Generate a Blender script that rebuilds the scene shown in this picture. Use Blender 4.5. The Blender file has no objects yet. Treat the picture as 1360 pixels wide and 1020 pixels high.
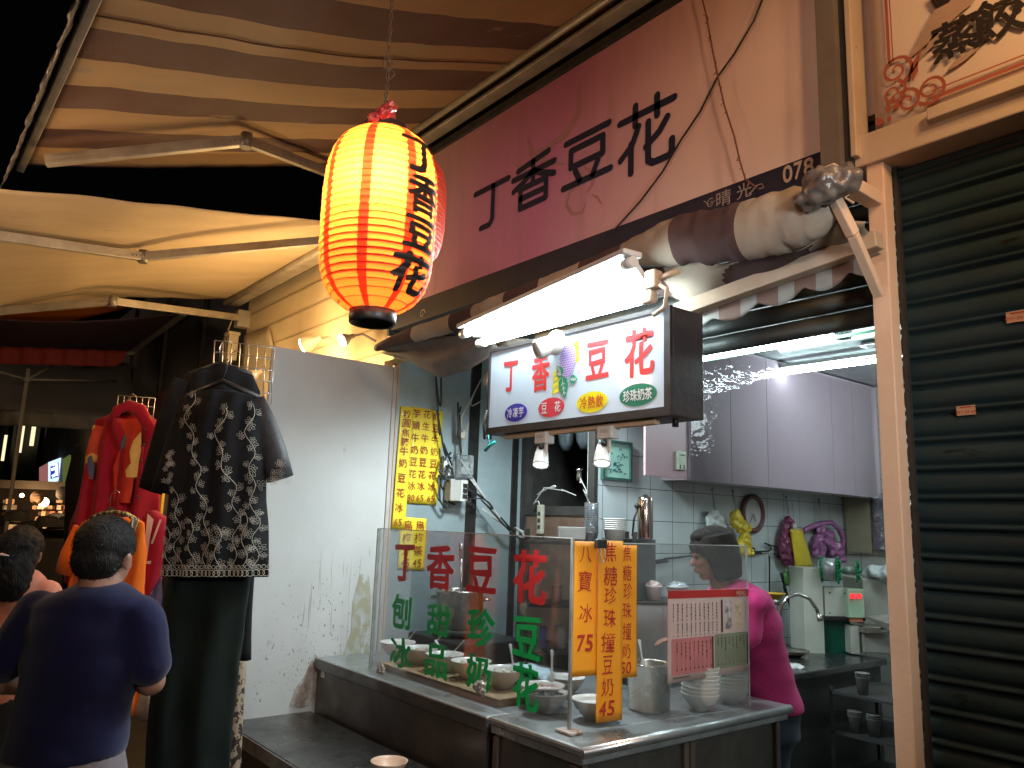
import bpy, bmesh, math, random
from mathutils import Vector, Matrix, noise
rnd = random.Random(7)
C = bpy.context.scene.collection
S = bpy.context.scene
V = Vector
# ------------------------------------------------------------------ camera
YAW, PIT, ROL, F = math.radians(141.34), math.radians(10.18), math.radians(1.95), 1036.2
CAM = V((0, 0, 1.65))
HD = V((math.cos(YAW), math.sin(YAW), 0))      # heading
RT = V((math.sin(YAW), -math.cos(YAW), 0))     # to the right of the heading
UP = V((0, 0, 1))
_f = HD*math.cos(PIT)+UP*math.sin(PIT); _u = -HD*math.sin(PIT)+UP*math.cos(PIT)
CR = RT*math.cos(ROL)+_u*math.sin(ROL); CU = -RT*math.sin(ROL)+_u*math.cos(ROL)
cd = bpy.data.cameras.new('camera'); cam = bpy.data.objects.new('camera', cd); C.objects.link(cam)
cd.sensor_width = 36; cd.lens = 36*F/1360; cd.clip_start = 0.05; cd.clip_end = 500
cam.matrix_world = Matrix(((CR.x, CU.x, -_f.x, 0), (CR.y, CU.y, -_f.y, 0), (CR.z, CU.z, -_f.z, 1.65), (0, 0, 0, 1)))
S.camera = cam
def P(x, y, X=None, Y=None, Z=None, D=None):
    """a sight line met with a real plane (x=, y=, z=) or a distance"""
    d = _f+CR*((x-680)/F)-CU*((y-510)/F)
    t = X/d.x if X is not None else Y/d.y if Y is not None else (Z-1.65)/d.z if Z is not None else D
    return CAM+d*t
def PP(x, y, o, n):
    d = _f+CR*((x-680)/F)-CU*((y-510)/F)
    return CAM+d*((o-CAM).dot(n)/d.dot(n))
# ------------------------------------------------------------------ materials
def N(nt, t, **kw):
    n = nt.nodes.new(t)
    for k, v in kw.items():
        if k in n.inputs: n.inputs[k].default_value = v
        else: setattr(n, k, v)
    return n
def mat(name, col, rough=.6, metal=0., col2=None, sc=6., lo=.35, hi=.65, bump=0., bsc=40., st=(1, 1, 1), spec=.5, det=6., rv=.0, trans=0., sheen=0., coat=0., spots=None):
    m = bpy.data.materials.new(name); m.use_nodes = True
    nt = m.node_tree; L = nt.links.new; b = nt.nodes['Principled BSDF']
    b.inputs['Roughness'].default_value = rough; b.inputs['Metallic'].default_value = metal
    b.inputs['Specular IOR Level'].default_value = spec; b.inputs['Sheen Weight'].default_value = sheen
    b.inputs['Coat Weight'].default_value = coat; b.inputs['Transmission Weight'].default_value = trans
    b.inputs['Base Color'].default_value = (*col, 1)
    tc = N(nt, 'ShaderNodeTexCoord'); mp = N(nt, 'ShaderNodeMapping', Scale=st); L(tc.outputs['Object'], mp.inputs[0])
    out = None
    if col2 is None: col2 = tuple(c*.82 for c in col)
    n1 = N(nt, 'ShaderNodeTexNoise', Scale=sc, Detail=det, Roughness=.6); L(mp.outputs[0], n1.inputs[0])
    mr = N(nt, 'ShaderNodeMapRange'); mr.inputs[1].default_value = lo; mr.inputs[2].default_value = hi; L(n1.outputs[0], mr.inputs[0])
    mx = N(nt, 'ShaderNodeMix', data_type='RGBA'); L(mr.outputs[0], mx.inputs[0]); mx.inputs[6].default_value = (*col, 1); mx.inputs[7].default_value = (*col2, 1)
    out = mx.outputs[2]
    if spots:                      # (colour, scale, threshold, stretch)
        for scol, ssc, th, sst in spots:
            mp2 = N(nt, 'ShaderNodeMapping', Scale=sst); L(tc.outputs['Object'], mp2.inputs[0])
            n2 = N(nt, 'ShaderNodeTexNoise', Scale=ssc, Detail=8., Roughness=.7); L(mp2.outputs[0], n2.inputs[0])
            r2 = N(nt, 'ShaderNodeMapRange'); r2.inputs[1].default_value = th; r2.inputs[2].default_value = th+.04; L(n2.outputs[0], r2.inputs[0])
            m2 = N(nt, 'ShaderNodeMix', data_type='RGBA'); L(r2.outputs[0], m2.inputs[0]); L(out, m2.inputs[6]); m2.inputs[7].default_value = (*scol, 1)
            out = m2.outputs[2]
    L(out, b.inputs['Base Color'])
    if rv:
        rr = N(nt, 'ShaderNodeMapRange'); rr.inputs[3].default_value = rough; rr.inputs[4].default_value = rough+rv; L(mr.outputs[0], rr.inputs[0]); L(rr.outputs[0], b.inputs['Roughness'])
    if bump:
        n3 = N(nt, 'ShaderNodeTexNoise', Scale=bsc, Detail=5.); L(mp.outputs[0], n3.inputs[0])
        bp = N(nt, 'ShaderNodeBump', Strength=bump, Distance=.01); L(n3.outputs[0], bp.inputs['Height']); L(bp.outputs[0], b.inputs['Normal'])
    return m
def emis(name, col, s):
    m = bpy.data.materials.new(name); m.use_nodes = True; nt = m.node_tree; nt.nodes.clear()
    e = N(nt, 'ShaderNodeEmission', Color=(*col, 1), Strength=s); o = N(nt, 'ShaderNodeOutputMaterial'); nt.links.new(e.outputs[0], o.inputs[0]); return m
def glassy(name, tint=(.9, .95, .95), haze=.06, gloss=.1, hcol=(.8, .85, .85), rough=.05, wav=0., wsc=20., st=(1, 1, 1)):
    m = bpy.data.materials.new(name); m.use_nodes = True; nt = m.node_tree; nt.nodes.clear(); L = nt.links.new
    t = N(nt, 'ShaderNodeBsdfTransparent', Color=(*tint, 1)); d = N(nt, 'ShaderNodeBsdfDiffuse', Color=(*hcol, 1)); g = N(nt, 'ShaderNodeBsdfGlossy', Roughness=rough)
    tc = N(nt, 'ShaderNodeTexCoord'); n = N(nt, 'ShaderNodeTexNoise', Scale=5., Detail=6.); L(tc.outputs['Object'], n.inputs[0])
    mr = N(nt, 'ShaderNodeMapRange'); mr.inputs[1].default_value = .35; mr.inputs[2].default_value = .7; mr.inputs[3].default_value = haze*.5; mr.inputs[4].default_value = haze*1.6; L(n.outputs[0], mr.inputs[0])
    a = N(nt, 'ShaderNodeMixShader'); L(mr.outputs[0], a.inputs[0]); L(t.outputs[0], a.inputs[1]); L(d.outputs[0], a.inputs[2])
    fr = N(nt, 'ShaderNodeFresnel', IOR=1.45); mm = N(nt, 'ShaderNodeMath', operation='MULTIPLY'); mm.inputs[1].default_value = gloss*10; L(fr.outputs[0], mm.inputs[0])
    c = N(nt, 'ShaderNodeMixShader'); L(mm.outputs[0], c.inputs[0]); L(a.outputs[0], c.inputs[1]); L(g.outputs[0], c.inputs[2])
    if wav:
        mp = N(nt, 'ShaderNodeMapping', Scale=st); L(tc.outputs['Object'], mp.inputs[0])
        n3 = N(nt, 'ShaderNodeTexNoise', Scale=wsc, Detail=2.); L(mp.outputs[0], n3.inputs[0]); bp = N(nt, 'ShaderNodeBump', Strength=wav, Distance=.02); L(n3.outputs[0], bp.inputs['Height']); L(bp.outputs[0], g.inputs['Normal'])
    o = N(nt, 'ShaderNodeOutputMaterial'); L(c.outputs[0], o.inputs[0]); return m
def translucent(name, col, tcol, mixf=.6, **k):
    m = mat(name, col, **k); nt = m.node_tree; b = nt.nodes['Principled BSDF']; o = [n for n in nt.nodes if n.type == 'OUTPUT_MATERIAL'][0]
    t = N(nt, 'ShaderNodeBsdfTranslucent', Color=(*tcol, 1)); x = N(nt, 'ShaderNodeMixShader'); x.inputs[0].default_value = mixf
    nt.links.new(b.outputs[0], x.inputs[1]); nt.links.new(t.outputs[0], x.inputs[2]); nt.links.new(x.outputs[0], o.inputs[0]); return m
# ------------------------------------------------------------------ mesh builder
class MB:
    def __init__(s): s.v = []; s.f = []; s.m = []; s.sm = []
    def add(s, vs, fs, mi=0, sm=False):
        o = len(s.v); s.v += [V(a) for a in vs]
        for f in fs: s.f.append([i+o for i in f]); s.m.append(mi); s.sm.append(sm)
        return s
    def box(s, c, d, ax=None, mi=0, bev=0.):
        c = V(c); X, Y, Z = ax if ax else (V((1, 0, 0)), V((0, 1, 0)), UP)
        if bev <= 0:
            vs = [c+X*(d[0]/2*i)+Y*(d[1]/2*j)+Z*(d[2]/2*k) for i in (-1, 1) for j in (-1, 1) for k in (-1, 1)]
            return s.add(vs, [(0, 1, 3, 2), (4, 6, 7, 5), (0, 4, 5, 1), (2, 3, 7, 6), (0, 2, 6, 4), (1, 5, 7, 3)], mi)
        bm = bmesh.new(); bmesh.ops.create_cube(bm, size=1)
        for v in bm.verts: v.co = V((v.co.x*d[0], v.co.y*d[1], v.co.z*d[2]))
        bmesh.ops.bevel(bm, geom=bm.edges[:], offset=min(bev, min(d)*.45), segments=2, affect='EDGES', profile=.5)
        vs = [c+X*v.co.x+Y*v.co.y+Z*v.co.z for v in bm.verts]; fs = [[v.index for v in f.verts] for f in bm.faces]; bm.free()
        return s.add(vs, fs, mi)
    def bx(s, x0, x1, y0, y1, z0, z1, mi=0, bev=0.): return s.box(((x0+x1)/2, (y0+y1)/2, (z0+z1)/2), (abs(x1-x0), abs(y1-y0), abs(z1-z0)), None, mi, bev)
    def loft(s, secs, n=24, mi=0, cap=True, sm=True, rip=None, arc=None, mif=None):
        """secs: (centre, half-width vector, half-depth vector)"""
        o = len(s.v); k = len(secs)
        for j, (c, a, b) in enumerate(secs):
            c, a, b = V(c), V(a), V(b)
            for i in range(n):
                t = 2*math.pi*i/n; r = 1+(rip(i/n, j/(k-1)) if rip else 0)
                s.v.append(c+a*(math.cos(t)*r)+b*(math.sin(t)*r))
        for j in range(k-1):
            for i in range(n):
                s.f.append([o+j*n+i, o+j*n+(i+1) % n, o+(j+1)*n+(i+1) % n, o+(j+1)*n+i]); s.m.append(mif(j) if mif else mi); s.sm.append(sm)
        if cap:
            s.f.append([o+i for i in range(n)][::-1]); s.m.append(mi); s.sm.append(False)
            s.f.append([o+(k-1)*n+i for i in range(n)]); s.m.append(mi); s.sm.append(False)
        return s
    def tube(s, pts, r, n=8, mi=0, cap=True, flat=1., mif=None):
        pts = [V(p) for p in pts]; k = len(pts); secs = []; pa = None
        for j, p in enumerate(pts):
            d = (pts[min(j+1, k-1)]-pts[max(j-1, 0)]).normalized()
            if pa is None:
                a = d.orthogonal() if abs(d.z) > .9 else d.cross(UP)
            else: a = pa-d*pa.dot(d)
            a.normalize(); pa = a; b = d.cross(a); rr = r[j] if isinstance(r, (list, tuple)) else r
            secs.append((p, a*rr, b*rr*flat))
        return s.loft(secs, n, mi, cap, mif=mif)
    def lathe(s, prof, c, n=24, axis=UP, mi=0, mif=None, a=None):
        """prof: (radius, height) along axis"""
        c = V(c); ax = V(axis).normalized(); a = V(a) if a else (V((1, 0, 0)) if abs(ax.x) < .9 else V((0, 1, 0))); a = (a-ax*a.dot(ax)).normalized(); b = ax.cross(a)
        return s.loft([(c+ax*h, a*max(r, 1e-4), b*max(r, 1e-4)) for r, h in prof], n, mi, True, mif=mif)
    def sph(s, c, r, n=16, m=10, mi=0, ax=None, sq=None):
        c = V(c); X, Y, Z = ax if ax else (V((1, 0, 0)), V((0, 1, 0)), UP)
        if isinstance(r, (int, float)): r = (r, r, r)
        return s.loft([(c+Z*(-math.cos(math.pi*j/m)*r[2]), X*(max(math.sin(math.pi*j/m), .001)*r[0]), Y*(max(math.sin(math.pi*j/m), .001)*r[1])) for j in range(m+1)], n, mi)
    def grid(s, fn, nu, nv, mi=0, th=0., mif=None, sm=True):
        """fn(u,v)->point; th: thickness along the surface normal"""
        pt = [[V(fn(i/nu, j/nv)) for i in range(nu+1)] for j in range(nv+1)]
        def lay(off, flip):
            o = len(s.v)
            for j in range(nv+1):
                for i in range(nu+1):
                    p = pt[j][i]
                    if off:
                        du = pt[j][min(i+1, nu)]-pt[j][max(i-1, 0)]; dv = pt[min(j+1, nv)][i]-pt[max(j-1, 0)][i]; p = p+du.cross(dv).normalized()*off
                    s.v.append(p)
            for j in range(nv):
                for i in range(nu):
                    q = [o+j*(nu+1)+i, o+j*(nu+1)+i+1, o+(j+1)*(nu+1)+i+1, o+(j+1)*(nu+1)+i]
                    s.f.append(q[::-1] if flip else q); s.m.append(mif(i/nu, j/nv) if mif else mi); s.sm.append(sm)
            return o
        o1 = lay(0, False)
        if th:
            o2 = lay(-th, True); w = nu+1
            ring = [i for i in range(nu+1)]+[j*w+nu for j in range(1, nv+1)]+[nv*w+i for i in range(nu-1, -1, -1)]+[j*w for j in range(nv-1, 0, -1)]
            for q in range(len(ring)):
                a, b = ring[q], ring[(q+1) % len(ring)]
                s.f.append([o1+b, o1+a, o2+a, o2+b]); s.m.append(mi if not mif else s.m[-1]); s.sm.append(False)
        return s
    def prism(s, pts, d, mi=0):
        """planar outline pushed along vector d"""
        pts = [V(p) for p in pts]; n = len(pts); d = V(d)
        s.add(pts+[p+d for p in pts], [list(range(n))[::-1], list(range(n, 2*n))]+[(i, (i+1) % n, n+(i+1) % n, n+i) for i in range(n)], mi); return s
    def stroke(s, pts, w, nrm, mi=0, lift=.0015):
        """flat ribbon lying on a surface; w number or per point"""
        pts = [V(p) for p in pts]; k = len(pts); vs = []; nrm = V(nrm).normalized()
        for j, p in enumerate(pts):
            d = (pts[min(j+1, k-1)]-pts[max(j-1, 0)]).normalized(); a = d.cross(nrm).normalized()*((w[j] if isinstance(w, (list, tuple)) else w)/2)
            vs += [p+nrm*lift-a, p+nrm*lift+a]
        return s.add(vs, [(2*i, 2*i+1, 2*i+3, 2*i+2) for i in range(k-1)], mi)
    def build(s, name, m, parent=None, loc=None, fix=True, post=None):
        me = bpy.data.meshes.new(name)
        base = V(parent['_b']) if parent is not None and '_b' in parent else (V(loc) if loc is not None else V((0, 0, 0)))
        me.from_pydata([tuple(v-base) for v in s.v], [], s.f)
        ms = m if isinstance(m, (list, tuple)) else [m]
        for x in ms: me.materials.append(x)
        for i, p in enumerate(me.polygons): p.material_index = min(s.m[i], len(ms)-1); p.use_smooth = s.sm[i]
        if fix:
            bm = bmesh.new(); bm.from_mesh(me); bmesh.ops.recalc_face_normals(bm, faces=bm.faces[:]); bm.to_mesh(me); bm.free()
        me.update()
        o = bpy.data.objects.new(name, me); C.objects.link(o)
        if parent is not None:
            o.parent = parent; o['_b'] = tuple(base)
        else:
            o.location = base; o['_b'] = tuple(base)
        return o
def tag(o, label, cat, group=None, kind=None):
    o['label'] = label; o['category'] = cat
    if group: o['group'] = group
    if kind: o['kind'] = kind
    return o
def thing(name, label, cat, loc, group=None):
    o = bpy.data.objects.new(name, None); C.objects.link(o); o.location = V(loc); o['_b'] = tuple(V(loc)); o.empty_display_size = .1
    return tag(o, label, cat, group)
def struct(o): o['kind'] = 'structure'; return o
def clone(o, loc, label=None, rz=0., parent=None, sc=None):
    c = o.copy(); C.objects.link(c); c.parent = parent
    if parent is None:
        c.location = loc; c.rotation_euler = (0, 0, rz)
        if label: c['label'] = label
        if sc: c.scale = (sc, sc, sc)
    for ch in o.children: clone(ch, None, parent=c)
    return c
def remesh(name, mb, voxel, mt, parent=None, smooth=6, loc=None, disp=0., dsc=60.):
    o = mb.build(name, mt, parent, loc)
    r = o.modifiers.new('r', 'REMESH'); r.mode = 'VOXEL'; r.voxel_size = voxel; r.use_smooth_shade = True
    if smooth: q = o.modifiers.new('s', 'SMOOTH'); q.iterations = smooth; q.factor = .5
    bpy.context.view_layer.update(); dg = bpy.context.evaluated_depsgraph_get()
    me = bpy.data.meshes.new_from_object(o.evaluated_get(dg)); o.modifiers.clear(); o.data = me
    if not me.materials: me.materials.append(mt)
    if disp:
        ns = [v.normal.copy() for v in me.vertices]
        for v, nn in zip(me.vertices, ns): v.co += nn*(noise.noise(v.co*dsc)*disp)
    return o
# ------------------------------------------------------------------ glyphs
_G = {}
def glyph(ch, bold=0.):
    k = (ch, bold)
    if k not in _G:
        c = bpy.data.curves.new('t', 'FONT'); c.body = ch; c.offset = bold; c.resolution_u = 4
        o = bpy.data.objects.new('t', c); C.objects.link(o); bpy.context.view_layer.update()
        m = bpy.data.meshes.new_from_object(o.evaluated_get(bpy.context.evaluated_depsgraph_get()))
        xs = [v.co.x for v in m.vertices]; ys = [v.co.y for v in m.vertices]
        cx, cy = (min(xs)+max(xs))/2, (min(ys)+max(ys))/2; w, h = max(xs)-min(xs), max(ys)-min(ys)
        _G[k] = ([((v.co.x-cx)/w, (v.co.y-cy)/h) for v in m.vertices], [list(p.vertices) for p in m.polygons], w, h)
        bpy.data.objects.remove(o); bpy.data.curves.remove(c); bpy.data.meshes.remove(m)
    return _G[k]
def rstroke(mb, pts, w, nrm, lift=.001):
    """round ended, round jointed pen line lying on a plane"""
    pts = [V(p) for p in pts]; nrm = V(nrm).normalized(); k = 0
    for a, b_ in zip(pts[:-1], pts[1:]):
        k += 1; d = (b_-a).normalized(); s_ = d.cross(nrm)*(w/2); n0 = math.atan2(0, 1); l_ = nrm*(lift+.00012*k); ring = []
        for i in range(9): t = math.pi*i/8; ring.append(b_+l_+s_*math.cos(t)+d*(w/2*math.sin(t)))
        for i in range(9): t = math.pi*i/8; ring.append(a+l_-s_*math.cos(t)-d*(w/2*math.sin(t)))
        mb.add(ring, [tuple(range(18))])
def put(mb, ch, c, ux, uy, w, h, bold=.02, mi=0, jit=0., slant=0., fn=None, keep=False, fat=0.):
    """one character, w x h, centred on c in the plane (ux, uy)"""
    if fat:
        st_ = rnd.getstate(); nn = ux.cross(uy).normalized()
        for q, (i, j) in enumerate(((0, 0), (1, .3), (-1, -.3), (.5, 1), (-.5, -1), (.8, -.7), (-.8, .7))):
            rnd.setstate(st_); put(mb, ch, V(c)+ux*(i*fat*w)+uy*(j*fat*h)+nn*(.00012*q), ux, uy, w, h, bold, mi, jit, slant)
        return
    vs, fs, gw, gh = glyph(ch, min(bold, .008)); c = V(c); out = []
    if keep: w = h*gw/gh
    s = rnd.random()*50
    for x, y in vs:
        if jit: x, y = x+noise.noise(V((x*2.6+s, y*2.6, 0)))*jit, y+noise.noise(V((x*2.6, y*2.6+s, 9)))*jit
        x += y*slant; q = c+ux*(x*w)+uy*(y*h)
        out.append(fn(x*w, y*h) if fn else q)
    mb.add(out, fs, mi)
def word(mb, t, c, ux, uy, h, bold=.01, mi=0, gap=.12, narrow=1.):
    ws = [glyph(x, bold)[2:] if x != ' ' else (.25, .7) for x in t]; H = .72; tot = sum(a for a, b in ws)+gap*(len(t)-1); x = -tot/2
    for ch, (a, b) in zip(t, ws):
        if ch != ' ': put(mb, ch, V(c)+ux*((x+a/2)*h/H*narrow), ux, uy, a*h/H*narrow, b*h/H, bold, mi)
        x += a+gap
XA, YA = V((1, 0, 0)), V((0, 1, 0))
FX, FN = XA, V((0, -1, 0))       # facade plane: text runs along +X, faces -Y
# ------------------------------------------------------------------ material library
steel = mat('brushed_steel', (.46, .47, .47), .3, .95, (.33, .33, .32), sc=5, bump=.1, bsc=8, st=(1, 1, 14), rv=.16)
steel_dk = mat('counter_steel', (.2, .19, .175), .3, .85, (.1, .09, .08), sc=3.5, lo=.3, hi=.7, bump=.15, bsc=6, rv=.25, spots=[((.4, .37, .33), 14, .67, (1, 1, 1))])
steel_top = mat('worktop_steel', (.58, .61, .62), .24, .9, (.34, .355, .36), sc=4, rv=.22, bump=.08, bsc=12)
steel_wall = mat('wall_steel', (.42, .52, .54), .38, .45, (.3, .37, .38), sc=2.2, rv=.2, bump=.15, bsc=3, spots=[((.12, .13, .13), 5, .7, (1, 1, .4))])
dark_steel = mat('dark_steel', (.05, .048, .045), .45, .6, (.025, .023, .02), sc=6, bump=.2, bsc=20)
pot_steel = mat('pot_steel', (.62, .6, .57), .2, 1., (.4, .35, .28), sc=5, rv=.15)
alu = mat('aluminium_arm', (.46, .4, .31), .45, .3, (.32, .27, .2), sc=7, bump=.1, spots=[((.12, .1, .07), 12, .7, (1, 1, 1))])
white_paint = mat('white_laminate', (.56, .6, .63), .5, 0, (.48, .52, .55), sc=1.6, spots=[((.2, .2, .18), 22, .73, (1, 1, .6)), ((.3, .28, .22), 60, .75, (1, 1, 1))])
black = mat('black_plastic', (.015, .015, .016), .4, 0, (.03, .03, .03), bump=.15)
black_matt = mat('black_paint', (.02, .019, .018), .75, 0, (.04, .036, .03), sc=8, bump=.3)
white_pl = mat('white_plastic', (.72, .73, .72), .35, 0, (.62, .63, .6), sc=9)
ceramic = mat('bowl_ceramic', (.84, .81, .77), .3, 0, (.79, .75, .7), sc=8, coat=.3)
melamine = mat('grey_bowl', (.72, .72, .69), .35, 0, (.62, .62, .58), sc=8)
wood = mat('pale_wood', (.42, .28, .15), .65, 0, (.3, .18, .09), sc=5, st=(1, 8, 8), bump=.2)
cream_wall = mat('cream_wall', (.68, .55, .33), .65, 0, (.58, .45, .26), sc=2, bump=.05)
orange_post = mat('painted_post', (.86, .6, .42), .6, 0, (.78, .54, .37), sc=4, bump=.25, bsc=30, spots=[((.12, .07, .04), 30, .73, (1, 1, 1))])
cream_trim = mat('cream_trim', (.6, .46, .33), .6, 0, (.5, .37, .25), sc=4, bump=.2, bsc=20, spots=[((.12, .08, .05), 18, .7, (1, 1, 1))])
yellow_paper = mat('yellow_card', (.9, .7, .04), .45, 0, (.8, .58, .03), sc=4, coat=.3)
orange_paper = mat('orange_card', (.92, .36, .015), .5, 0, (.86, .32, .015), sc=3, bump=.03, bsc=8)
red_ink = mat('red_ink', (.5, .03, .015), .6); red_paint = mat('red_lettering', (.62, .025, .03), .5); green_paint = mat('green_lettering', (.0, .42, .09), .5)
navy_ink = mat('navy_lettering', (.018, .02, .045), .5)
skin = mat('skin', (.32, .165, .105), .5, 0, (.27, .13, .085), sc=12, bump=.05)
hair_m = mat('black_hair', (.006, .005, .005), .5, 0, (.014, .011, .01), sc=30, st=(6, 6, .6), bump=.8, bsc=60, spec=.25)
foil = mat('shiny_wrap', (.26, .23, .2), .28, .15, (.12, .1, .09), sc=10, bump=1., bsc=14)
def cloth(name, col, col2=None, bump=.15, bsc=200, **k): return mat(name, col, .88, 0, col2, sc=5, bump=bump, bsc=bsc, sheen=.02 if max(col) < .02 else .15, spec=.15, **k)
wire_m = mat('cable_rubber', (.015, .014, .013), .5); wire_w = mat('pale_cable', (.5, .5, .45), .5)
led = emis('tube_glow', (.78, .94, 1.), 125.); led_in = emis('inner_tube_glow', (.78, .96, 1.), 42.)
warm_glow = emis('bulb_glow', (1., .62, .25), 70.)
# ================================================================== world and lights
w = bpy.data.worlds.new('World'); S.world = w; w.use_nodes = True; nt = w.node_tree
sky = nt.nodes.new('ShaderNodeTexSky'); sky.sky_type = 'NISHITA'; sky.sun_disc = False; sky.sun_elevation = math.radians(-4); sky.sun_rotation = math.radians(200)
bg = nt.nodes['Background']; bg.inputs[1].default_value = .025; nt.links.new(sky.outputs[0], bg.inputs[0])
S.view_settings.view_transform = 'Standard'; S.view_settings.look = 'None'; S.view_settings.exposure = .2; S.view_settings.gamma = 1
S.cycles.use_denoising = True; S.cycles.max_bounces = 8; S.cycles.transparent_max_bounces = 12; S.cycles.sample_clamp_indirect = 4; S.cycles.sample_clamp_direct = 0
S.cycles.caustics_reflective = False; S.cycles.caustics_refractive = False; S.cycles.blur_glossy = .5
def lamp(name, loc, col, e, r=.03, typ='POINT', parent=None, **k):
    l = bpy.data.lights.new(name, typ); l.color = col; l.energy = e
    if typ == 'SPOT': l.spot_size = k.get('size', 2.2); l.spot_blend = .6
    l.shadow_soft_size = r; o = bpy.data.objects.new(name, l); C.objects.link(o); o.location = loc
    if 'to' in k: o.rotation_euler = (V(k['to'])-V(loc)).to_track_quat('-Z', 'Y').to_euler()
    return o
# ================================================================== ground
g = MB(); g.add([(-70, -30, 0), (30, -30, 0), (30, 2.5, 0), (-70, 2.5, 0)], [(0, 1, 2, 3)])
struct(g.build('street', mat('asphalt', (.06, .055, .05), .7, 0, (.035, .033, .03), sc=3, bump=.4, bsc=90)))
g = MB(); g.bx(-4.6, -.9, 2.5, 7, -.1, .06)
struct(g.build('shop_floor', mat('wet_floor', (.12, .12, .11), .35, 0, (.07, .07, .065), sc=3)))
# ================================================================== the dessert shop itself
sh = thing('dessert_shop', 'open fronted dessert shop with pale tiled kitchen and steel left wall', 'shop', (-3, 2.5, 0))
b = MB(); b.bx(-4.42, -4.36, 2.55, 3.62, 0, 2.9); b.build('steel_wall', steel_wall, sh)
b = MB(); b.bx(-4.36, -4.345, 3.12, 3.2, 0, 2.9); b.bx(-4.36, -4.345, 3.51, 3.56, 0, 2.9); b.build('wall_batten', dark_steel, sh)
tile = mat('wall_tile', (.62, .66, .66), .22, 0, (.56, .6, .59), sc=3, coat=.3)
def tilemat(name, col, tw, th, swap):
    m = mat(name, col, .22, 0, tuple(c*.9 for c in col), sc=3); nt = m.node_tree; bs = nt.nodes['Principled BSDF']; L = nt.links.new
    tc = [n for n in nt.nodes if n.type == 'TEX_COORD'][0]; sp = N(nt, 'ShaderNodeSeparateXYZ'); L(tc.outputs['Object'], sp.inputs[0]); mk = None
    for ax, sz, of in ((swap, tw, .0), ('Z', th, .02)):
        a = N(nt, 'ShaderNodeMath', operation='ADD'); a.inputs[1].default_value = of+10*sz; L(sp.outputs[ax], a.inputs[0])
        d = N(nt, 'ShaderNodeMath', operation='DIVIDE'); d.inputs[1].default_value = sz; L(a.outputs[0], d.inputs[0])
        fr = N(nt, 'ShaderNodeMath', operation='FRACT'); L(d.outputs[0], fr.inputs[0])
        c = N(nt, 'ShaderNodeMath', operation='LESS_THAN'); c.inputs[1].default_value = .005/sz; L(fr.outputs[0], c.inputs[0])
        if mk is None: mk = c
        else:
            q = N(nt, 'ShaderNodeMath', operation='MAXIMUM'); L(mk.outputs[0], q.inputs[0]); L(c.outputs[0], q.inputs[1]); mk = q
    src = bs.inputs['Base Color'].links[0].from_socket
    mx = N(nt, 'ShaderNodeMix', data_type='RGBA'); L(mk.outputs[0], mx.inputs[0]); L(src, mx.inputs[6]); mx.inputs[7].default_value = (.13, .13, .12, 1); L(mx.outputs[2], bs.inputs['Base Color'])
    return m
b = MB(); b.bx(-3.7, -3.6, 3.62, 6.7, 0, 2.94); b.build('tiled_wall', tilemat('kitchen_tile', (.56, .63, .63), .232, .215, 'Y'), sh)
b = MB(); b.bx(-4.42, -1.0, 6.7, 6.8, 0, 2.94); b.build('back_wall', tilemat('back_tile', (.5, .5, .46), .232, .215, 'X'), sh)
b = MB(); b.bx(-1.1, -1.0, 2.62, 6.7, 0, 2.94); b.build('right_wall', mat('stained_wall', (.3, .29, .27), .7), sh)
b = MB(); b.bx(-4.42, -1.0, 2.62, 6.8, 2.94, 3.0)
b.build('ceiling', mat('gloss_ceiling', (.36, .42, .41), .15, 0, (.28, .33, .32), sc=1.5, bump=.12, bsc=2.5), sh)
dw = MB()                                # doorway to the rear room, facing the street
dw.bx(-4.36, -4.30, 3.60, 3.66, .9, 2.94); dw.bx(-3.66, -3.6, 3.585, 3.618, .9, 2.94); dw.bx(-4.30, -3.66, 3.60, 3.65, 1.72, 1.78)
df = dw.build('doorway_frame', black_matt, sh)
b = MB(); b.bx(-4.36, -3.72, 4.6, 4.66, 1.6, 2.94); b.bx(-4.42, -4.36, 3.66, 4.6, 1.0, 2.94); b.build('rear_room_wall', black_matt, sh)
b = MB(); b.bx(-4.30, -3.66, 3.61, 3.64, .9, 1.72); b.build('brown_panel', mat('rusty_panel', (.2, .13, .095), .55, .3, (.12, .07, .05), sc=5, spots=[((.34, .28, .22), 5, .62, (1, 1, 1))]), sh)
b = MB()
for k, x in enumerate((-4.02, -3.84)):   # two hanging ducts in the doorway
    b.loft([(V((x, 3.72, z)), V((.075*s, 0, 0)), V((0, .06*s, 0))) for z, s in ((2.94, 1.), (2.5, 1.), (2.32, .95), (2.22, .75), (2.17, .35))], 20)
b.build('exhaust_duct', mat('duct_steel', (.3, .38, .42), .35, .8, (.2, .26, .3), sc=4), sh)
# header shutter box above the opening and wall above
b = MB()
for i in range(7):
    z = 2.352+i*.075; b.loft([(V((x, 2.56, z+.037)), V((0, .018, 0)), V((0, 0, .036))) for x in (-3.0, -1.18)], 10)
b.build('raised_shutter', mat('green_black_slat', (.03, .036, .034), .45, .5, (.05, .056, .05), sc=8, spots=[((.16, .17, .16), 20, .7, (.2, 1, 1))]), sh)
b = MB(); b.bx(-4.45, -1.1, 2.52, 2.62, 2.86, 4.6); b.build('upper_wall', black_matt, sh)
b = MB(); b.bx(-1.165, -1.108, 2.40, 2.46, 0, 2.87, bev=.004); b.build('door_post', orange_post, sh)
b = MB(); b.bx(-4.39, -4.358, 2.536, 2.552, 0, 2.66, bev=.003); b.build('left_post', cream_trim, sh)
b = MB(); b.bx(-1.75, -1.25, 6.69, 6.72, 1.1, 1.9)
wn = b.build('rear_window_board', mat('tan_board', (.3, .27, .19), .5, 0, (.24, .21, .15)), sh)
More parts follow.
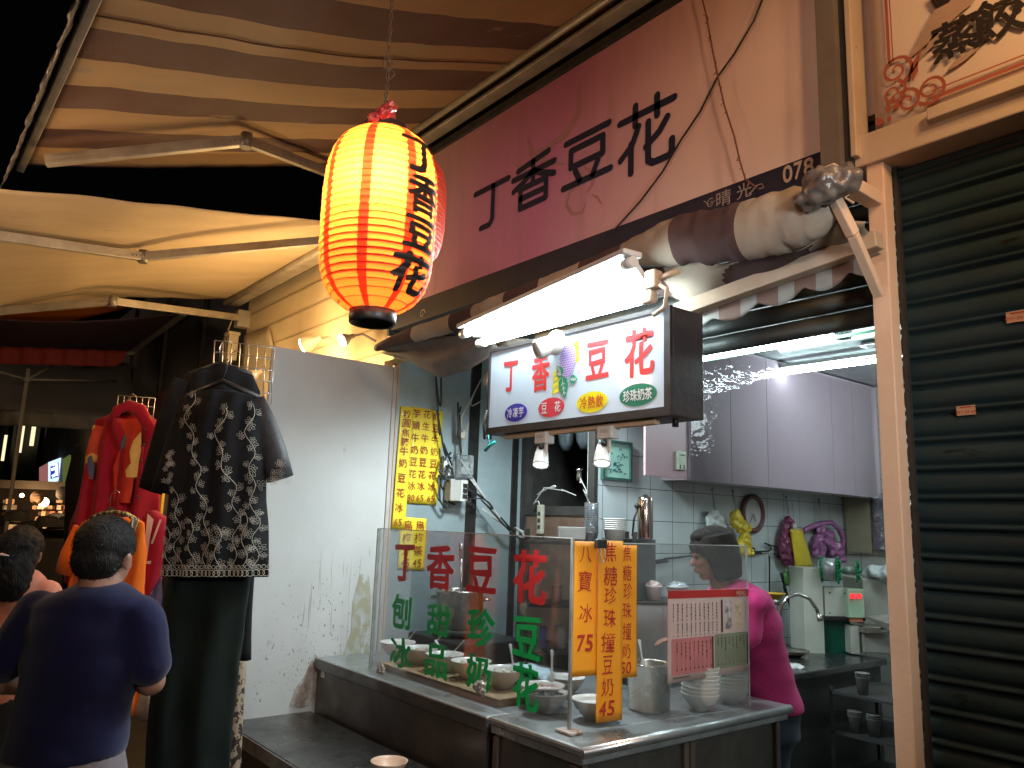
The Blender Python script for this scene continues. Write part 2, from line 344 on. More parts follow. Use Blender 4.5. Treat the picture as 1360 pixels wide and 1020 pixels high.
a = P(1122, 656, Y=6.66); c_ = P(1158, 735, Y=6.66); b = MB(); b.bx(a.x, c_.x, 6.66, 6.69, c_.z, a.z); b.build('tan_panel', mat('olive_tan_board', (.34, .32, .22), .5), sh)
a = P(1158, 655, Y=6.64); c_ = P(1215, 733, Y=6.64); b = MB(); b.grid(lambda u, v: (a.x+(c_.x-a.x)*u, 6.64+noise.noise(V((u*9, v*14, 0)))*.02, c_.z+(a.z-c_.z)*v), 20, 30, th=.004)
b.build('foil_splashback', mat('foil', (.75, .72, .8), .25, .9, (.5, .5, .55), sc=18, bump=.6, bsc=30), sh)
# ceiling lamps
def tubelight(name, label, p0, p1, m, r=.013, hsg=True, up=.035, hw=.05):
    t = thing(name, label, 'tube lamp', (V(p0)+V(p1))/2); p0, p1 = V(p0), V(p1)
    MB().tube([p0, p1], r, 12).build('tube', m, t)
    d = (p1-p0).normalized(); s = d.cross(UP).normalized(); e = MB()
    for p in (p0, p1): e.box(p+UP*.012, (.03, .03, .055), (d, s, UP))
    e.build('end_holder', white_pl, t)
    if hsg: MB().box((p0+p1)/2+UP*(up+.018), ((p1-p0).length+.06, hw, .03), (d, s, UP), bev=.006).build('housing', white_pl, t)
    return t
tubelight('ceiling_tube_lamp', 'twin white tube lamp just inside the opening, right of the hanging sign box', P(850, 481, Y=2.85), P(1095, 439, Y=2.85), led_in, .018, up=.03, hw=.04)
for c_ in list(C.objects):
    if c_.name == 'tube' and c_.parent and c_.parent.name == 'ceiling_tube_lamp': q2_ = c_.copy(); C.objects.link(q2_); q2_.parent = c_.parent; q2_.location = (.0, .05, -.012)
a_, b_ = P(850, 494, Y=2.98), P(1180, 436, Y=2.98); m_ = MB(); m_.box((a_+b_)/2+UP*.06, ((b_-a_).length, .008, .12), ((b_-a_).normalized(), YA, (b_-a_).normalized().cross(YA))); gp_ = m_.build('glass_fascia', glassy('fascia_glass', (.9, .96, .94), .03, .05), sh)
m_ = MB(); m_.box((a_+b_)/2, ((b_-a_).length, .012, .012), ((b_-a_).normalized(), YA, (b_-a_).normalized().cross(YA))); m_.build('glass_edge', mat('green_glass_edge', (.3, .7, .45), .2, 0, (.25, .6, .38)), sh)
tubelight('ceiling_tube_lamp', 'added glowing tube in place of a lamp reflection above the pale wall cabinets', P(982, 503, Y=5.2), P(1200, 474, Y=5.2), led_in, .016, up=.03)  # glowing tube added where the plastic film mirrors a lamp
for px, py, rr in ((1120, 447, .055), (1159, 457, .08)):
    a = P(px, py, Z=2.93); t = thing('round_ceiling_lamp', 'small round recessed lamp in the kitchen ceiling' if rr < .06 else 'larger round recessed ceiling lamp beside the orange door post', 'ceiling lamp', a)
    MB().lathe([(rr, .0), (rr, -.012), (rr*.8, -.016), (rr*.78, .0)], a, 28).build('rim', white_pl, t)
    MB().lathe([(rr*.8, -.003), (rr*.78, -.008)], a, 24).build('lens', mat('lamp_lens', (.12, .14, .14), .2), t)
# cabinets along the tiled wall
cab = thing('wall_cabinet', 'row of pale lilac laminate wall cabinets hanging over the tiled kitchen wall', 'cabinet', (-3.43, 5.6, 2.0))
lilac = mat('lilac_laminate', (.7, .57, .66), .3, 0, (.66, .53, .62), sc=1.2, coat=.2)
MB().bx(-3.6, -3.27, 4.25, 6.69, 1.985, 2.935).build('cabinet_body', mat('cabinet_edge', (.3, .24, .25), .5), cab)
ys = [4.252, 4.565, 5.0-.09, 5.09, 5.47, 5.86, 6.25, 6.68]
ys = [P(x, 640, X=-3.25).y for x in (857, 915, 972, 1021, 1108)]+[6.25, 6.68]
for i in range(len(ys)-1):
    d_ = MB().bx(-3.268, -3.25, ys[i]+.002, ys[i+1]-.002, 1.975, 2.93, bev=.002).build('cabinet_door', mat('rose_laminate', (.5, .33, .36), .35, 0, (.46, .3, .33), sc=2) if i == 0 else lilac, cab)
film = glassy('clear_film', (.985, .985, .99), .012, .10, rough=.06, wav=.5, wsc=6, st=(1, 1, 3))
MB().grid(lambda u, v: (-3.235+.006*math.sin(u*9+v*4), ys[1]+(6.6-ys[1])*u, 1.955+.96*v), 40, 14).build('plastic_film', film, cab)
a = P(904, 612, X=-3.24)
t = thing('wall_switch_box', 'small pale green box with two slots on the pink cabinet door', 'switch box', a)
MB().box(a, (.03, .085, .12), bev=.006).build('case', mat('pale_green_plastic', (.62, .72, .55), .4), t)
m_ = MB(); m_.box(a+V((.0155, -.02, -.04)), (.002, .008, .025)); m_.box(a+V((.0155, .015, -.04)), (.002, .008, .025)); m_.box(a+V((.0155, .0, .035)), (.002, .045, .006)); m_.build('slot', black, t)
# picture with a teal frame
a = V((-3.59, 3.79, 2.09)); A1 = P(800, 583, X=-3.585); A2 = P(838, 640, X=-3.585)
t = thing('framed_picture', 'teal framed picture of blue green blossoms on the tiled wall', 'picture', ((-3.59, (A1.y+A2.y)/2, (A1.z+A2.z)/2)))
y0, y1, z0, z1 = A1.y, A2.y, A2.z, A1.z
m_ = MB(); q = .018
m_.bx(-3.598, -3.572, y0, y1, z1-q, z1); m_.bx(-3.598, -3.572, y0, y1, z0, z0+q); m_.bx(-3.598, -3.572, y0, y0+q, z0+q, z1-q); m_.bx(-3.598, -3.572, y1-q, y1, z0+q, z1-q)
m_.build('picture_frame', mat('teal_frame', (.04, .1, .08), .4), t)
MB().bx(-3.598, -3.585, y0+q, y1-q, z0+q, z1-q).build('print', mat('print_paper', (.36, .62, .52), .35, 0, (.3, .55, .46), sc=6), t)
m_ = MB()
for i in range(34):
    u, v = rnd.gauss(.6, .18), rnd.gauss(.5, .22)
    if i > 24: u, v = rnd.uniform(.15, .7), .2+rnd.uniform(-.04, .04)
    c0 = V((-3.585, y0+q+(y1-y0-2*q)*min(max(u, .1), .9), z0+q+(z1-z0-2*q)*min(max(v, .12), .88))); rr = rnd.uniform(.004, .012)
    m_.stroke([c0+V((0, math.cos(k)*rr, math.sin(k)*rr)) for k in (0, 1.2, 2.4, 3.6)], .006, (1, 0, 0))
m_.build('blossom_drawing', mat('ink_blue', (.03, .12, .15), .5), t)
# clock
a = P(1000, 682, X=-3.58); t = thing('wall_clock', 'round wall clock with dark maroon rim behind the yellow bags', 'clock', a)
MB().lathe([(.135, 0), (.15, .01), (.15, .03), (.135, .04), (.115, .035), (.112, .01)], a-XA*.02, 32, XA).build('rim', mat('maroon_rim', (.15, .05, .06), .4), t)
MB().lathe([(.113, .0), (.112, .006)], a-XA*.01, 32, XA).build('dial', mat('clock_dial', (.6, .6, .58), .4), t)
m_ = MB(); m_.stroke([a, a+V((0, .03, -.06))], .008, XA, lift=.004); m_.stroke([a, a+V((0, -.05, -.075))], .006, XA, lift=.006); m_.build('hand', black, t)
# ================================================================== neighbouring shop on the right: shutter, header, banner
rs = thing('roller_shutter', 'closed dark green roller shutter with horizontal slats at the right', 'shutter', (-.4, 2.5, 0))
prof = []; z = 0.0; per = .088
while z < 2.93:
    prof += [(z, 2.508), (z+.004, 2.508), (z+.007, 2.490), (z+.013, 2.484), (z+.019, 2.490), (z+.022, 2.506), (z+.026, 2.506), (z+.031, 2.498), (z+.045, 2.4925), (z+.06, 2.4915), (z+.075, 2.495), (z+.084, 2.502)]; z += per
m_ = MB(); X0, X1 = -1.125, 1.6; vs = [V((x, y, z)) for z, y in prof for x in (X0, X1)]
m_.add(vs, [(2*i, 2*i+1, 2*i+3, 2*i+2) for i in range(len(prof)-1)], 0, True)
m_.build('slat_curtain', mat('shutter_slat', (.016, .034, .038), .5, 0, (.024, .045, .048), sc=2.5, st=(.5, 1, 3), rv=.2, bump=.15, bsc=7, spots=[((.14, .14, .12), 30, .76, (.3, 1, 1)), ((.007, .008, .008), 6, .6, (.3, 1, 1))], spec=.22), rs, fix=False)
MB().bx(-1.1075, -1.095, 2.462, 2.482, 0, 2.92).build('guide_rail', black_matt, rs)
for (px, py), wd in (((1283, 545), .052), ((1352, 420), .06)):
    a = P(px, py, Y=2.486); t = tag(MB().box(a, (wd, .003, wd*.55)).build('phone_sticker', mat('sticker_orange', (.62, .36, .22), .5), None, a), 'small orange paper sticker low on the dark shutter' if wd < .055 else 'orange paper sticker at the right edge of the dark shutter', 'sticker')
    t['_b'] = tuple(a); m_ = MB(); word(m_, '097-39-69', a+V((0, -.003, -.005)), FX, UP, wd*.16, .02); m_.stroke([a+V((-wd*.3, -.002, .01)), a+V((wd*.3, -.002, .01))], .003, FN); m_.build('lettering', red_ink, t)
hd = thing('shop_header', 'cream painted header beam over the closed shutter, warm lit', 'header beam', (-.4, 2.45, 2.9))
MB().bx(-1.27, 1.6, 2.38, 2.50, P(1143, 221, Y=2.38).z, P(1163, 172, Y=2.38).z, bev=.006).build('beam', cream_trim, hd)
cx_ = P(1230, 150, Y=2.345); MB().bx(cx_.x, 1.6, 2.345, 2.39, P(1230, 160, Y=2.345).z, P(1230, 144, Y=2.345).z, bev=.004).build('channel', cream_trim, hd)
MB().bx(-1.27, 1.6, 2.45, 2.49, 3.057, 4.6).build('back_panel', mat('peach_panel', (.58, .4, .33), .6), hd)
MB().bx(-1.3, -.2, 2.50, 2.54, 2.8, 2.925).build('soffit', black_matt, hd)
sb = thing('post_between_shops', 'grey brown metal post between the purple signboard and the cream banner', 'post', (-1.3, 2.36, 2.8))
MB().bx(-1.283, -1.215, 2.33, 2.44, 2.80, 4.6).build('box_post', mat('greybrown_post', (.2, .165, .13), .6, 0, (.15, .12, .1)), sb)
MB().bx(-1.215, -1.19, 2.36, 2.44, 2.85, 4.6).build('dark_strip', black_matt, sb)
MB().bx(-1.19, -1.168, 2.35, 2.44, 2.88, 4.6, bev=.004).build('cream_strip', cream_trim, sb)
bn = thing('banner', 'cream banner with black steamed dumpling writing and red scroll corner', 'banner', (-.5, 2.40, 3.1))
Yb = 2.405
B = lambda x, y, l=0: P(x, y, Y=Yb-l)
bl = B(1163, 168).x
m_ = MB(); m_.grid(lambda u, v: (bl+2.2*u, Yb+.005*noise.noise(V((u*7, v*4, 0)))*(1 if 0 < u else 0), B(1163, 168).z-.05+.03*(1-u*.4)+1.45*v), 30, 20, th=.003); m_.build('banner_cloth', mat('banner_print', (.66, .52, .4), .55, 0, (.62, .46, .36), sc=1.2, lo=.3, hi=.7), bn)
m_ = MB(); yy = .016
for x, z0_, z1_, ww in ((B(1180, 60, yy).x, B(1182, 88).z, 4.5, .010), (B(1185, 60, yy).x, B(1186, 86).z, 4.5, .004)): m_.stroke([(x, Yb-yy, z0_), (x, Yb-yy, z1_)], ww, FN)
for z_, ww in ((B(1260, 128).z+.005, .012), (B(1260, 128).z+.03, .005)): m_.stroke([(B(1240, 130).x, Yb-yy, z_), (1, Yb-yy, z_)], ww, FN)
def spiral(m_, c, r0, r1, a0, turns, w0, w1, Yp, nrm=FN, sgn=1, ux=XA, uy=UP):
    k = 26; pts = []
    for i in range(k+1):
        t = i/k; a = a0+sgn*turns*2*math.pi*t; r = r0+(r1-r0)*t; pts.append(V(c)+ux*(math.cos(a)*r)+uy*(math.sin(a)*r))
    m_.stroke(pts, [w0+(w1-w0)*i/k for i in range(k+1)], nrm); return pts
for (px, py), r0, a0, tn, sg in (((1190, 94), .055, -1.2, 1.7, 1), ((1236, 118), .05, -2.4, 1.7, 1), ((1187, 124), .042, 1.2, 1.4, -1), ((1206, 134), .042, 2.2, 1.4, -1)):
    spiral(m_, B(px, py, yy), r0, .008, a0, tn, .012, .006, Yb, sgn=sg)
for (px, py), dx, dz in (((1181, 140), .02, .03), ((1186, 146), .03, .02), ((1206, 106), .05, .09), ((1180, 150), .0, .03), ((1212, 108), .02, .06)):
    c0 = B(px, py, yy); m_.stroke([c0, c0+V((dx*.5, 0, dz*.5)), c0+V((dx, 0, dz))], [.003, .02, .002], FN)
for px, py, r_ in ((1168, 162, .014), (1181, 157, .007)): m_.lathe([(r_, 0), (r_, .002)], B(px, py, .018), 12, FN)
m_.build('scroll_ornament', mat('rust_print', (.36, .09, .05), .6), bn)
m_ = MB()
for pts, ww in ((((1282, -10), (1258, 14), (1238, 40), (1222, 60), (1207, 78)), (.10, .085, .06, .03, .004)), (((1262, 30), (1246, 46), (1226, 74)), (.03, .035, .004)), (((1300, 62), (1282, 76), (1270, 84), (1258, 94)), (.01, .02, .02, .004))):
    m_.stroke([B(x, y, .015) for x, y in pts], list(ww), FN)
m_.build('brush_wash', mat('wash_brown', (.42, .27, .19), .6), bn)
m_ = MB()
for ch, px, py, s_ in (('蒸', 1268, 50, .128), ('餃', 1327, 22, .135)):
    put(m_, ch, B(px, py, .019), XA, UP, s_*1.02, s_*.98, 0, 0, .03, fat=.022)
m_.stroke([B(1240, -8, .018), B(1250, 1, .018), B(1262, -4, .018)], [.03, .05, .03], FN)
m_.build('lettering', mat('banner_ink', (.02, .015, .012), .5), bn)
# ================================================================== main signboard
sg = thing('shop_signboard', 'large purple and cream shop signboard with navy characters and navy base band', 'signboard', (-2.7, 2.4, 2.95))
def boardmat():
    m = mat('board_print_shade', (.5, .2, .2), .5, 0); nt = m.node_tree; L = nt.links.new; bs = nt.nodes['Principled BSDF']
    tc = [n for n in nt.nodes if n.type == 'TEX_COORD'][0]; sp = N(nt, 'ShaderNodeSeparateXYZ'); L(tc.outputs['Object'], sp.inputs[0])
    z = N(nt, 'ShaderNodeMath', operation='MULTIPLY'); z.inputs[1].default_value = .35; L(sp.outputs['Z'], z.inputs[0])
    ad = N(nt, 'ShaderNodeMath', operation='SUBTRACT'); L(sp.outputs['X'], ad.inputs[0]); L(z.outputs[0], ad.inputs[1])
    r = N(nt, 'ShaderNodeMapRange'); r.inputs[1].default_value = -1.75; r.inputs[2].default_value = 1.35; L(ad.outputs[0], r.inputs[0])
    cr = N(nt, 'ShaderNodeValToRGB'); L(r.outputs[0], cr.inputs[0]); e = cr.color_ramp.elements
    cols = [(0, (.72, .5, .42)), (.16, (.66, .36, .36)), (.32, (.58, .22, .32)), (.5, (.58, .2, .33)), (.66, (.68, .36, .38)), (.8, (.8, .54, .46)), (1, (.84, .64, .52))]  # printed gradient, with the diagonal shadow edge at left painted into it
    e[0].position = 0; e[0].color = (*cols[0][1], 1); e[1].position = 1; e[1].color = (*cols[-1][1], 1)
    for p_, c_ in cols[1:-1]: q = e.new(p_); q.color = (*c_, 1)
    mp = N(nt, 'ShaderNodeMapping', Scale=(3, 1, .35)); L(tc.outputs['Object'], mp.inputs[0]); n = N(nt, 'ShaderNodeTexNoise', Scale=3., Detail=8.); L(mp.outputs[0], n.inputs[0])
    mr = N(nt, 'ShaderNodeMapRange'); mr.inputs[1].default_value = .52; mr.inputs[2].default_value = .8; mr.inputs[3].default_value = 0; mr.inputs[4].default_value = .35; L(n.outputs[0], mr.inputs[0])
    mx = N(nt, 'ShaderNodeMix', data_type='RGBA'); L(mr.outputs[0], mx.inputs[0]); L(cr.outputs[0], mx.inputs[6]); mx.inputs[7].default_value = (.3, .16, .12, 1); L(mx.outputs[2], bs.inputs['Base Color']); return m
sx0, sx1 = -4.24, -1.285
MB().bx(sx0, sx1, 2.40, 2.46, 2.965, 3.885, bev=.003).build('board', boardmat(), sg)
MB().bx(sx0-.004, sx1, 2.395, 2.46, 2.83, 2.963).build('base_band', mat('navy_band', (.018, .018, .035), .45, 0, (.03, .028, .045)), sg)
m_ = MB(); m_.bx(sx0-.03, sx1+.0, 2.385, 2.47, 3.887, 3.93); m_.bx(sx0-.03, sx0-.006, 2.385, 2.47, 2.8, 3.887); m_.build('frame', black_matt, sg)
B = lambda x, y, l=0.: P(x, y, Y=2.399-l)
m_ = MB()
# rounded hand-cut strokes of the four big characters, laid on the board
cur = {'丁': [[(.0, .93), (1, .93)], [(.56, .93), (.56, .14), (.48, .02), (.22, .02)]],
       '香': [[(.12, .86), (.86, .98)], [(0, .7), (1, .7)], [(.5, .92), (.5, .5)], [(.48, .7), (.28, .56), (.02, .44)], [(.52, .7), (.74, .56), (1, .44)], [(.2, .42), (.2, 0), (.82, 0), (.82, .42), (.2, .42)], [(.2, .21), (.82, .21)]],
       '豆': [[(.04, .96), (.96, .96)], [(.16, .76), (.84, .76), (.84, .4), (.16, .4), (.16, .76)], [(.26, .3), (.36, .06)], [(.74, .3), (.64, .06)], [(0, .02), (1, .02)]],
       '花': [[(0, .84), (1, .84)], [(.3, 1), (.3, .7)], [(.7, 1), (.7, .7)], [(.36, .66), (.24, .42), (.02, .26)], [(.22, .44), (.22, 0)], [(.88, .6), (.74, .44), (.5, .3)], [(.54, .66), (.54, .08), (.62, .02), (.9, .02), (.96, .08), (.96, .24)]]}
for ch, tl, tr, bl_, hfix in (('丁', (632, 252), (676, 236), (636, 306), None), ('香', (683, 218), (737, 200), (690, 278), None), ('豆', (750, 190), (812, 160), (750, 252), None), ('花', (824, 152), (896, 115), (826, 210), None)):
    a, c_, d_ = B(*tl), B(*tr), B(*bl_); wx = c_.x-a.x; zz = (a.z+c_.z)/2; hz = zz-d_.z
    if ch == '花': hz = .31; 
    for pts in cur[ch]:
        pp = [V((a.x+wx*x, 2.397, zz-hz+hz*y)) for x, y in pts]
        rstroke(m_, pp, .034, FN)
    m_.build('big_character', navy_ink, sg); m_ = MB()
m_ = MB()
for pts, ww in ((((770, 112), (768, 150), (752, 178), (722, 198), (700, 206)), (.006, .05, .045, .02, .004)), (((700, 180), (706, 205), (728, 216), (750, 218)), (.004, .035, .03, .01)), (((680, 215), (690, 222), (700, 226), (716, 228)), (.004, .02, .02, .004)), (((776, 222), (790, 230), (786, 246), (778, 258)), (.01, .03, .02, .006)),
              (((770, 246), (756, 256), (752, 272), (760, 284), (774, 282), (778, 268)), (.006, .02, .024, .02, .014, .004)), (((786, 258), (794, 262), (800, 272)), (.004, .012, .004))):
    m_.stroke([B(x, y) for x, y in pts], list(ww), FN, lift=.001)
m_.build('pale_flourish', mat('pale_rose', (.5, .24, .23), .5), sg)
def scaled(px, py, l=.004): return P(px, py, Y=2.395-l)
m_ = MB(); hz = .062
put(m_, '0', scaled(1046, 231), XA, UP, .036, hz, 0, fat=.03); put(m_, '7', scaled(1060, 226), XA, UP, .031, hz, 0, fat=.03); put(m_, '8', scaled(1074, 221), XA, UP, .036, hz, 0, fat=.03)
m_.build('number', mat('band_cream', (.62, .46, .34), .5), sg)
m_ = MB(); put(m_, '晴', scaled(961, 263), XA, UP, .068, .062, 0); put(m_, '光', scaled(988, 253), XA, UP, .066, .06, 0)
spiral(m_, scaled(944, 270), .02, .006, 1, 1.1, .004, .002, 0); m_.stroke([scaled(935, 267), scaled(942, 272), scaled(950, 266)], .003, FN)
m_.stroke([scaled(996, 258), scaled(1003, 247), scaled(1012, 244), scaled(1015, 249), scaled(1008, 251)], .003, FN); m_.stroke([scaled(990, 260), scaled(1000, 254), scaled(1006, 247)], .003, FN)
a = scaled(561, 417); spiral(m_, a, .03, .004, 0, 1.2, .006, .003, 0)
m_.build('district_mark', mat('band_silver', (.5, .4, .34), .5), sg)
m_ = MB(); m_.tube([P(1017, -12, Y=2.37), P(1001, 28, Y=2.37), P(975, 72, Y=2.375), P(953, 102, Y=2.375), P(930, 148, Y=2.37), P(905, 185, Y=2.375), P(880, 228, Y=2.37), P(850, 268, Y=2.375), P(815, 306, Y=2.38)], .0045, 6)
tag(m_.build('loose_cable', wire_m, None, P(930, 148, Y=2.37)), 'black cable slanting across the signboard from the upper right down to the left', 'cable')
m_ = MB(); pts = [P(x, y, Y=2.36) for x, y in ((930, -12), (938, 20), (945, 60), (953, 100), (962, 140), (975, 180), (983, 215), (990, 238), (1003, 248))]
m_.tube(pts, .0035, 6)
for i in range(40):
    t = rnd.random()*(len(pts)-1.01); k = int(t); q = pts[k].lerp(pts[k+1], t-k); m_.tube([q, q+V((rnd.uniform(-.012, .012), -.004, rnd.uniform(-.02, .01)))], .0016, 4)
tag(m_.build('frayed_cord', mat('rusty_cord', (.2, .07, .04), .8), None, pts[4]), 'frayed brown cord with knots hanging down the cream right part of the signboard', 'cord')
# ================================================================== cream wall to the left with curved cloth edge
cw = thing('cream_side_wall', 'warm lit cream wall panels left of the signboard above the white partition', 'wall', (-5.5, 2.45, 0))
MB().bx(-7.0, -4.395, 2.45, 2.55, 0, 2.66).bx(-7.0, -4.275, 2.45, 2.55, 2.66, 3.6).build('wall_panel', cream_wall, cw)
m_ = MB()
for z_ in (2.72, 2.9, 3.08, 3.26, 3.44): m_.bx(-6.9, -4.28, 2.442, 2.449, z_, z_+.012)
m_.build('moulding', mat('cream_dark', (.45, .35, .2), .6), cw)
m_ = MB(); a0 = P(330, 410, Y=2.38); m_.grid(lambda u, v: (a0.x-.1+u*.75, 2.40+.03*math.sin(u*3), 2.2+v*(1.05-.5*max(0, u-.6)**1.5*3)), 14, 10, th=.01); m_.build('cloth_edge', mat('cream_sheet', (.6, .5, .33), .7), cw)
# dark facades further left
fa = thing('dark_facade', 'dim blue grey shopfront wall beyond the clothes stall', 'wall', (-12, 2.6, 0))
MB().bx(-18, -7.05, 2.5, 2.7, 0, 4.5).build('wall', mat('dim_wall', (.13, .13, .14), .6, 0, (.09, .09, .1), sc=1.5, spots=[((.2, .19, .18), 4, .68, (1, 1, .3))]), fa)
m_ = MB()
for x in (-8.4, -9.9, -11.5, -13.5): m_.bx(x, x+.05, 2.46, 2.498, 0, 4.4)
m_.build('wall_seam', black_matt, fa)
MB().bx(-11.2, -7.6, 2.44, 2.496, 2.75, 3.05).build('brown_sign_band', mat('brown_band', (.17, .08, .06), .6), fa)
# ================================================================== white partition
wp = thing('white_partition', 'white laminate partition wall with grimy splashes, beside the hanging blouse', 'partition', (-4.37, 2.1, 0))
a = P(362, 460, X=-4.36); c_ = P(528, 487, X=-4.36)
dirt = mat('partition_face', (.57, .57, .55), .62, 0, (.49, .49, .47), sc=1.4, bump=.05, bsc=5, spots=[((.42, .42, .39), 9, .64, (1, 1, .5)), ((.2, .19, .16), 44, .70, (1, 1.6, .6)), ((.44, .44, .42), 3, .62, (1, 1, .3)), ((.3, .3, .28), 90, .71, (1, 1, .8))])
MB().bx(-4.385, -4.36, 1.69, 2.50, .0, 2.628).build('panel', dirt, wp)
m_ = MB()      # greasy stain patches low on the panel
st = random.Random(3)
for i in range(1500):
    z_ = .62+abs(st.gauss(0, .32)); y_ = st.uniform(1.75, 2.48)-(.1 if z_ > 1.1 else 0)
    if st.random() > .25+(y_-1.7)*.9: continue
    r_ = min(.006, .0009*math.exp(abs(st.gauss(0, .9)))); an = st.uniform(-3, 3) if st.random() < .6 else st.uniform(-.3, .3)
    m_.stroke([V((-4.36, y_, z_)), V((-4.36, y_+math.sin(an)*r_, z_+r_*1.4)), V((-4.36, y_+math.sin(an)*r_*1.6, z_+r_*st.uniform(1.6, 3.4)))], [r_*.6, r_*st.uniform(.8, 1.4), r_*.3], XA, lift=.0012)
m_.build('grime', mat('grime', (.2, .19, .16), .7), wp)
m_ = MB()
for i in range(26):
    y_ = st.uniform(2.0, 2.46); z_ = st.uniform(.9, 1.5); l_ = st.uniform(.05, .3); m_.stroke([V((-4.36, y_, z_)), V((-4.36, y_+st.uniform(-.004, .004), z_-l_*.5)), V((-4.36, y_+st.uniform(-.008, .008), z_-l_))], [.001, st.uniform(.002, .007), .001], XA, lift=.0009)
m_.build('drip_streak', mat('drip', (.4, .4, .36), .6), wp)
m_ = MB(); m_.prism([P(x, y, X=-4.3585) for x, y in ((412, 880), (418, 868), (428, 880), (424, 905), (420, 935), (398, 941), (384, 938), (392, 915), (404, 898))], V((.0012, 0, 0))); m_.build('rust_stain', mat('rust_brown', (.27, .2, .15), .6, 0, (.46, .45, .42), sc=14, lo=.42, hi=.62), wp)
m_ = MB(); yel = lambda k: None
pts = [(478, 762), (490, 764), (493, 800), (491, 850), (488, 885), (462, 895), (455, 870), (466, 840), (468, 800)]
m_.prism([P(x, y, X=-4.3585) for x, y in pts], V((.001, 0, 0))); m_.build('oil_stain', mat('oil_stain', (.38, .35, .24), .5, 0, (.45, .45, .4), sc=20, lo=.45, hi=.6, spots=[((.53, .55, .56), 10, .55, (1, 1, .4))]), wp)
MB().bx(-4.392, -4.352, 2.502, 2.53, 0, 2.64, bev=.003).build('edge_strip', mat('edge_alu', (.55, .5, .46), .5), wp)
# ================================================================== awnings
def dep(p): return (V(p)-CAM).dot(_f)
def bar(m_, a, b_, w_, h_, mi=0, bev=.004):
    a, b_ = V(a), V(b_); d = (b_-a).normalized(); s = d.cross(UP).normalized(); u = s.cross(d)
    m_.box((a+b_)/2, ((b_-a).length, w_, h_), (d, s, u), mi, bev); return m_
cl_cream = mat('awning_cream', (.40, .25, .115), .8, 0, (.30, .18, .08), sc=2.2, st=(1, .35, 1), bump=.2, bsc=60, spots=[((.3, .22, .13), 2.6, .6, (1, .4, 1))])
cl_brown = mat('awning_brown', (.085, .03, .014), .8, 0, (.11, .055, .04), sc=2.5, bump=.2, bsc=60, spots=[((.22, .13, .08), 2.6, .62, (1, .4, 1))])
aw = thing('striped_awning', 'large cream and brown striped awning overhead, above the glowing lantern', 'awning', (-2, 1.3, 3.8))
ax0, ax1 = -4.56, .9
def awz(y): return 4.03-(2.3-y)*.33
def awf(u, v):
    x = ax0+(ax1-ax0)*u; y = 2.3-1.94*v
    return (x, y, awz(y)-.035*math.sin(v*math.pi)-.02*math.sin(x*2.1+y)*math.sin(v*math.pi)+.006*noise.noise(V((x*1.2, y*8, 0))))
m_ = MB(); nu = 218
m_.grid(awf, nu, 40, th=.003, mif=lambda u, v: 1 if int(math.floor((ax0+(ax1-ax0)*(u+.5/nu)+3.04)/.25)) % 2 else 0)
m_.build('canopy_fabric', [cl_cream, cl_brown], aw)
m_ = MB(); m_.tube([V(awf((-2.93-ax0)/(ax1-ax0), v/20))-UP*.006 for v in range(21)], .0035, 6); m_.build('seam', cl_brown, aw)
m_ = MB(); bar(m_, (ax0-.03, .355, 3.385), (ax1, .355, 3.385), .035, .05); m_.build('front_bar', alu, aw)
m_ = MB(); m_.grid(lambda u, v: (ax0-.02+(ax1-ax0)*u, .325-.045*v-.012*noise.noise(V((u*60, v*3, 1))), 3.40-.17*v+.02*noise.noise(V((u*50, v*5, 7)))), 240, 8, th=.002); m_.build('plastic_valance', foil, aw)
m_ = MB(); m_.bx(ax0+.5, ax1, 2.26, 2.385, 4.03, 4.08, bev=.01); m_.tube([(ax0+.5, 2.27, 4.005), (ax1, 2.27, 4.005)], .02, 12); m_.bx(ax0+.5, ax1, 2.31, 2.39, 3.965, 3.985, bev=.004); m_.build('cassette', alu, aw)
an = V((0, -.33, 1)).normalized(); ao = V((0, 2.3, 3.93))
def arm(pts, o, n, par, w_=.055, h_=.04):
    q = [PP(x, y, o, n) for x, y in pts]
    for a, b_ in zip(q[:-1], q[1:]):
        m_ = MB(); bar(m_, a, b_, h_, w_); d = (b_-a).normalized(); s = d.cross(UP).normalized()
        for f_ in (-.012, .012): m_.box((a+b_)/2+UP*f_-s*0, ((b_-a).length*.96, h_+.006, .004), (d, s, s.cross(d)))
        m_.build('arm', alu, par)
    m_ = MB(); m_.tube([q[1]-UP*.04, q[1]+UP*.04], .03, 14); d = (q[1]-q[0]).normalized()
    for k in (.03, .055, .08):
        for sg_ in (-1, 1): m_.sph(q[1]-d*k+d.cross(UP)*sg_*.023, .006, 8, 6)
    m_.build('elbow_joint', mat('joint_metal', (.25, .22, .18), .45, .5), par)
arm([(60, 214), (327, 187), (505, 256)], ao, an, aw)
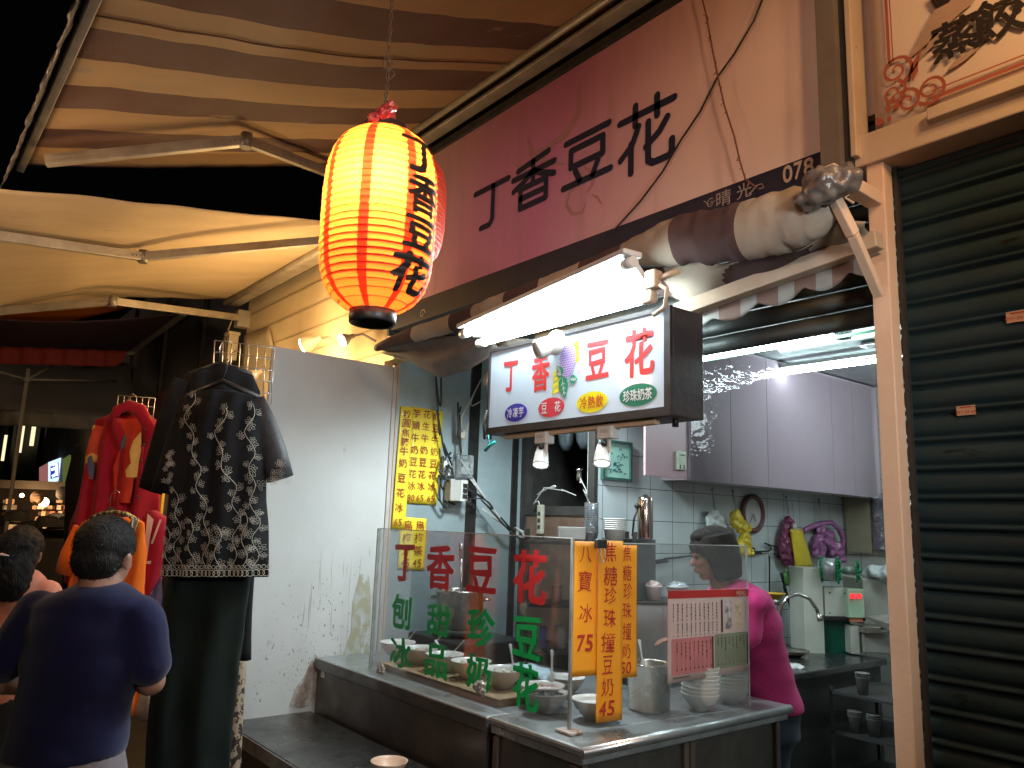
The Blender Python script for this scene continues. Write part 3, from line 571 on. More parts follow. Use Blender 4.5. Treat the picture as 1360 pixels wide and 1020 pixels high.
# second awning
a2 = thing('cream_awning', 'plain cream awning left of the lantern, lit yellow by the clamp lamps', 'awning', (-5.7, 1.3, 3.4))
def a2f(u, v):
    x = -7.0+(7.0-4.5)*u; y = 2.3-2.9*v
    return (x, y, 3.58-.18*(2.3-y)-.2*(1-u)*max(0, 1.45-y)**1.2-.04*math.sin(v*math.pi)*math.sin(u*math.pi)+.012*noise.noise(V((x*1.5, y*4, 3))))
m_ = MB(); m_.grid(a2f, 50, 50, th=.003); m_.build('canopy_fabric', mat('awning_sand', (.56, .42, .25), .8, 0, (.46, .34, .2), sc=1.4, st=(2.5, .5, 1), bump=.2, bsc=50, spots=[((.34, .25, .14), 2.2, .63, (2, .35, 1))]), a2)
m_ = MB(); bar(m_, (-7.03, 2.32, 3.57), (-4.48, 2.32, 3.57), .1, .07, bev=.01); m_.tube([(-7.03, 2.25, 3.55), (-4.48, 2.25, 3.55)], .028, 12); m_.build('cassette', alu, a2)
n2 = V((0, -.18, 1)).normalized(); o2 = V((0, 2.3, 3.46))
arm([(-60, 305), (190, 341), (450, 318)], o2, n2, a2)
arm([(-60, 418), (150, 400), (318, 422)], V((0, 2.3, 3.38)), n2, a2)
m_ = MB(); q = P(315, 420, Y=2.35); m_.box(q+V((0, .05, -.02)), (.1, .12, .16), bev=.01); m_.build('wall_bracket', alu, a2)
m_ = MB(); q = P(307, 462, Y=2.36); m_.box(q, (.1, .09, .24), bev=.008); m_.box(q+V((0, 0, .13)), (.12, .11, .03), bev=.005)
m_.tube([q+V((-.07, 0, -.15)), q+V((-.12, -.03, .1)), q+V((-.02, 0, .3))], .008, 6)
tag(m_.build('power_box', mat('cream_box', (.6, .5, .33), .5), None, q), 'cream electrical box on the wall below the cream awning bracket', 'electrical box')
# third awnings / tent in the dim distance
a3 = thing('dark_awning', 'dark purple awning with a dull red edge behind the cream awning', 'awning', (-9, 1.5, 3.3))
A, Bq, D1, D2 = P(243, 415, Y=2.4), P(172, 468, Y=2.4), P(-60, 418, X=P(243, 415, Y=2.4).x), P(-80, 462, X=P(172, 468, Y=2.4).x)
m_ = MB(); m_.grid(lambda u, v: A.lerp(Bq, u).lerp(D1.lerp(D2, u), v)-UP*.08*math.sin(v*3.1), 20, 20, th=.004); m_.build('canopy_fabric', mat('plum_cloth', (.09, .045, .065), .8), a3)
m_ = MB(); bar(m_, A, Bq, .08, .07); m_.build('cassette', mat('grey_bar', (.3, .29, .28), .5), a3)
m_ = MB(); q0, q1 = P(168, 466, D=9.5), P(-60, 458, D=8.6); m_.grid(lambda u, v: q0.lerp(q1, u)-UP*(.2*v*(1 if u > .06 else math.sqrt(max(u, 0.001)/.06)))+HD*.02*math.sin(u*50), 60, 4, th=.004); m_.build('red_valance', mat('brick_cloth', (.3, .035, .03), .8), a3)
oa = MB(); c4 = [P(-30, 411, D=8.6), P(160, 399, D=9.2), P(168, 409, D=9.4), P(-30, 447, D=8.3)]
oa.grid(lambda u, v: c4[0].lerp(c4[1], u).lerp(c4[3].lerp(c4[2], u), v)-UP*.03*math.sin(u*3.1)*v, 20, 6, th=.004)
tag(oa.build('orange_awning', translucent('orange_sheet', (.8, .25, .03), (.9, .3, .03), .5), None, c4[1]), 'strip of orange awning peeking under the lowest awning arm at the left edge', 'awning')
tn = thing('tent_canopy', 'grey market tent canopy on a thin pole at the far left', 'tent', P(30, 700, D=9))
T0 = [P(-60, 470, D=10), P(170, 482, D=10.4), P(186, 556, D=9.6), P(-60, 541, D=8.8)]
m_ = MB(); m_.grid(lambda u, v: T0[0].lerp(T0[1], u).lerp(T0[3].lerp(T0[2], u), v)+UP*.06*math.sin(v*3.1)*math.sin(u*6), 24, 10, th=.004); m_.build('tent_fabric', mat('tent_grey', (.13, .125, .125), .8, 0, (.1, .095, .1), sc=1.5), tn)
T1 = [P(-60, 541, D=8.79), P(186, 556, D=9.59)]
m_ = MB(); m_.grid(lambda u, v: T1[0].lerp(T1[1], u)-UP*.17*v+HD*.03*math.sin(u*30), 50, 4, th=.004); m_.build('tent_valance', mat('tent_edge', (.2, .19, .18), .8), tn)
m_ = MB(); m_.tube([P(38, 490, D=8.6), V((P(18, 640, D=8.6).x, P(18, 640, D=8.6).y, 0))], .02, 8); m_.build('pole', mat('pole_grey', (.35, .33, .3), .5), tn)
m_ = MB(); k0 = P(36, 504, D=8.55); m_.tube([P(-60, 478, D=8.8), k0, P(155, 506, D=10)], .013, 6); m_.tube([k0, P(80, 480, D=10)], .011, 6); m_.sph(k0, .035, 10, 8); m_.build('strut', mat('strut_grey', (.33, .32, .3), .5), tn)
# ================================================================== the rolled awning over the counter
ra = thing('rolled_awning', 'rolled up cream and brown striped awning under the purple signboard', 'awning', (-2.4, 2.15, 2.7))
roll_c = mat('roll_cream', (.42, .36, .28), .95, 0, (.38, .31, .23), sc=7, bump=.5, bsc=14, spots=[((.1, .07, .05), 16, .68, (.3, 1, 1))])
roll_b = mat('roll_brown', (.09, .05, .045), .95, 0, (.07, .04, .035), sc=7, bump=.5, bsc=14)
pts = [(500, 462, 5), (522, 453, 8), (560, 441, 11), (603, 429, 13), (650, 409, 13), (700, 390, 13), (750, 370, 13), (790, 354, 14), (830, 338, 16), (860, 331, 24), (905, 318, 34), (950, 314, 37), (985, 308, 40), (1030, 297, 42), (1065, 288, 41), (1090, 279, 34), (1112, 266, 20)]
def bandof(x):
    for e_, c_ in ((548, 1), (600, 0), (632, 1), (672, 0), (718, 1), (774, 0), (830, 1), (905, 0), (990, 1), (9999, 0)):
        if x < e_: return c_
secs = []; cols = []
fine = []
for (x0, y0, r0), (x1, y1, r1) in zip(pts[:-1], pts[1:]):
    k = max(2, int((x1-x0)/4))
    for i in range(k): t = i/k; fine.append((x0+(x1-x0)*t, y0+(y1-y0)*t, r0+(r1-r0)*t))
for x, y, r in fine:
    c_ = P(x, y, Y=2.16); R_ = r*dep(c_)/F*1.0; w_ = 1+.05*noise.noise(V((x*.09, 0, 0)))
    secs.append((c_, V((.0, R_*.75*w_, 0)), V((0, 0, R_*w_)))); cols.append(x)
m_ = MB(); m_.loft(secs, 28, mif=lambda j: bandof(cols[j]), rip=lambda a, s_: .10*noise.noise(V((a*6, s_*34, 0)))+.05*noise.noise(V((a*14, s_*110, 3)))+.03*math.sin(a*25+s_*70))
m_.build('fabric_roll', [roll_c, roll_b], ra)
m_ = MB()
top = [(838, 352), (880, 352), (940, 348), (1000, 345), (1060, 330), (1110, 300), (1150, 290)]; bot = [(872, 392), (915, 404), (960, 386), (1000, 373), (1060, 352), (1110, 335), (1160, 318)]
def lerpl(L_, u):
    t = u*(len(L_)-1); k = min(int(t), len(L_)-2); t -= k; return (L_[k][0]*(1-t)+L_[k+1][0]*t, L_[k][1]*(1-t)+L_[k+1][1]*t)
m_.grid(lambda u, v: P(*lerpl(top, u), Y=2.20).lerp(P(*lerpl(bot, u), Y=2.33), v)+V((0, -.03*math.sin(v*3.1), -.01*math.sin(v*3.1+u*20))), 60, 10, th=.003, mif=lambda u, v: 1 if (u+.08*v) < .17 or .42 < (u+.08*v) < .78 else 0)
m_.build('loose_fold', [roll_c, roll_b], ra)
m_ = MB(); bar(m_, P(900, 414, Y=2.30), P(1168, 318, Y=2.30), .05, .055); bar(m_, P(900, 422, Y=2.34), P(1168, 333, Y=2.34), .03, .02); m_.build('front_bar', cream_trim, ra)
m_ = MB(); m_.grid(lambda u, v: P(905+250*u, 418-88*u, Y=2.33)-UP*(v*(.055+.035*abs(math.sin(u*13+1)))), 70, 6, th=.003, mif=lambda u, v: 0 if (u*5) % 1 > .5 else 1); m_.build('scalloped_valance', [mat('valance_pale', (.35, .36, .33), .8), mat('valance_brown', (.22, .15, .12), .8)], ra)
m_ = MB()
tl = [(505, 462), (540, 455), (580, 447), (620, 446), (655, 440)]; bl2 = [(512, 470), (540, 478), (582, 501), (622, 490), (660, 470)]
m_.grid(lambda u, v: P(*lerpl(tl, u), Y=2.2).lerp(P(*lerpl(bl2, u), Y=2.3), v)+V((0, -.02*math.sin(v*9+u*4), 0)), 30, 14, th=.003); m_.build('sagging_end', mat('dim_cloth', (.16, .13, .115), .85, 0, (.1, .08, .07), sc=5, bump=.4, bsc=12), ra)
m_ = MB(); c_ = P(1094, 246, Y=2.08); m_.sph(c_, (.066, .06, .055), 28, 18); m_.sph(c_+V((-.045, 0, -.03)), (.04, .045, .03), 16, 12); m_.sph(c_+V((.05, .03, .01)), (.05, .05, .045), 16, 12)
o = remesh('taped_motor', m_, .008, foil, ra, 0, disp=.02, dsc=34)
m_ = MB(); bar(m_, P(1098, 228, Y=2.14), P(1162, 266, Y=2.40), .05, .045); m_.tube([P(1130, 236, Y=2.2), P(1136, 250, Y=2.2), P(1122, 262, Y=2.2), P(1134, 270, Y=2.22)], .005, 6); m_.build('arm', orange_post, ra)
m_ = MB(); bar(m_, P(1106, 258, Y=2.12), P(1133, 312, Y=2.2), .03, .035); bar(m_, P(1133, 312, Y=2.2), P(1168, 392, Y=2.36), .03, .03); m_.build('brace', orange_post, ra)
m_ = MB(); m_.grid(lambda u, v: P(648+52*u, 455-6*u, Y=2.42)-UP*(v*(.2+.1*noise.noise(V((u*6, 1, 0)))))+YA*.03*math.sin(u*7+v*4), 16, 10, th=.006)
tag(m_.build('torn_board', mat('damp_board', (.2, .16, .12), .8, 0, (.12, .1, .08), sc=9, bump=.5), None, P(670, 470, Y=2.42)), 'torn brown board hanging beneath the awning left of the sign box', 'board')
# bright fixture
tf = thing('twin_tube_fixture', 'very bright twin white tube fixture between the rolled awning and the sign box', 'tube lamp', P(745, 400, Y=2.2))
q = [P(622, 441, Y=2.15), P(836, 351, Y=1.98), P(868, 396, Y=2.12), P(652, 456, Y=2.19)]
m_ = MB(); m_.prism([x+UP*.02 for x in q], UP*.03); m_.build('reflector', mat('reflector_white', (.8, .82, .82), .4), tf)
for a, b_ in ((P(618, 443, Y=2.10), P(836, 350, Y=1.93)), (P(640, 455, Y=2.17), P(862, 396, Y=2.11))):
    MB().tube([a, b_], .016, 14).build('tube', led, tf)
    m_ = MB(); d = (b_-a).normalized()
    for p_ in (a, b_): m_.tube([p_-d*.03, p_+d*.025], .021, 12)
    m_.build('tube_cap', white_pl, tf); sd_ = d.cross(UP).normalized(); m_ = MB(); m_.box((a+b_)/2+UP*.034, ((b_-a).length+.04, .085, .022), (d, sd_, sd_.cross(d)), bev=.006); m_.build('tube_light_block', white_pl, tf)  # box above each tube added to keep its light off the awning
m_ = MB(); c_ = P(868, 372, Y=2.06); m_.box(c_, (.05, .05, .07), bev=.01); m_.box(c_+V((-.02, 0, -.06)), (.05, .04, .05), bev=.012); m_.tube([c_+V((.02, 0, -.02)), c_+V((.07, -.01, -.05)), c_+V((.05, 0, -.11)), c_+V((0, 0, -.13))], .008, 8); m_.tube([c_, c_+V((.09, .03, .02))], .012, 8); m_.build('end_socket', cream_trim, tf)
# ================================================================== hanging sign box
facem = mat('sign_face', (.47, .56, .64), .3, 0, (.44, .53, .61), sc=1.5, coat=.3); _b = facem.node_tree.nodes['Principled BSDF']; _b.inputs['Emission Color'].default_value = (.72, .86, 1, 1); _b.inputs['Emission Strength'].default_value = .12
hb = thing('hanging_sign_box', 'white shop sign box with red characters, coloured ovals and grape emblem, hung over the counter', 'sign box', (-2.26, 2.15, 2.24))
hx0, hx1, hz0, hz1 = -2.79, -1.735, 2.04, 2.432; hyb = min(P(935, 552, X=hx1).y, 2.32)
box_dk = mat('sign_box_black', (.022, .022, .028), .55, 0, (.04, .035, .035), sc=7, bump=.15, spots=[((.3, .28, .25), 25, .78, (1, 1, 1))])
MB().bx(hx0, hx1, 2.105, hyb, hz0, hz1, bev=.004).build('box_body', box_dk, hb)
m_ = MB(); t_ = .02; m_.bx(hx0, hx1, 2.09, 2.104, hz1-t_*.8, hz1); m_.bx(hx0, hx1, 2.09, 2.104, hz0, hz0+t_*1.5); m_.bx(hx0, hx0+t_*.6, 2.09, 2.104, hz0+t_*1.5, hz1-t_*.8); m_.bx(hx1-t_*1.4, hx1, 2.09, 2.104, hz0+t_*1.5, hz1-t_*.8)
m_.build('frame', mat('worn_frame', (.02, .017, .016), .5, .1, (.035, .03, .028), sc=10, spots=[((.5, .5, .47), 14, .66, (1, 1, 1))]), hb)
MB().bx(hx0+t_*.6, hx1-t_*1.4, 2.098, 2.1035, hz0+t_*1.5, hz1-t_*.8).build('face_panel', facem, hb)
H = lambda x, y, l=0.: P(x, y, Y=2.0965-l); sign_red = mat('sign_red', (.75, .045, .05), .4)
for ch, cx, cy, w_, h_ in (('丁', 678, 500, .092, .13), ('香', 718, 496, .105, .15), ('豆', 793, 478, .115, .145), ('花', 849, 468, .135, .17)):
    m_ = MB(); put(m_, ch, H(cx, cy), XA, UP, w_, h_, 0, 0, .045, fat=.028); m_.build('red_character', sign_red, hb)
def oval(cx, cy, w_, h_, m, name, txt, tm, ts, gapf=1.):
    c_ = H(cx, cy); e = MB(); e.prism([c_+XA*(w_/2*math.cos(t*.1571))+UP*(h_/2*math.sin(t*.1571)) for t in range(40)], V((0, -.001, 0)))
    ob = e.build(name, m, hb); e = MB(); n_ = len(txt)
    for i, ch in enumerate(txt):
        if ch != ' ': put(e, ch, c_+V((w_*.78/n_*(i-(n_-1)/2)*gapf, -.0022, 0)), XA, UP, ts*.9, ts*1.15, 0, fat=.012)
    e.build('oval_text', tm, ob)
wht = mat('white_ink', (.85, .85, .85), .4)
oval(685, 548, .15, .078, mat('oval_blue', (.03, .03, .4), .4), 'blue_oval', '冷凍芋', wht, .037)
oval(732, 541, .158, .08, mat('oval_red', (.7, .04, .07), .4), 'red_oval', '豆 花', wht, .038)
oval(786, 534, .168, .082, mat('oval_yellow', (.85, .72, .01), .4), 'yellow_oval', '冷熱飲', mat('ink_redo', (.7, .08, .02), .4), .042)
oval(847, 524.5, .18, .083, mat('oval_green', (.0, .19, .11), .4), 'green_oval', '珍珠奶茶', wht, .037)
e = MB()
for dx, dz, w_, h_ in ((-.052, -.055, .05, .1), (.045, .045, .055, .09)):
    c_ = H(752, 486)+V((dx, 0, dz))
    for k in range(4):
        z_ = -h_/2+h_/4*k; e.prism([c_+V((-w_/2, 0, z_-.008)), c_+V((w_/2, 0, z_+.012)), c_+V((w_/2, 0, z_+.012+h_/4*.82)), c_+V((-w_/2, 0, z_-.008+h_/4*.82))], V((0, -.0008, 0)))
em = e.build('emblem', mat('emblem_yellow', (.82, .74, .02), .4), hb)
e = MB(); c_ = H(754, 478, .001); e.prism([c_+XA*(.047*math.cos(t*.2094)*(1+.12*math.sin(t*.2094)))+UP*(.075*math.sin(t*.2094)) for t in range(30)], V((0, -.0008, 0))); e.build('grape_ground', mat('grape_pale', (.6, .5, .78), .4), em)
e = MB()
for i in range(-5, 6):
    for j in range(-7, 8):
        x, z_ = i*.0098+(j % 2)*.0049, j*.0096
        if (x/.046)**2+(z_/.072)**2 < 1: e.add([c_+V((x+.0037*math.cos(k*1.047+.5), -.0012, z_+.0037*math.sin(k*1.047+.5))) for k in range(6)], [tuple(range(6))])
e.build('grape_dots', mat('grape_violet', (.2, .08, .42), .4), em)
e = MB(); e2 = MB(); c_ = H(749, 508, .003)
for an_, l_, w_ in ((-1.35, .1, .055), (2.2, .055, .04), (-.15, .045, .035), (2.75, .04, .03)):
    d = V((math.cos(an_), 0, math.sin(an_))); s_ = V((-d.z, 0, d.x)); b0 = c_+V((-.012, 0, .03))+(V((.045, 0, -.02)) if an_ > -1 and an_ < 0 else V((0, 0, 0)))
    e.prism([b0, b0+d*l_*.2+s_*w_*.45, b0+d*l_*.5+s_*w_*.5, b0+d*l_*.8+s_*w_*.25, b0+d*l_, b0+d*l_*.8-s_*w_*.25, b0+d*l_*.5-s_*w_*.5, b0+d*l_*.2-s_*w_*.45], V((0, -.0008, 0)))
    e2.stroke([b0+d*l_*.1, b0+d*l_*.85], .0025, FN, lift=.002)
    for k in (.3, .5, .7): e2.stroke([b0+d*l_*k, b0+d*l_*(k+.12)+s_*w_*.22], .002, FN, lift=.002); e2.stroke([b0+d*l_*k, b0+d*l_*(k+.12)-s_*w_*.22], .002, FN, lift=.002)
e.build('leaves', mat('leaf_green', (.0, .25, .13), .4), em); e2.build('leaf_veins', wht, em)
e = MB(); put(e, '®', H(769, 494), XA, UP, .02, .02, .0); e.build('mark', mat('sign_pink', (.75, .25, .28), .4), em)
m_ = MB(); m_.bx(-2.70, -1.83, 2.12, 2.15, 2.018, 2.038, bev=.003); m_.build('wood_strip', mat('strip_wood', (.62, .45, .3), .6, 0, (.5, .35, .22), sc=4, st=(1, 6, 6)), hb)
m_ = MB()
for x, y in ((650, 575), (897, 556)): c_ = P(x, y, Y=2.2); m_.tube([c_-UP*.03, c_+UP*.01], .012, 8)
c_ = P(651, 560, Y=2.1); m_.tube([c_+V((0, -.02, .05)), c_+V((-.02, -.02, -.02)), c_+V((-.01, -.02, -.08))], .006, 6); m_.build('hanger_stub', black, hb)
m_ = MB(); c_ = P(650, 592, Y=2.09); m_.tube([c_+V((-.03, 0, -.02)), c_, c_+V((.04, 0, .015))], .008, 6); m_.tube([c_, c_+V((-.01, 0, .05))], .004, 6)
tag(m_.build('teal_clip', mat('teal_plastic', (.05, .5, .48), .4), None, c_), 'small teal plastic clip dangling from the left corner of the sign box', 'clip')
# the round white lamp head on top
eh = thing('white_lamp_head', 'round white plastic lamp base on the top edge of the sign box', 'lamp base', H(740, 456, .05))
c_ = H(741, 456, .02); MB().lathe([(.045, 0), (.052, .006), (.052, .02), (.046, .024), (.02, .026), (.001, .026)], c_, 28, FN).build('round_base', white_pl, eh)
c2 = H(721, 462, .06); m_ = MB(); ax = (FN+V((-.6, 0, -.5))).normalized(); m_.lathe([(.022, -.05), (.038, -.03), (.042, .02), (.036, .035), (.03, .03)], c2, 24, ax); m_.build('spot_head', white_pl, eh)
MB().lathe([(.03, .03), (.02, .026)], c2, 20, ax).build('dark_lens', black, eh)
# two spotlights under the sign
def spotl(name, label, cx, cy, bx_, by_, wd):
    cb = P(bx_, by_, Y=2.13); c_ = P(cx, cy, Y=2.12); t = thing(name, label, 'spotlight', cb, 'white spotlights under the sign box')
    m_ = MB(); m_.box(cb, (.075*wd, .05, .048), bev=.004); bx = m_.build('adapter_box', white_pl, t)
    m_ = MB(); word(m_, 'LED', cb+V((0, -.0265, .008)), FX, UP, .007, 0) if 0 else [m_.stroke([cb+V((-.02, -.0255, .01-.005*k)), cb+V((.022, -.0255, .01-.005*k))], .0015, FN) for k in range(3)]
    m_.build('rating_label', mat('label_grey', (.4, .4, .4), .5), bx)
    ax = V((.25, -.3, -1)).normalized()
    m_ = MB(); m_.lathe([(.002, -.045), (.022, -.042), (.026, -.02), (.028, -.016), (.028, -.013), (.033, .03), (.034, .04), (.031, .04), (.029, .034)], c_, 28, ax); hd_ = m_.build('lamp_can', white_pl, t)
    MB().lathe([(.029, .035), (.001, .0345)], c_, 24, ax).build('lens', emis('spot_lens', (.95, 1, .98), 6), hd_)
    m_ = MB(); m_.box((c_+cb)/2+V((.02, 0, -.0)), (.012, .012, (cb-c_).length*.8), bev=.002); m_.box((c_+cb)/2+V((-.012, .01, .012)), (.01, .01, .05)); m_.build('bracket', white_pl, t)
    m_ = MB(); m_.sph((c_+cb)/2+V((.004, -.012, 0)), .012, 12, 8); m_.build('pivot', black, t)
    lamp('spot_lamp', c_+ax*.05, (.95, 1, .97), 12., .02, 'SPOT', to=c_+ax)
spotl('spotlight', 'left of the two small white spotlights under the hanging sign box', 719, 607, 723, 582, .95)
spotl('spotlight', 'right of the two small white spotlights, in front of the teal picture', 800, 604, 808, 575, 1.)
# ================================================================== lantern
tocam = (CAM-V((-1.705, .905, 1.65))).normalized(); tocam.z = 0; tocam.normalize(); rgt = tocam.cross(UP)*-1
if rgt.dot(RT) < 0: rgt = -rgt
def lantern(name, label, c_, Rm, Hh, stripes, glyphs, lit):
    t = thing(name, label, 'lantern', c_); nr = 27
    def rad(h):   # h 0..1 bottom..top
        k = [(0, .40), (.03, .58), (.07, .74), (.13, .87), (.22, .955), (.35, .995), (.5, 1.0), (.65, 1.0), (.78, .97), (.88, .88), (.94, .76), (.98, .6), (1, .42)]
        for (a, ra), (b_, rb) in zip(k[:-1], k[1:]):
            if h <= b_: s_ = (h-a)/(b_-a); return Rm*(ra+(rb-ra)*s_)
        return Rm*k[-1][1]
    def surf(th, h, lift=0., ribs=True):
        r = rad(h)+(.0035*Rm/.147*abs(math.sin(h*nr*math.pi)) if ribs else .0)+lift
        return c_+(tocam*math.cos(th)+rgt*math.sin(th))*r+UP*(Hh*(h-.5))
    n_ = 144; mz = nr*6; m_ = MB()
    for j in range(mz+1):
        for i in range(n_): m_.v.append(surf(2*math.pi*i/n_, j/mz))
    for j in range(mz):
        for i in range(n_):
            th = math.degrees(2*math.pi*(i+.5)/n_); st_ = any(abs((th-a+180) % 360-180) < 5.2 for a in stripes)
            m_.f.append([j*n_+i, j*n_+(i+1) % n_, (j+1)*n_+(i+1) % n_, (j+1)*n_+i]); m_.m.append(1 if st_ else 0); m_.sm.append(True)
    pap = translucent('lantern_paper', (.75, .10, .03), (1., .165, .03), .72, rough=.5, col2=(.7, .09, .03)); red = translucent('lantern_red', (.6, .02, .01), (.85, .018, .006), .6, rough=.5)
    m_.build('paper_shade', [pap, red], t)
    m_ = MB()
    for k in range(1, nr):
        ring = [surf(2*math.pi*i/48, k/nr, .0008, False) for i in range(49)]; m_.tube(ring, .0011, 4, cap=False)
    m_.build('rib', mat('rib_wire', (.3, .05, .02), .6), t)
    m_ = MB(); r0 = Rm*.41; b0 = c_-UP*(Hh/2)
    m_.lathe([(r0*.8, .01), (r0, .01), (r0*1.0, -.028), (r0*.95, -.032), (r0*.85, -.028), (r0*.8, .01)], b0, 32); m_.build('rim', black, t); m_ = MB(); m_.lathe([(r0*1., -.01), (r0*1.03, .022), (r0*.8, .025)], b0+UP*(Hh), 32); m_.build('rim', black, t)
    if glyphs:
        m_ = MB()
        for ch, th0, h0, w_, h_, sl in glyphs:
            tmp = MB(); put(tmp, ch, (0, 0, 0), V((1, 0, 0)), V((0, 1, 0)), w_, h_, 0, 0, .06, sl, fat=.038)
            bm = bmesh.new(); vv = [bm.verts.new(v) for v in tmp.v]
            for f in tmp.f:
                try: bm.faces.new([vv[i] for i in f])
                except ValueError: pass
            for k in range(-9, 10): bmesh.ops.bisect_plane(bm, geom=bm.verts[:]+bm.edges[:]+bm.faces[:], plane_co=(k*.006, 0, 0), plane_no=(1, 0, 0))
            for k in range(-14, 15): bmesh.ops.bisect_plane(bm, geom=bm.verts[:]+bm.edges[:]+bm.faces[:], plane_co=(0, k*.0045, 0), plane_no=(0, 1, 0))
            bm.verts.index_update()
            vs = [surf(math.radians(th0)+v.co.x/rad(h0), h0+v.co.y/Hh, .0028+v.co.z) for v in bm.verts]; fs = [[v.index for v in f.verts] for f in bm.faces]; bm.free(); m_.add(vs, fs)
        m_.build('brush_characters', mat('lantern_ink', (.01, .008, .006), .6), t)
    if lit:
        m_ = MB(); bc = c_+UP*.07+tocam*.02-rgt*.005; m_.sph(bc, .022, 16, 12); m_.tube([bc+UP*.02, bc+UP*.06], .012, 10); m_.build('bulb', warm_glow, t)
        lamp('lantern_lamp', bc+tocam*.026, (1., .68, .33), lit, .02)
    return t, surf
LC = V((-1.703, .908, 2.400))
tL, sL = lantern('paper_lantern', 'glowing red and yellow paper lantern with black brush characters hanging in front', LC, .1425, .475, [-16, 29, 74, 119, 164, 209, 254, 299], [('丁', 44, .805, .12, .088, .1), ('香', 47, .59, .105, .098, .05), ('豆', 46, .375, .105, .075, .05), ('花', 42, .165, .115, .088, .0)], 23)
L2 = P(537, 281, D=2.9)
lantern('paper_lantern', 'dim red paper lantern almost hidden behind the glowing lantern', L2, .15, .42, [], [], 0)
m_ = MB(); topc = LC+UP*.237
cordp = [topc+V((.0, 0, .0)), P(512, 150, D=2.0), P(514, 110, D=2.0), P(517, 60, D=2.0), P(521, 0, D=2.0), P(523, -60, D=2.0)]
k0 = cordp[1:]
for s_ in (0, 1):
    pp = []
    for i in range(80):
        t = i/79*(len(k0)-1.001); k = int(t); q = k0[k].lerp(k0[k+1], t-k); a = i*.55+s_*math.pi; pp.append(q+RT*(.0035*math.cos(a))+HD*(.0035*math.sin(a)))
    m_.tube(pp, .002, 6)
q = P(515, 84, D=2.0); m_.tube([q+RT*(.012*math.cos(a*.7))+UP*(.02*math.sin(a*.7)) for a in range(10)], .0018, 5); m_.tube([q, q+V((0, 0, -.03))+RT*.02, q-UP*.06-RT*.004], .0016, 5)
m_.tube([P(500, 160, D=2.0), P(511, 138, D=2.0), P(524, 160, D=2.0)], .0022, 6)
tag(m_.build('lantern_cord', mat('rust_cord', (.12, .07, .04), .8), None, q), 'twisted brown cord with a knot holding up the glowing lantern', 'cord')
m_ = MB(); c_ = P(512, 150, D=2.0); m_.sph(c_, (.028, .022, .02), 20, 12); m_.sph(c_+RT*-.032-UP*.018, (.022, .015, .012), 14, 8); m_.sph(c_+RT*.014+UP*.012, (.012, .012, .02), 12, 8)
o = remesh('red_plastic_bag', m_, .0035, mat('red_film', (.45, .05, .05), .3, 0, (.3, .03, .03), sc=40, coat=.4), None, 1, c_, disp=.011, dsc=70); tag(o, 'crumpled red plastic wrap tied on top of the glowing lantern', 'plastic wrap')
# ================================================================== clamp lamps by the cream wall
def clamplamp(label, c_, ax, body, e_, sc=1.):
    ax = V(ax).normalized(); t = thing('clamp_lamp', label, 'lamp', c_)
    prof = [(.012, -.11), (.02, -.10), (.022, -.07), (.04, -.045), (.055, -.01), (.058, 0), (.054, .002)]
    MB().lathe([(r*sc, h*sc) for r, h in prof], c_, 28, ax).build('shade', body, t)
    MB().lathe([(r*sc, h*sc) for r, h in [(.053, .0), (.045, .016), (.025, .026), (.002, .03)]], c_, 24, ax).build('bulb', warm_glow, t)
    m_ = MB(); e0 = c_-ax*.1*sc; m_.tube([e0, e0+V((.05, .04, .01)), e0+V((.09, .12, -.03))], .008, 8); m_.build('lamp_arm', mat('lamp_arm', (.5, .42, .3), .5, .4), t)
    lamp('clamp_lamp_light', c_+ax*.05*sc, (1., .66, .30), e_, .05)
    return t
clamplamp('larger clamp lamp glowing just over the top left edge of the white partition', P(406, 458, Y=2.15), (-.75, -.5, -.35), mat('lamp_shell', (.6, .5, .36), .5), 38, 1.15)
clamplamp('small round clamp lamp between the partition top and the lantern bottom', P(455, 452, Y=2.2), (-.1, -.75, -.45), mat('lamp_shell_b', (.4, .34, .25), .4, .4), 22, .8)
clamplamp('bare glowing bulb behind the black blouse by the wire grid', P(333, 500, Y=2.15), (-.4, -.6, -.45), mat('lamp_shell_c', (.5, .4, .28), .5), 15, .9)
# ================================================================== counters
def wpx(cx, cy, w_, **k): a = P(cx-w_/2, cy, **k); b_ = P(cx+w_/2, cy, **k); return (b_-a).length
def hpx(cx, cy, h_, **k): return h_*dep(P(cx, cy, **k))/F
ct = thing('steel_counter', 'grimy stainless counter with the wooden board of bowls behind the lettered glass', 'counter', (-3.5, 2.4, 0))
MB().bx(-4.345, -2.715, 2.10, 3.12, .815, .86, bev=.008).build('worktop', steel_top, ct)
MB().bx(-4.345, -2.735, 2.125, 3.1, .06, .813).build('cabinet_body', steel_dk, ct)
m_ = MB(); m_.bx(-4.345, -2.715, 2.094, 2.099, .80, .855, bev=.002); m_.bx(-4.345, -2.74, 2.118, 2.1245, .12, .79, bev=.002); m_.build('front_panel', steel_dk, ct)
q = P(429, 893, Y=2.115); m_ = MB(); m_.box(q, (.04, .003, .055)); s_ = m_.build('paper_sticker', white_pl, ct); m_ = MB()
for k in range(5): m_.stroke([q+V((-.014, -.002, .018-k*.008)), q+V((.014, -.002, .018-k*.008))], .002, FN)
m_.build('print', mat('sticker_print', (.5, .3, .25), .5), s_)
ct2 = thing('steel_counter', 'right corner counter with rounded steel edge under the side glass and bowl stacks', 'counter', (-2.42, 2.8, 0))
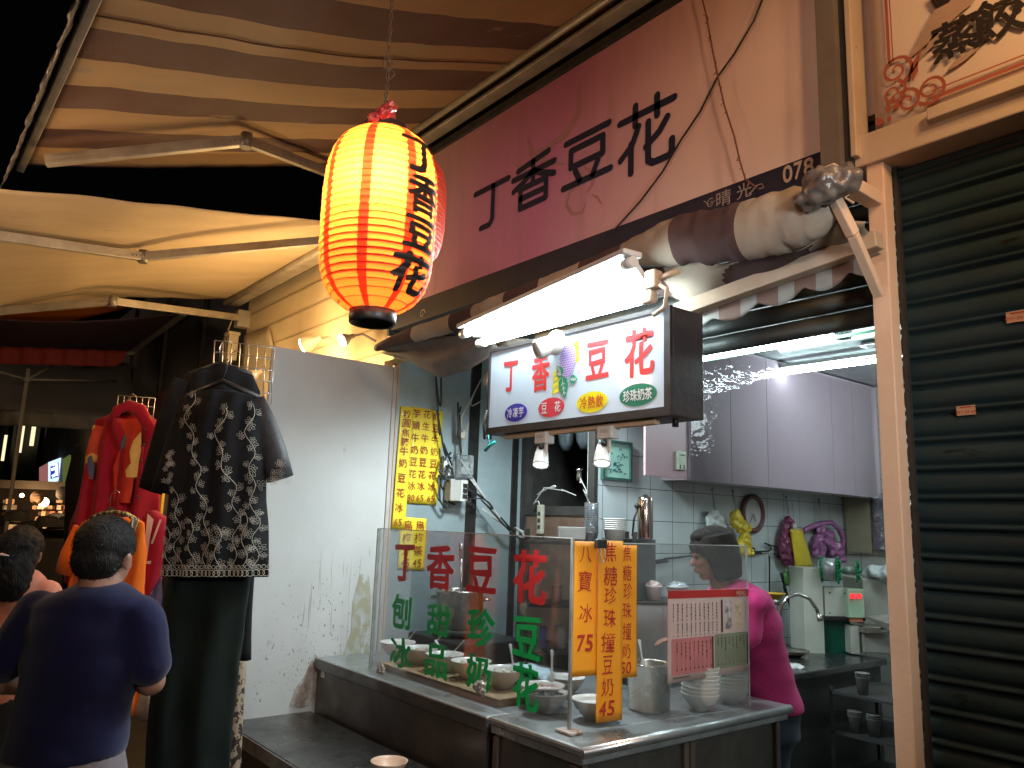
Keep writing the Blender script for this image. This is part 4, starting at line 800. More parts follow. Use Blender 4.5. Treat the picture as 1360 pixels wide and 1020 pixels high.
m_ = MB(); m_.bx(-2.708, -2.146, 2.094, 3.45, .835, .866, bev=.012); m_.bx(-2.70, -2.160, 2.108, 3.44, .80, .834, bev=.006); m_.tube([(-2.158, 2.10, .846), (-2.158, 3.45, .846)], .02, 16); m_.build('worktop', steel_top, ct2)
MB().bx(-2.69, -2.20, 2.13, 3.42, .06, .80).build('cabinet_body', steel_dk, ct2)
bs_ = mat('brown_steel', (.2, .15, .12), .4, .6)
for y in (2.14, 2.72, 2.76, 3.38): MB().bx(-2.199, -2.185, y, y+.03, .1, .79, bev=.003).build('frame_bar', bs_, ct2)
for x in (-2.69, -2.23): MB().bx(x, x+.03, 2.115, 2.129, .1, .79, bev=.003).build('frame_bar', bs_, ct2)
lt = thing('low_bench', 'low dark stainless side table against the white partition, empty but for one bowl', 'table', (-3.4, 1.85, 0))
m_ = MB(); m_.bx(-4.34, -2.2, 1.60, 2.088, .53, .57, bev=.006); m_.build('worktop', mat('bench_top', (.17, .17, .16), .2, .85, (.09, .085, .08), sc=3, rv=.2, bump=.05, bsc=9, spots=[((.06, .055, .05), 7, .62, (1, .5, 1))]), lt)
m_ = MB(); m_.bx(-4.33, -2.3, 1.63, 2.07, .06, .528); m_.build('cabinet_body', steel_dk, lt)
m_ = MB(); m_.bx(-4.345, -2.2, 1.592, 1.599, .505, .568, bev=.002); m_.build('edge_trim', steel_top, lt)
# ================================================================== acrylic guard
gl = thing('glass_guard', 'clear acrylic guard with red and green brush lettering along the counter front', 'glass guard', (-3.1, 2.2, .86))
pane = glassy('acrylic_front', (.93, .93, .93), .022, .045, (.6, .61, .61), rough=.06)
MB().bx(-3.885, -2.325, 2.20, 2.206, .865, 1.60).build('front_pane', pane, gl)
pane2 = glassy('acrylic_side', (.965, .97, .97), .008, .035, (.6, .63, .64), rough=.06)
gd = V((.1045, .9945, 0)).normalized(); gn = V((gd.y, -gd.x, 0)); go = V((-2.322, 2.207, 0)); GE = 1.0
PS = lambda x, y, l=0.: PP(x, y, go+gn*l, gn)
GE = (PS(994, 850)-go).dot(gd); SG = lambda s_, z, l=0.: go+gd*s_+gn*l+UP*z
m_ = MB(); m_.box(SG(GE/2, 1.2275, -.003), (.006, GE, .715), (gn, gd, UP)); m_.build('side_pane', pane2, gl)
for e_ in ((-3.90, -3.885, 2.196, 2.21, .86, 1.602), (-2.332, -2.320, 2.195, 2.2065, .87, 1.602)): MB().bx(*e_).build('pane_edge', glassy('acrylic_edge', (.7, .75, .72), .5, .1, (.6, .62, .58)), gl)
m_ = MB(); m_.bx(-3.885, -2.33, 2.199, 2.207, 1.6005, 1.604)
for z_ in (1.587, .867): m_.box(SG(GE/2, z_, -.003), (.008, GE, .004), (gn, gd, UP))
m_.box(SG(GE+.002, 1.2275, -.003), (.008, .004, .715), (gn, gd, UP)); m_.build('polished_edge', glassy('acrylic_rim', (.7, .75, .75), .6, .15, (.8, .85, .85)), gl)
for nm, lst, m0 in (('red_character', [('丁', 537, 748, 25, 48), ('香', 584, 753, 35, 58), ('豆', 639, 757, 37, 60), ('花', 703, 766, 42, 70)], red_paint),
                    ('green_character', [('刨', 533, 813, 24, 42), ('冰', 532, 867, 27, 38), ('甜', 582, 824, 29, 41), ('品', 579, 878, 28, 42), ('珍', 638, 833, 34, 49), ('奶', 635, 893, 31, 45), ('豆', 699, 847, 35, 53), ('花', 698, 912, 33, 57)], green_paint)):
    for ch, cx, cy, w_, h_ in lst:
        m_ = MB(); put(m_, ch, P(cx, cy, Y=2.1985), XA, UP, wpx(cx, cy, w_, Y=2.1985), hpx(cx, cy, h_, Y=2.2)*.96, 0, 0, .06, fat=.03); m_.build(nm, m0, gl)
m_ = MB(); q = P(762, 974, Z=.875); m_.box(V((-2.325, 2.2, .873)), (.09, .07, .014), bev=.005); m_.build('rusty_foot', mat('rust_foot', (.2, .09, .05), .6, .2, (.5, .48, .45), sc=25), gl)
m_ = MB()
for px, py in ((506, 889), (637, 912)): q = P(px, py, Y=2.19); m_.sph(q, (.035, .014, .03), 16, 10); m_.sph(q+V((.02, 0, -.015)), (.02, .012, .02), 10, 8)
remesh('crumpled_tape', m_, .004, mat('clear_tape', (.4, .37, .3), .15, 0, (.25, .22, .17), sc=60, coat=.5), gl, 0, disp=.012, dsc=80)
# orange price cards on the side pane
def card(name, label, x0, x1, ya, yb, l_, mt, chars, ink, grp):
    s0 = (PS(x0, (ya+yb)/2, l_)-go).dot(gd); s1 = (PS(x1, (ya+yb)/2, l_)-go).dot(gd); z1 = PS((x0+x1)/2, ya, l_).z; z0 = PS((x0+x1)/2, yb, l_).z
    t = tag(MB().grid(lambda u, v: SG(s0+(s1-s0)*u, z0+(z1-z0)*v, l_+.002*math.sin(u*3+v*2)), 8, 20, th=.0015).build(name, mt, None, SG((s0+s1)/2, z0, l_)), label, 'price card', grp)
    m_ = MB()
    for c_ in chars:
        ch, px, py, hh = c_[:4]; q = PS(px, py, l_+.0035); tw = c_[4] if len(c_) > 4 else hh*.92
        if len(ch) > 1:
            for i, k in enumerate(ch): put(m_, k, q+gd*((i-(len(ch)-1)/2)*tw*.62), gd, UP, tw*.5, hh, 0, 0, .05, .15, fat=.02)
        else: put(m_, ch, q, gd, UP, tw*.86, hh*.86, 0, 0, .09, .05)
    m_.build('handwriting', ink, t); return t
grp = 'orange price cards on the side glass'
card('price_card', 'leftmost orange price card, short, reading 75 at the bottom', 761, 793.5, 719, 898, .003, orange_paper, [('八', 778, 736, .075), ('寶', 777, 772, .095, .078), ('冰', 778, 814, .08), ('75', 777, 854, .062, .07)], red_ink, grp)
card('price_card', 'rightmost orange price card, partly tucked behind the long middle one', 822, 846, 724, 900, .003, orange_paper, [('焦', 833, 735, .075, .05), ('糖', 833, 761, .075, .055), ('珍', 834, 785, .075, .055), ('珠', 833, 811, .075, .055), ('撞', 833, 838, .08, .055), ('奶', 832, 864, .065, .05), ('50', 831, 887, .045, .05)], red_ink, grp)
card('price_card', 'longest orange price card in the middle, reading 45 at its foot', 793, 827, 718, 958, .009, orange_paper, [('焦', 811, 733, .09, .075), ('糖', 811, 765, .09, .085), ('珍', 811, 791, .08, .075), ('珠', 810, 821, .085, .075), ('撞', 808, 853, .09, .08), ('豆', 807, 883, .08, .062), ('奶', 807, 912, .08, .072), ('45', 806, 941, .055, .07)], red_ink, grp)
q = PS(798, 722, .014); t = thing('binder_clip', 'small black binder clip at the top of the orange price cards', 'clip', q)
m_ = MB(); m_.box(q, (.022, .055, .035), bev=.004); m_.build('clip_body', black, t)
m_ = MB(); m_.tube([q+V((.012, -.012, -.018)), q+V((.016, -.016, -.06)), q+V((.016, -.005, -.075)), q+V((.016, .008, -.06)), q+V((.012, .01, -.018))], .0018, 6); m_.build('wire_handle', pot_steel, t)
# menu card
s0 = (PS(886, 845)-go).dot(gd); s1 = (PS(993, 845)-go).dot(gd); z1 = PS(940, 783).z; z0 = PS(940, 896).z
mn = thing('menu_card', 'laminated drinks menu with red header taped on the side glass', 'menu', SG((s0+s1)/2, z0))
MF = lambda u, v, l=0.: SG(s0+(s1-s0)*u, z0+(z1-z0)*v-.02*(1-u)*(1-v), .004+l+.004*math.sin(u*2.5))
MB().grid(lambda u, v: MF(u, v), 10, 8, th=.0015).build('sheet', mat('menu_paper', (.66, .5, .46), .4, 0, (.62, .46, .42), sc=2), mn)
def mr_(u0, u1, v0, v1, m, nm):
    m_ = MB(); m_.grid(lambda u, v: MF(u0+(u1-u0)*u, v0+(v1-v0)*v, .0018), 8, 4); return m_.build(nm, m, mn)
mr_(0, 1, .91, 1, mat('menu_red', (.5, .03, .03), .45), 'header_strip'); mr_(.04, .53, .08, .47, mat('menu_pink', (.62, .22, .22), .45), 'pink_block'); mr_(.55, .98, .08, .48, mat('menu_green', (.27, .3, .2), .45), 'green_block')
mr_(.69, .77, .53, .86, mat('photo_dark', (.2, .17, .18), .4, 0, (.6, .55, .55), sc=30, lo=.45, hi=.55), 'photo'); mr_(.82, .9, .53, .86, mat('photo_tan', (.5, .38, .2), .4, 0, (.7, .62, .5), sc=30), 'photo')
M_ = lambda u, v: MF(u, v, .0032)
m_ = MB()
def col(u, va, vb, n_, w_=.006, dot=True):
    for i in range(n_):
        a = va+(vb-va)*i/n_; m_.stroke([M_(u, a), M_(u, a+(vb-va)/n_*.72)], w_*rnd.uniform(.6, 1.2), XA, lift=0)
for i in range(11):
    u = .06+i*.052; col(u, .70-.02*(i % 3), .86, 5); 
    if i: col(u, .52+.01*(i % 2), .64, 4)
    for vv in (.66, .49): m_.stroke([M_(u, vv), M_(u, vv+.014)], .005, XA, lift=0)
for i in range(9): u = .1+i*.05; col(u, .44-.12-.03*(i % 4), .44, 4); m_.stroke([M_(u, .12), M_(u, .145)], .006, XA, lift=0); m_.stroke([M_(u, .15), M_(u, .3)], .001, XA, lift=0)
for i in range(8): u = .59+i*.048; col(u, .45-.1-.03*(i % 3), .45, 4); m_.stroke([M_(u, .12), M_(u, .14)], .005, XA, lift=0); m_.stroke([M_(u, .15), M_(u, .3)], .001, XA, lift=0)
m_.stroke([M_(.645, .5), M_(.645, .88)], .012, XA, lift=0); m_.stroke([M_(.525, .09), M_(.525, .46)], .01, XA, lift=0); m_.stroke([M_(.972, .09), M_(.972, .46)], .01, XA, lift=0)
m_.stroke([M_(.05, .05), M_(.25, .05)], .004, XA, lift=0); col(.95, .6, .86, 8, .003)
m_.build('menu_print', mat('print_brown', (.07, .04, .035), .5), mn)
m_ = MB(); word(m_, 'MENU', M_(.90, .95)+gn*.001, gd, UP, .022, .0, narrow=.8); m_.build('title', mat('title_gold', (.72, .5, .4), .5), mn)
# yellow price sheets on the steel wall
grp = 'yellow price sheets on the steel wall'
def ysheet(label, tl, tr, bl, br, cols, hh, x_, inkm):
    A_, B_, C_, D_ = [P(*q, X=x_) for q in (tl, tr, bl, br)]
    t = tag(MB().grid(lambda u, v: C_.lerp(D_, u).lerp(A_.lerp(B_, u), v)+XA*(.002*math.sin(u*5+v*6)), 8, 12, th=.0015).build('price_sheet', yellow_paper, None, (x_, (A_.y+B_.y)/2, C_.z)), label, 'price sheet', grp)
    m_ = MB()
    for txt, pts_ in cols:
        n_ = len(txt)
        for i, ch in enumerate(txt):
            f_ = i/(n_-1)*(len(pts_)-1); k = min(int(f_), len(pts_)-2); f_ -= k; px, py = pts_[k][0]*(1-f_)+pts_[k+1][0]*f_, pts_[k][1]*(1-f_)+pts_[k+1][1]*f_
            q = P(px, py, X=x_+.004)
            if len(ch) > 1:
                for j, d in enumerate(ch): put(m_, d, q+YA*((j-.5)*hh*.5), YA, UP, hh*.4, hh*.72, .02, 0, .05, .12)
            else: put(m_, ch, q, YA, UP, hh, hh*.92, .008, 0, .06)
    m_.build('handwriting', inkm, t); return t
Z6 = lambda x, y: (500+x*.2157, 520+y*.2157)
ink2 = mat('dark_red_ink', (.33, .05, .01), .5)
ysheet('three column yellow price sheet on the steel wall', (549, 540), (589, 547), (540, 668), (580, 671), [(['芋', '頭', '牛', '奶', '豆', '花', '冰', '80'], [Z6(250, 135), Z6(212, 655)]), (['花', '生', '牛', '奶', '豆', '花', '冰', '65'], [Z6(312, 140), Z6(268, 657)]), (['紅', '豆', '牛', '奶', '豆', '花', '冰', '65'], [Z6(371, 155), Z6(335, 659)])], .058, -4.352, ink2)
ysheet('small lower yellow price sheet seen partly through the glass guard', (532, 686), (567, 689), (528, 756), (563, 758), [(['烏', '梅', '汁', '45'], [(542, 698), (538, 748)]), (['烏', '梅', '茶', '45'], [(558, 698), (554, 748)])], .07, -4.353, ink2)
ysheet('long narrow single column yellow price sheet at the left', (533, 539), (549, 541), (520, 702), (538, 704), [(['粉', '圓', '焦', '糖', '牛', '奶', '豆', '花', '冰', '65'], [Z6(190, 140), Z6(168, 395), Z6(133, 805)])], .06, -4.348, ink2)
# ================================================================== bowls on a board
tb = P(502, 888, Z=.86)
bd = MB().bx(-3.865, -2.815, 2.235, 2.475, .8605, .895, bev=.004)
tag(bd.build('serving_board', wood, None, (-3.34, 2.35, .8605)), 'long pale wooden board carrying the row of bowls', 'board')
bprof = [(.035, 0), (.04, .002), (.042, .008), (.06, .022), (.08, .045), (.094, .07), (.099, .083), (.1, .086), (.097, .086), (.09, .072), (.075, .048), (.055, .028), (.03, .02), (.001, .018)]
def bowl(label, c_, fill, m=ceramic, s=1., grp='white bowls of toppings along the counter', spoon=None, chunks=None, flv=.062):
    t = thing('bowl', label, 'bowl', c_, grp); MB().lathe([(r*s, h*s) for r, h in bprof], c_, 40).build('bowl_body', m, t)
    if fill:
        m_ = MB(); r_ = .087*s; m_.lathe([(r_, flv*s), (r_*.6, flv*s+.003), (.001, flv*s+.004)], c_, 28)
        if chunks:
            n_, sz, seed = chunks; rr = random.Random(seed)
            for i in range(n_):
                a = rr.random()*6.28; q = math.sqrt(rr.random())*r_*.88; m_.sph(V(c_)+V((math.cos(a)*q, math.sin(a)*q, flv*s+.004+rr.random()*sz*.6)), (sz*rr.uniform(.7, 1.2), sz*rr.uniform(.7, 1.2), sz*.7), 8, 6)
        m_.build('filling', fill, t)
    return t
def spoon(c_, d, l=.13, label='white plastic spoon standing in a bowl', m=white_pl, grp=None):
    d = V(d).normalized(); c_ = V(c_); s_ = d.cross(UP).normalized(); e = MB()
    e.loft([(c_+d*(l*t), s_*w_, s_.cross(d)*.002) for t, w_ in ((0, .004), (.08, .014), (.2, .016), (.3, .008), (.4, .0045), (.8, .0055), (1, .009), (1.03, .004))], 10)
    return tag(e.build('spoon', m, None, c_), label, 'spoon', grp)
f_tofu = mat('tofu_white', (.72, .68, .6), .3); f_milk = mat('milk_white', (.75, .76, .76), .3); f_pearl = mat('black_pearls', (.02, .014, .012), .12, coat=.6); f_pea = mat('peanut_topping', (.5, .36, .22), .5, 0, (.62, .5, .36), sc=60); f_pink = mat('pink_topping', (.62, .4, .34), .4, 0, (.55, .33, .28), sc=60)
bl_ = [(-3.925, 'milky topping bowl at the far left end of the wooden board', f_milk, None), (-3.70, 'bowl of tan peanut topping, second from the left on the board', f_pea, (40, .006, 1)), (-3.47, 'bowl with two spoons in pale topping, third from the left on the board', f_milk, None),
       (-3.245, 'bowl in the middle of the board behind the green lettering', f_tofu, (20, .01, 2)), (-3.0, 'bowl of white tofu at the right end of the wooden board', f_tofu, (26, .012, 3))]
for i, (x, lb, fm, ck) in enumerate(bl_): bowl(lb, (x, 2.385+.004*i, .8965), fm, chunks=ck)
bowl('bowl of pinkish chunks just right of the wooden board', (-2.735, 2.42, .882-.015), f_pink, chunks=(46, .009, 4))
bowl('bowl heaped with shiny black pearls in front of the orange cards', (-2.625, 2.47-.13, .8675), f_pearl, chunks=(90, .0085, 5), s=.98, flv=.066)
q = P(752, 898, Z=.95); bowl('white bowl half hidden behind the black pearl bowl', (q.x-.02, q.y+.02, .867), f_milk, s=.9)
bowl('white bowl behind the foot of the longest orange card', (-2.435, 2.44, .8675), f_milk, s=.93)
q = P(517, 1010, Z=.64); bowl('empty looking cream bowl alone on the low bench at the bottom edge', (q.x, q.y, .571), None, mat('peach_bowl', (.72, .5, .36), .35, coat=.3), grp=None, s=.8)
m_ = MB(); m_.box(V((q.x, q.y+.01, .595)), (.02, .02, .02), bev=.003); tag(m_.build('dark_crumb', black, None, (q.x, q.y, .59)), 'dark bit lying in the cream bowl at the bottom edge', 'crumb')
sg_ = 'white spoons in the bowls'
for i, (x, y, dx, dy, lb) in enumerate(((-3.9, 2.40, .55, .3, 'spoon in the milky bowl at the far left end of the board'), (-3.66, 2.40, .65, .25, 'spoon in the tan peanut topping bowl'), (-3.44, 2.38, .6, .35, 'right spoon of the two in the third bowl'), (-3.40, 2.37, -.9, -.1, 'spoon lying leftward over the third bowl'), (-2.97, 2.45, -.35, .1, 'spoon handle behind the tofu bowl at the end of the board'), (-2.74, 2.48, -.25, .2, 'spoon standing in the pink topping bowl'))):
    spoon((x, y, .955), (dx, dy, .75), .14, lb, grp=sg_)
# steel pot on black stove
stv = thing('gas_stove', 'black gas stove behind the bowls carrying the tall steel pot', 'stove', (-3.9, 2.85, .861))
m_ = MB(); m_.bx(-4.2, -3.62, 2.62, 3.08, .865, .99, bev=.01); m_.build('stove_body', black, stv)
pc = V((-3.93, 2.80, 1.035)); m_ = MB(); m_.lathe([(.15, -.04), (.16, -.02), (.15, .0), (.12, .0), (.12, -.04)], pc, 24); m_.build('burner_ring', black_matt, stv)
m_ = MB(); m_.lathe([(.02, 0), (.022, .02), (.018, .025)], V((-3.75, 2.62, .93)), 16, FN); m_.build('knob', black, stv)
pt = thing('stock_pot', 'tall stainless stock pot with a ladle handle sticking out', 'pot', pc)
MB().lathe([(.135, 0), (.142, .006), (.142, .205), (.152, .21), (.152, .218), (.14, .22), (.136, .214), (.136, .03), (.01, .028)], pc, 48).build('pot_body', pot_steel, pt)
for s_ in (-1, 1):
    m_ = MB(); c_ = pc+V((s_*.14*.62, -s_*0-.0, .165))+V((s_*.05, 0, 0)); e_ = RT*s_; b0 = pc+e_*.142+UP*.17; hh_ = e_.cross(UP)
    m_.tube([b0-hh_*.05, b0-hh_*.04+e_*.04, b0+hh_*.04+e_*.04, b0+hh_*.05], .007, 8); m_.build('handle', pot_steel, pt)
ld = MB(); a = pc+V((.03, 0, .05)); b_ = P(612, 742, D=dep(pc)); ld.tube([a, b_], [.007, .009], 8, flat=.5); ld.tube([b_, b_+(b_-a).normalized()*.09], .012, 10, flat=.45); ld.sph(a, .03, 14, 8)
tag(ld.build('ladle', pot_steel, None, a), 'steel ladle leaning out of the tall stock pot', 'ladle')
m_ = MB(); q = P(690, 868, Z=.95); m_.grid(lambda u, v: V((-3.42+.42*u, 2.66+.14*v, .895+.03*abs(noise.noise(V((u*5, v*4, 2))))+.03*math.sin(u*3))), 26, 10, th=.012)
tag(m_.build('folded_towel', cloth('towel_blue', (.5, .62, .68), (.42, .54, .6)), None, (-3.2, 2.7, .862)), 'pale blue folded cloth lying behind the row of bowls', 'towel')
MBk = MB(); MBk.bx(-3.45, -2.98, 2.60, 2.86, .861, .895, bev=.01); tag(MBk.build('black_tray', black, None, (-3.2, 2.72, .861)), 'flat black tray under the pale blue cloth', 'tray')
# steel canister, bowl stacks
q = P(862, 943, Z=.866); t = thing('steel_canister', 'square cornered steel canister with a spoon, left of the bowl stacks', 'canister', q)
MB().loft([(q+UP*h, V((r, 0, 0)), V((0, r, 0))) for r, h in ((.075, 0), (.083, .01), (.09, .19), (.096, .195), (.096, .2), (.086, .2), (.084, .19), (.078, .03), (.01, .03))], 40, rip=lambda a, s: .09*abs(math.sin(a*2*math.pi*2))**1.5).build('canister_body', pot_steel, t)
spoon(q+V((-.03, 0, .16)), (-.25, .05, .9), .13, 'white spoon standing in the steel canister', grp=None)
def stack(label, q, n_, s=1.):
    for i in range(n_):
        lb = f'{["bottom", "second lowest", "third lowest", "fourth lowest", "fifth lowest", "sixth lowest", "seventh lowest", "eighth lowest"][i]} grey rimmed bowl of the {label}' if i < n_-1 else f'topmost grey rimmed bowl of the {label}'
        b0 = V(q)+UP*(.0165*i)+V((rnd.uniform(-.003, .003), rnd.uniform(-.003, .003), 0))
        if not i: p0 = bowl(lb, b0, None, melamine, s, 'stacked bowls at the end of the counter'); pr = p0
        else: clone(pr, b0, lb)
q1 = P(931, 943, Z=.866); stack('left stack by the menu card', q1, 8, .86); q2 = P(971, 934, Z=.866); stack('right stack at the glass end', q2, 8, .84)
# ================================================================== kitchen shelf and things behind the glass
def fbox(m_, x0, y0, x1, y1, D, dp, mi=0, bev=.004):
    c_ = P((x0+x1)/2, (y0+y1)/2, D=D); m_.box(c_+HD*(dp/2), ((x1-x0)*D/F, dp, (y1-y0)*D/F), (RT, HD, UP), mi, bev); return c_
sfz = P(790, 716, D=4.35).z; D0 = 4.35
sf = thing('kitchen_rack', 'dark metal kitchen rack behind the glass crowded with tubs', 'rack', P(775, 880, D=D0))
m_ = MB()
for y in (722, 806, 868): a = P(772, y, D=D0); m_.box(a+HD*.15, (.62, .32, .02), (RT, HD, UP), 0, .003)
for x in (-.30, .30):
    for h_ in (.01, .3): a = P(772, 722, D=D0)+RT*x+HD*h_; m_.box(V((a.x, a.y, .83)), (.025, .025, 1.6), (RT, HD, UP), 0, .002)
m_.build('rack_frame', dark_steel, sf)
def topz(y): return P(772, y, D=D0).z+.0105
def onrack(px, y, dd=.12): c_ = P(px, y, D=D0)+HD*dd; c_.z = topz(y); return c_
# paper cup stack and tub stack on top shelf
for i in range(6):
    c_ = onrack(820, 722)+UP*(.0115*i); t = thing('paper_tub', ['lowest', 'second lowest', 'third lowest', 'third highest', 'second highest', 'topmost heart patterned'][i]+' white paper tub in the stack on the rack top', 'paper tub', c_, 'paper tubs stacked on the rack')
    MB().lathe([(.05, 0), (.062, .07), (.066, .072), (.066, .078), (.062, .078), (.058, .07), (.046, .006), (.001, .004)], c_, 28).build('tub_body', mat('paper_white', (.72, .72, .68), .5) if i else mat('paper_white2', (.72, .72, .68), .5), t)
    if i == 5:
        m_ = MB(); m2 = MB()
        for k in range(9):
            a = -2.4+k*.42; z_ = .018+.03*((k*7) % 3)/2; r_ = .0515+.012*z_/.07+.002; d = -HD*math.cos(a)+RT*math.sin(a); s_ = d.cross(UP)
            (m_ if k % 2 else m2).add([c_+d*r_+UP*z_+s_*(.007*math.cos(u))+UP*(.008*math.sin(u)) for u in (0, .9, 1.57, 2.2, 3.14, 4.71)], [tuple(range(6))])
        m_.build('heart_print', mat('heart_red', (.6, .08, .1), .5), t); m2.build('blue_print', mat('print_bluee', (.08, .2, .5), .5), t)
cupm = glassy('clear_cup', (.85, .9, .92), .3, .12, (.75, .78, .8))
c_ = onrack(788, 722); t = thing('cup_tower', 'tall tower of nested clear plastic cups on the rack top', 'cups', c_); m_ = MB()
for i in range(14): m_.lathe([(.034, 0), (.04, .05), (.043, .052), (.043, .056)], c_+UP*(.0125*i), 20)
m_.build('nested_cups', cupm, t)
m_ = MB(); fbox(m_, 742, 700, 778, 716, D0+.1, .12); tag(m_.build('plastic_box', mat('dim_clear_box', (.34, .33, .31), .3), None, P(760, 716, D=D0+.1)), 'dull translucent box beside the tower of cups', 'box')
th_ = MB(); c_ = P(857, 716, D=4.5); h_ = 56*4.5/F; th_.lathe([(.042, 0), (.045, .01), (.045, h_-.02), (.04, h_-.005), (.02, h_), (.012, h_+.012), (.001, h_+.013)], c_, 32)
tag(th_.build('steel_flask', mat('copper_steel', (.6, .48, .42), .18, 1., (.5, .42, .38), sc=3), None, c_), 'tall shiny steel cylinder standing against the tiled wall', 'flask')
MB_ = MB(); q = P(835, 745, D=4.6); MB_.bx(q.x-.12, q.x+.12, q.y-.1, q.y+.1, 0, P(857, 716, D=4.5).z-.002); tag(MB_.build('steel_stand', mat('dull_steel', (.22, .24, .25), .4, .7), None, (q.x, q.y, 0)), 'dull steel stand beneath the shiny cylinder', 'stand')
# ladle hook & clear bag beside flask
m_ = MB(); q = P(840, 700, D=4.45); m_.tube([P(847, 675, D=4.5), P(842, 690, D=4.5), P(840, 712, D=4.5)], .006, 6); m_.sph(P(846, 672, D=4.5), .016, 10, 8); tag(m_.build('hanging_ladle', black, None, q), 'thin dark ladle hanging left of the shiny cylinder', 'ladle')
# tubs on lower shelves
for px, y, w_, h_, m, nm, lb, cat in ((712, 806, .075, .13, mat('jar_pink', (.42, .22, .18), .4, 0, (.3, .14, .11), sc=12), 'jar', 'pinkish brown jar on the rack behind the red lettering', 'jar'), (740, 806, .06, .1, mat('tub_dark', (.12, .1, .09), .4), 'tub', 'dark tub beside the pinkish jar on the rack', 'tub'),
                                (720, 868, .05, .12, mat('purple_pl', (.16, .12, .36), .5), 'purple_pouch', 'small purple pouch hanging low on the rack', 'pouch'), (745, 868, .06, .13, mat('tub_grey', (.25, .25, .24), .3), 'tub', 'grey tub low on the rack behind the glass corner', 'tub'), (690, 868, .05, .15, mat('bottle_dk', (.07, .06, .06), .2), 'bottle', 'dark bottle at the left end of the low rack shelf', 'bottle')):
    c_ = onrack(px, y, .06); m_ = MB(); m_.lathe([(w_*.42, 0), (w_*.5, .01), (w_*.52, h_*.8), (w_*.46, h_*.9), (w_*.5, h_*.92), (w_*.5, h_), (.001, h_+.002)], c_, 24); tag(m_.build(nm, m, None, c_), lb, cat)
# steel cooler with tubs, left of woman
D1 = 4.35; t = thing('steel_cooler', 'steel ice cooler standing behind the steel canister, left of the woman', 'cooler', P(868, 900, D=D1))
m_ = MB(); c_ = P(885, 803, D=D1); m_.box(V((c_.x, c_.y, c_.z/2))+HD*.17, (.36, .34, c_.z), (RT, HD, UP), 0, .01); m_.build('cooler_body', mat('cooler_steel', (.38, .4, .4), .3, .8, (.28, .3, .3), sc=4, rv=.2), t)
m_ = MB(); m_.box(c_+HD*.16+UP*.008, (.38, .36, .015), (RT, HD, UP), 0, .005); m_.build('lid', dark_steel, t)
cz = c_.z+.017
def tub(px, lb, w_, h_, topm, nm='ice_tub', dd=.08):
    c_ = P(px, 800, D=D1)+HD*dd; c_.z = cz; t = thing(nm, lb, 'tub', c_); MB().lathe([(w_*.42, 0), (w_*.5, h_), (w_*.53, h_+.002), (w_*.53, h_+.01), (w_*.48, h_+.01)], c_, 28).build('tub_body', white_pl, t)
    m_ = MB(); m_.sph(c_+UP*(h_+.005), (w_*.45, w_*.45, h_*.42), 16, 10); o = remesh('filling', m_, .006, topm, t, 0, disp=.012, dsc=60)
tub(872, 'white tub topped with pale pink ice', .09, .07, mat('pink_ice', (.6, .42, .42), .5, 0, (.7, .55, .5), sc=30)); tub(905, 'white tub wrapped in crumpled clear plastic', .12, .07, mat('plastic_crumple', (.6, .68, .7), .2, 0, (.45, .52, .55), sc=30, coat=.5), dd=.1)
# ================================================================== wiring
def cable(label, pts_, r, m=wire_m, **k):
    q = [P(*p[:2], **(p[2] if len(p) > 2 else k)) for p in pts_]
    out = []
    for i in range(len(q)-1):
        p0, p1, p2, p3 = q[max(i-1, 0)], q[i], q[i+1], q[min(i+2, len(q)-1)]
        for j in range(6): t = j/6; out.append(.5*((2*p1)+(p2-p0)*t+(2*p0-5*p1+4*p2-p3)*t*t+(3*p1-3*p2+p0-p3)*t**3))
    out.append(q[-1]); m_ = MB(); m_.tube(out, r, 6); return tag(m_.build('cable', m, None, q[len(q)//2]), label, 'cable')
cable('black cable dropping past the yellow sheets into the coil', [(583, 490), (586, 530), (583, 570), (590, 600), (600, 618)], .006, X=-4.30)
cable('coil of black cable looped below the wall sockets', [(600, 608), (588, 612), (584, 625), (592, 637), (602, 634), (596, 618), (587, 628), (590, 645), (584, 660), (590, 674), (604, 670)], .007, X=-4.30)
cable('black cable hanging from above into the grey switch box', [(612, 540), (608, 575), (612, 600), (614, 620)], .007, X=-4.29)
cable('thin pale cable curving from the sign box to the steel batten', [(655, 528), (630, 538), (614, 552), (612, 610)], .004, wire_w, X=-4.28)
cable('twisted pale and black cable running diagonally down to the rack', [(622, 622), (640, 655), (665, 690), (688, 712), (715, 715)], .006, wire_w, X=-4.26)
cable('dark cable sagging beside the pale diagonal one', [(620, 668), (640, 662), (650, 668), (672, 700), (690, 716)], .005, X=-4.25)
q = P(611, 642, X=-4.33); t = thing('switch_box', 'grey metal switch box with three buttons on the steel wall', 'switch box', q)
A_ = P(598, 640, X=-4.28); B_ = P(621, 640, X=-4.28); w0 = B_.y-A_.y
MB().bx(-4.345, -4.27, A_.y, B_.y, P(610, 666, X=-4.28).z, P(610, 637, X=-4.28).z, bev=.006).build('case', mat('switch_grey', (.42, .4, .36), .45), t)
m_ = MB(); zc = (P(610, 666, X=-4.28).z+P(610, 637, X=-4.28).z)/2
m2 = MB(); m2.bx(-4.269, -4.266, B_.y-w0*.45, B_.y-.01, zc-.07, zc+.07); m2.build('button_plate', mat('plate_pale', (.6, .6, .55), .4), t)
for k in (-1, 0, 1): m_.bx(-4.265, -4.258, B_.y-w0*.33, B_.y-w0*.1, zc+k*.035-.012, zc+k*.035+.012)
m_.build('button', black, t)
q = P(596, 622, X=-4.33); t = thing('wall_socket', 'white wall sockets under a clear cover above the switch box', 'socket', q)
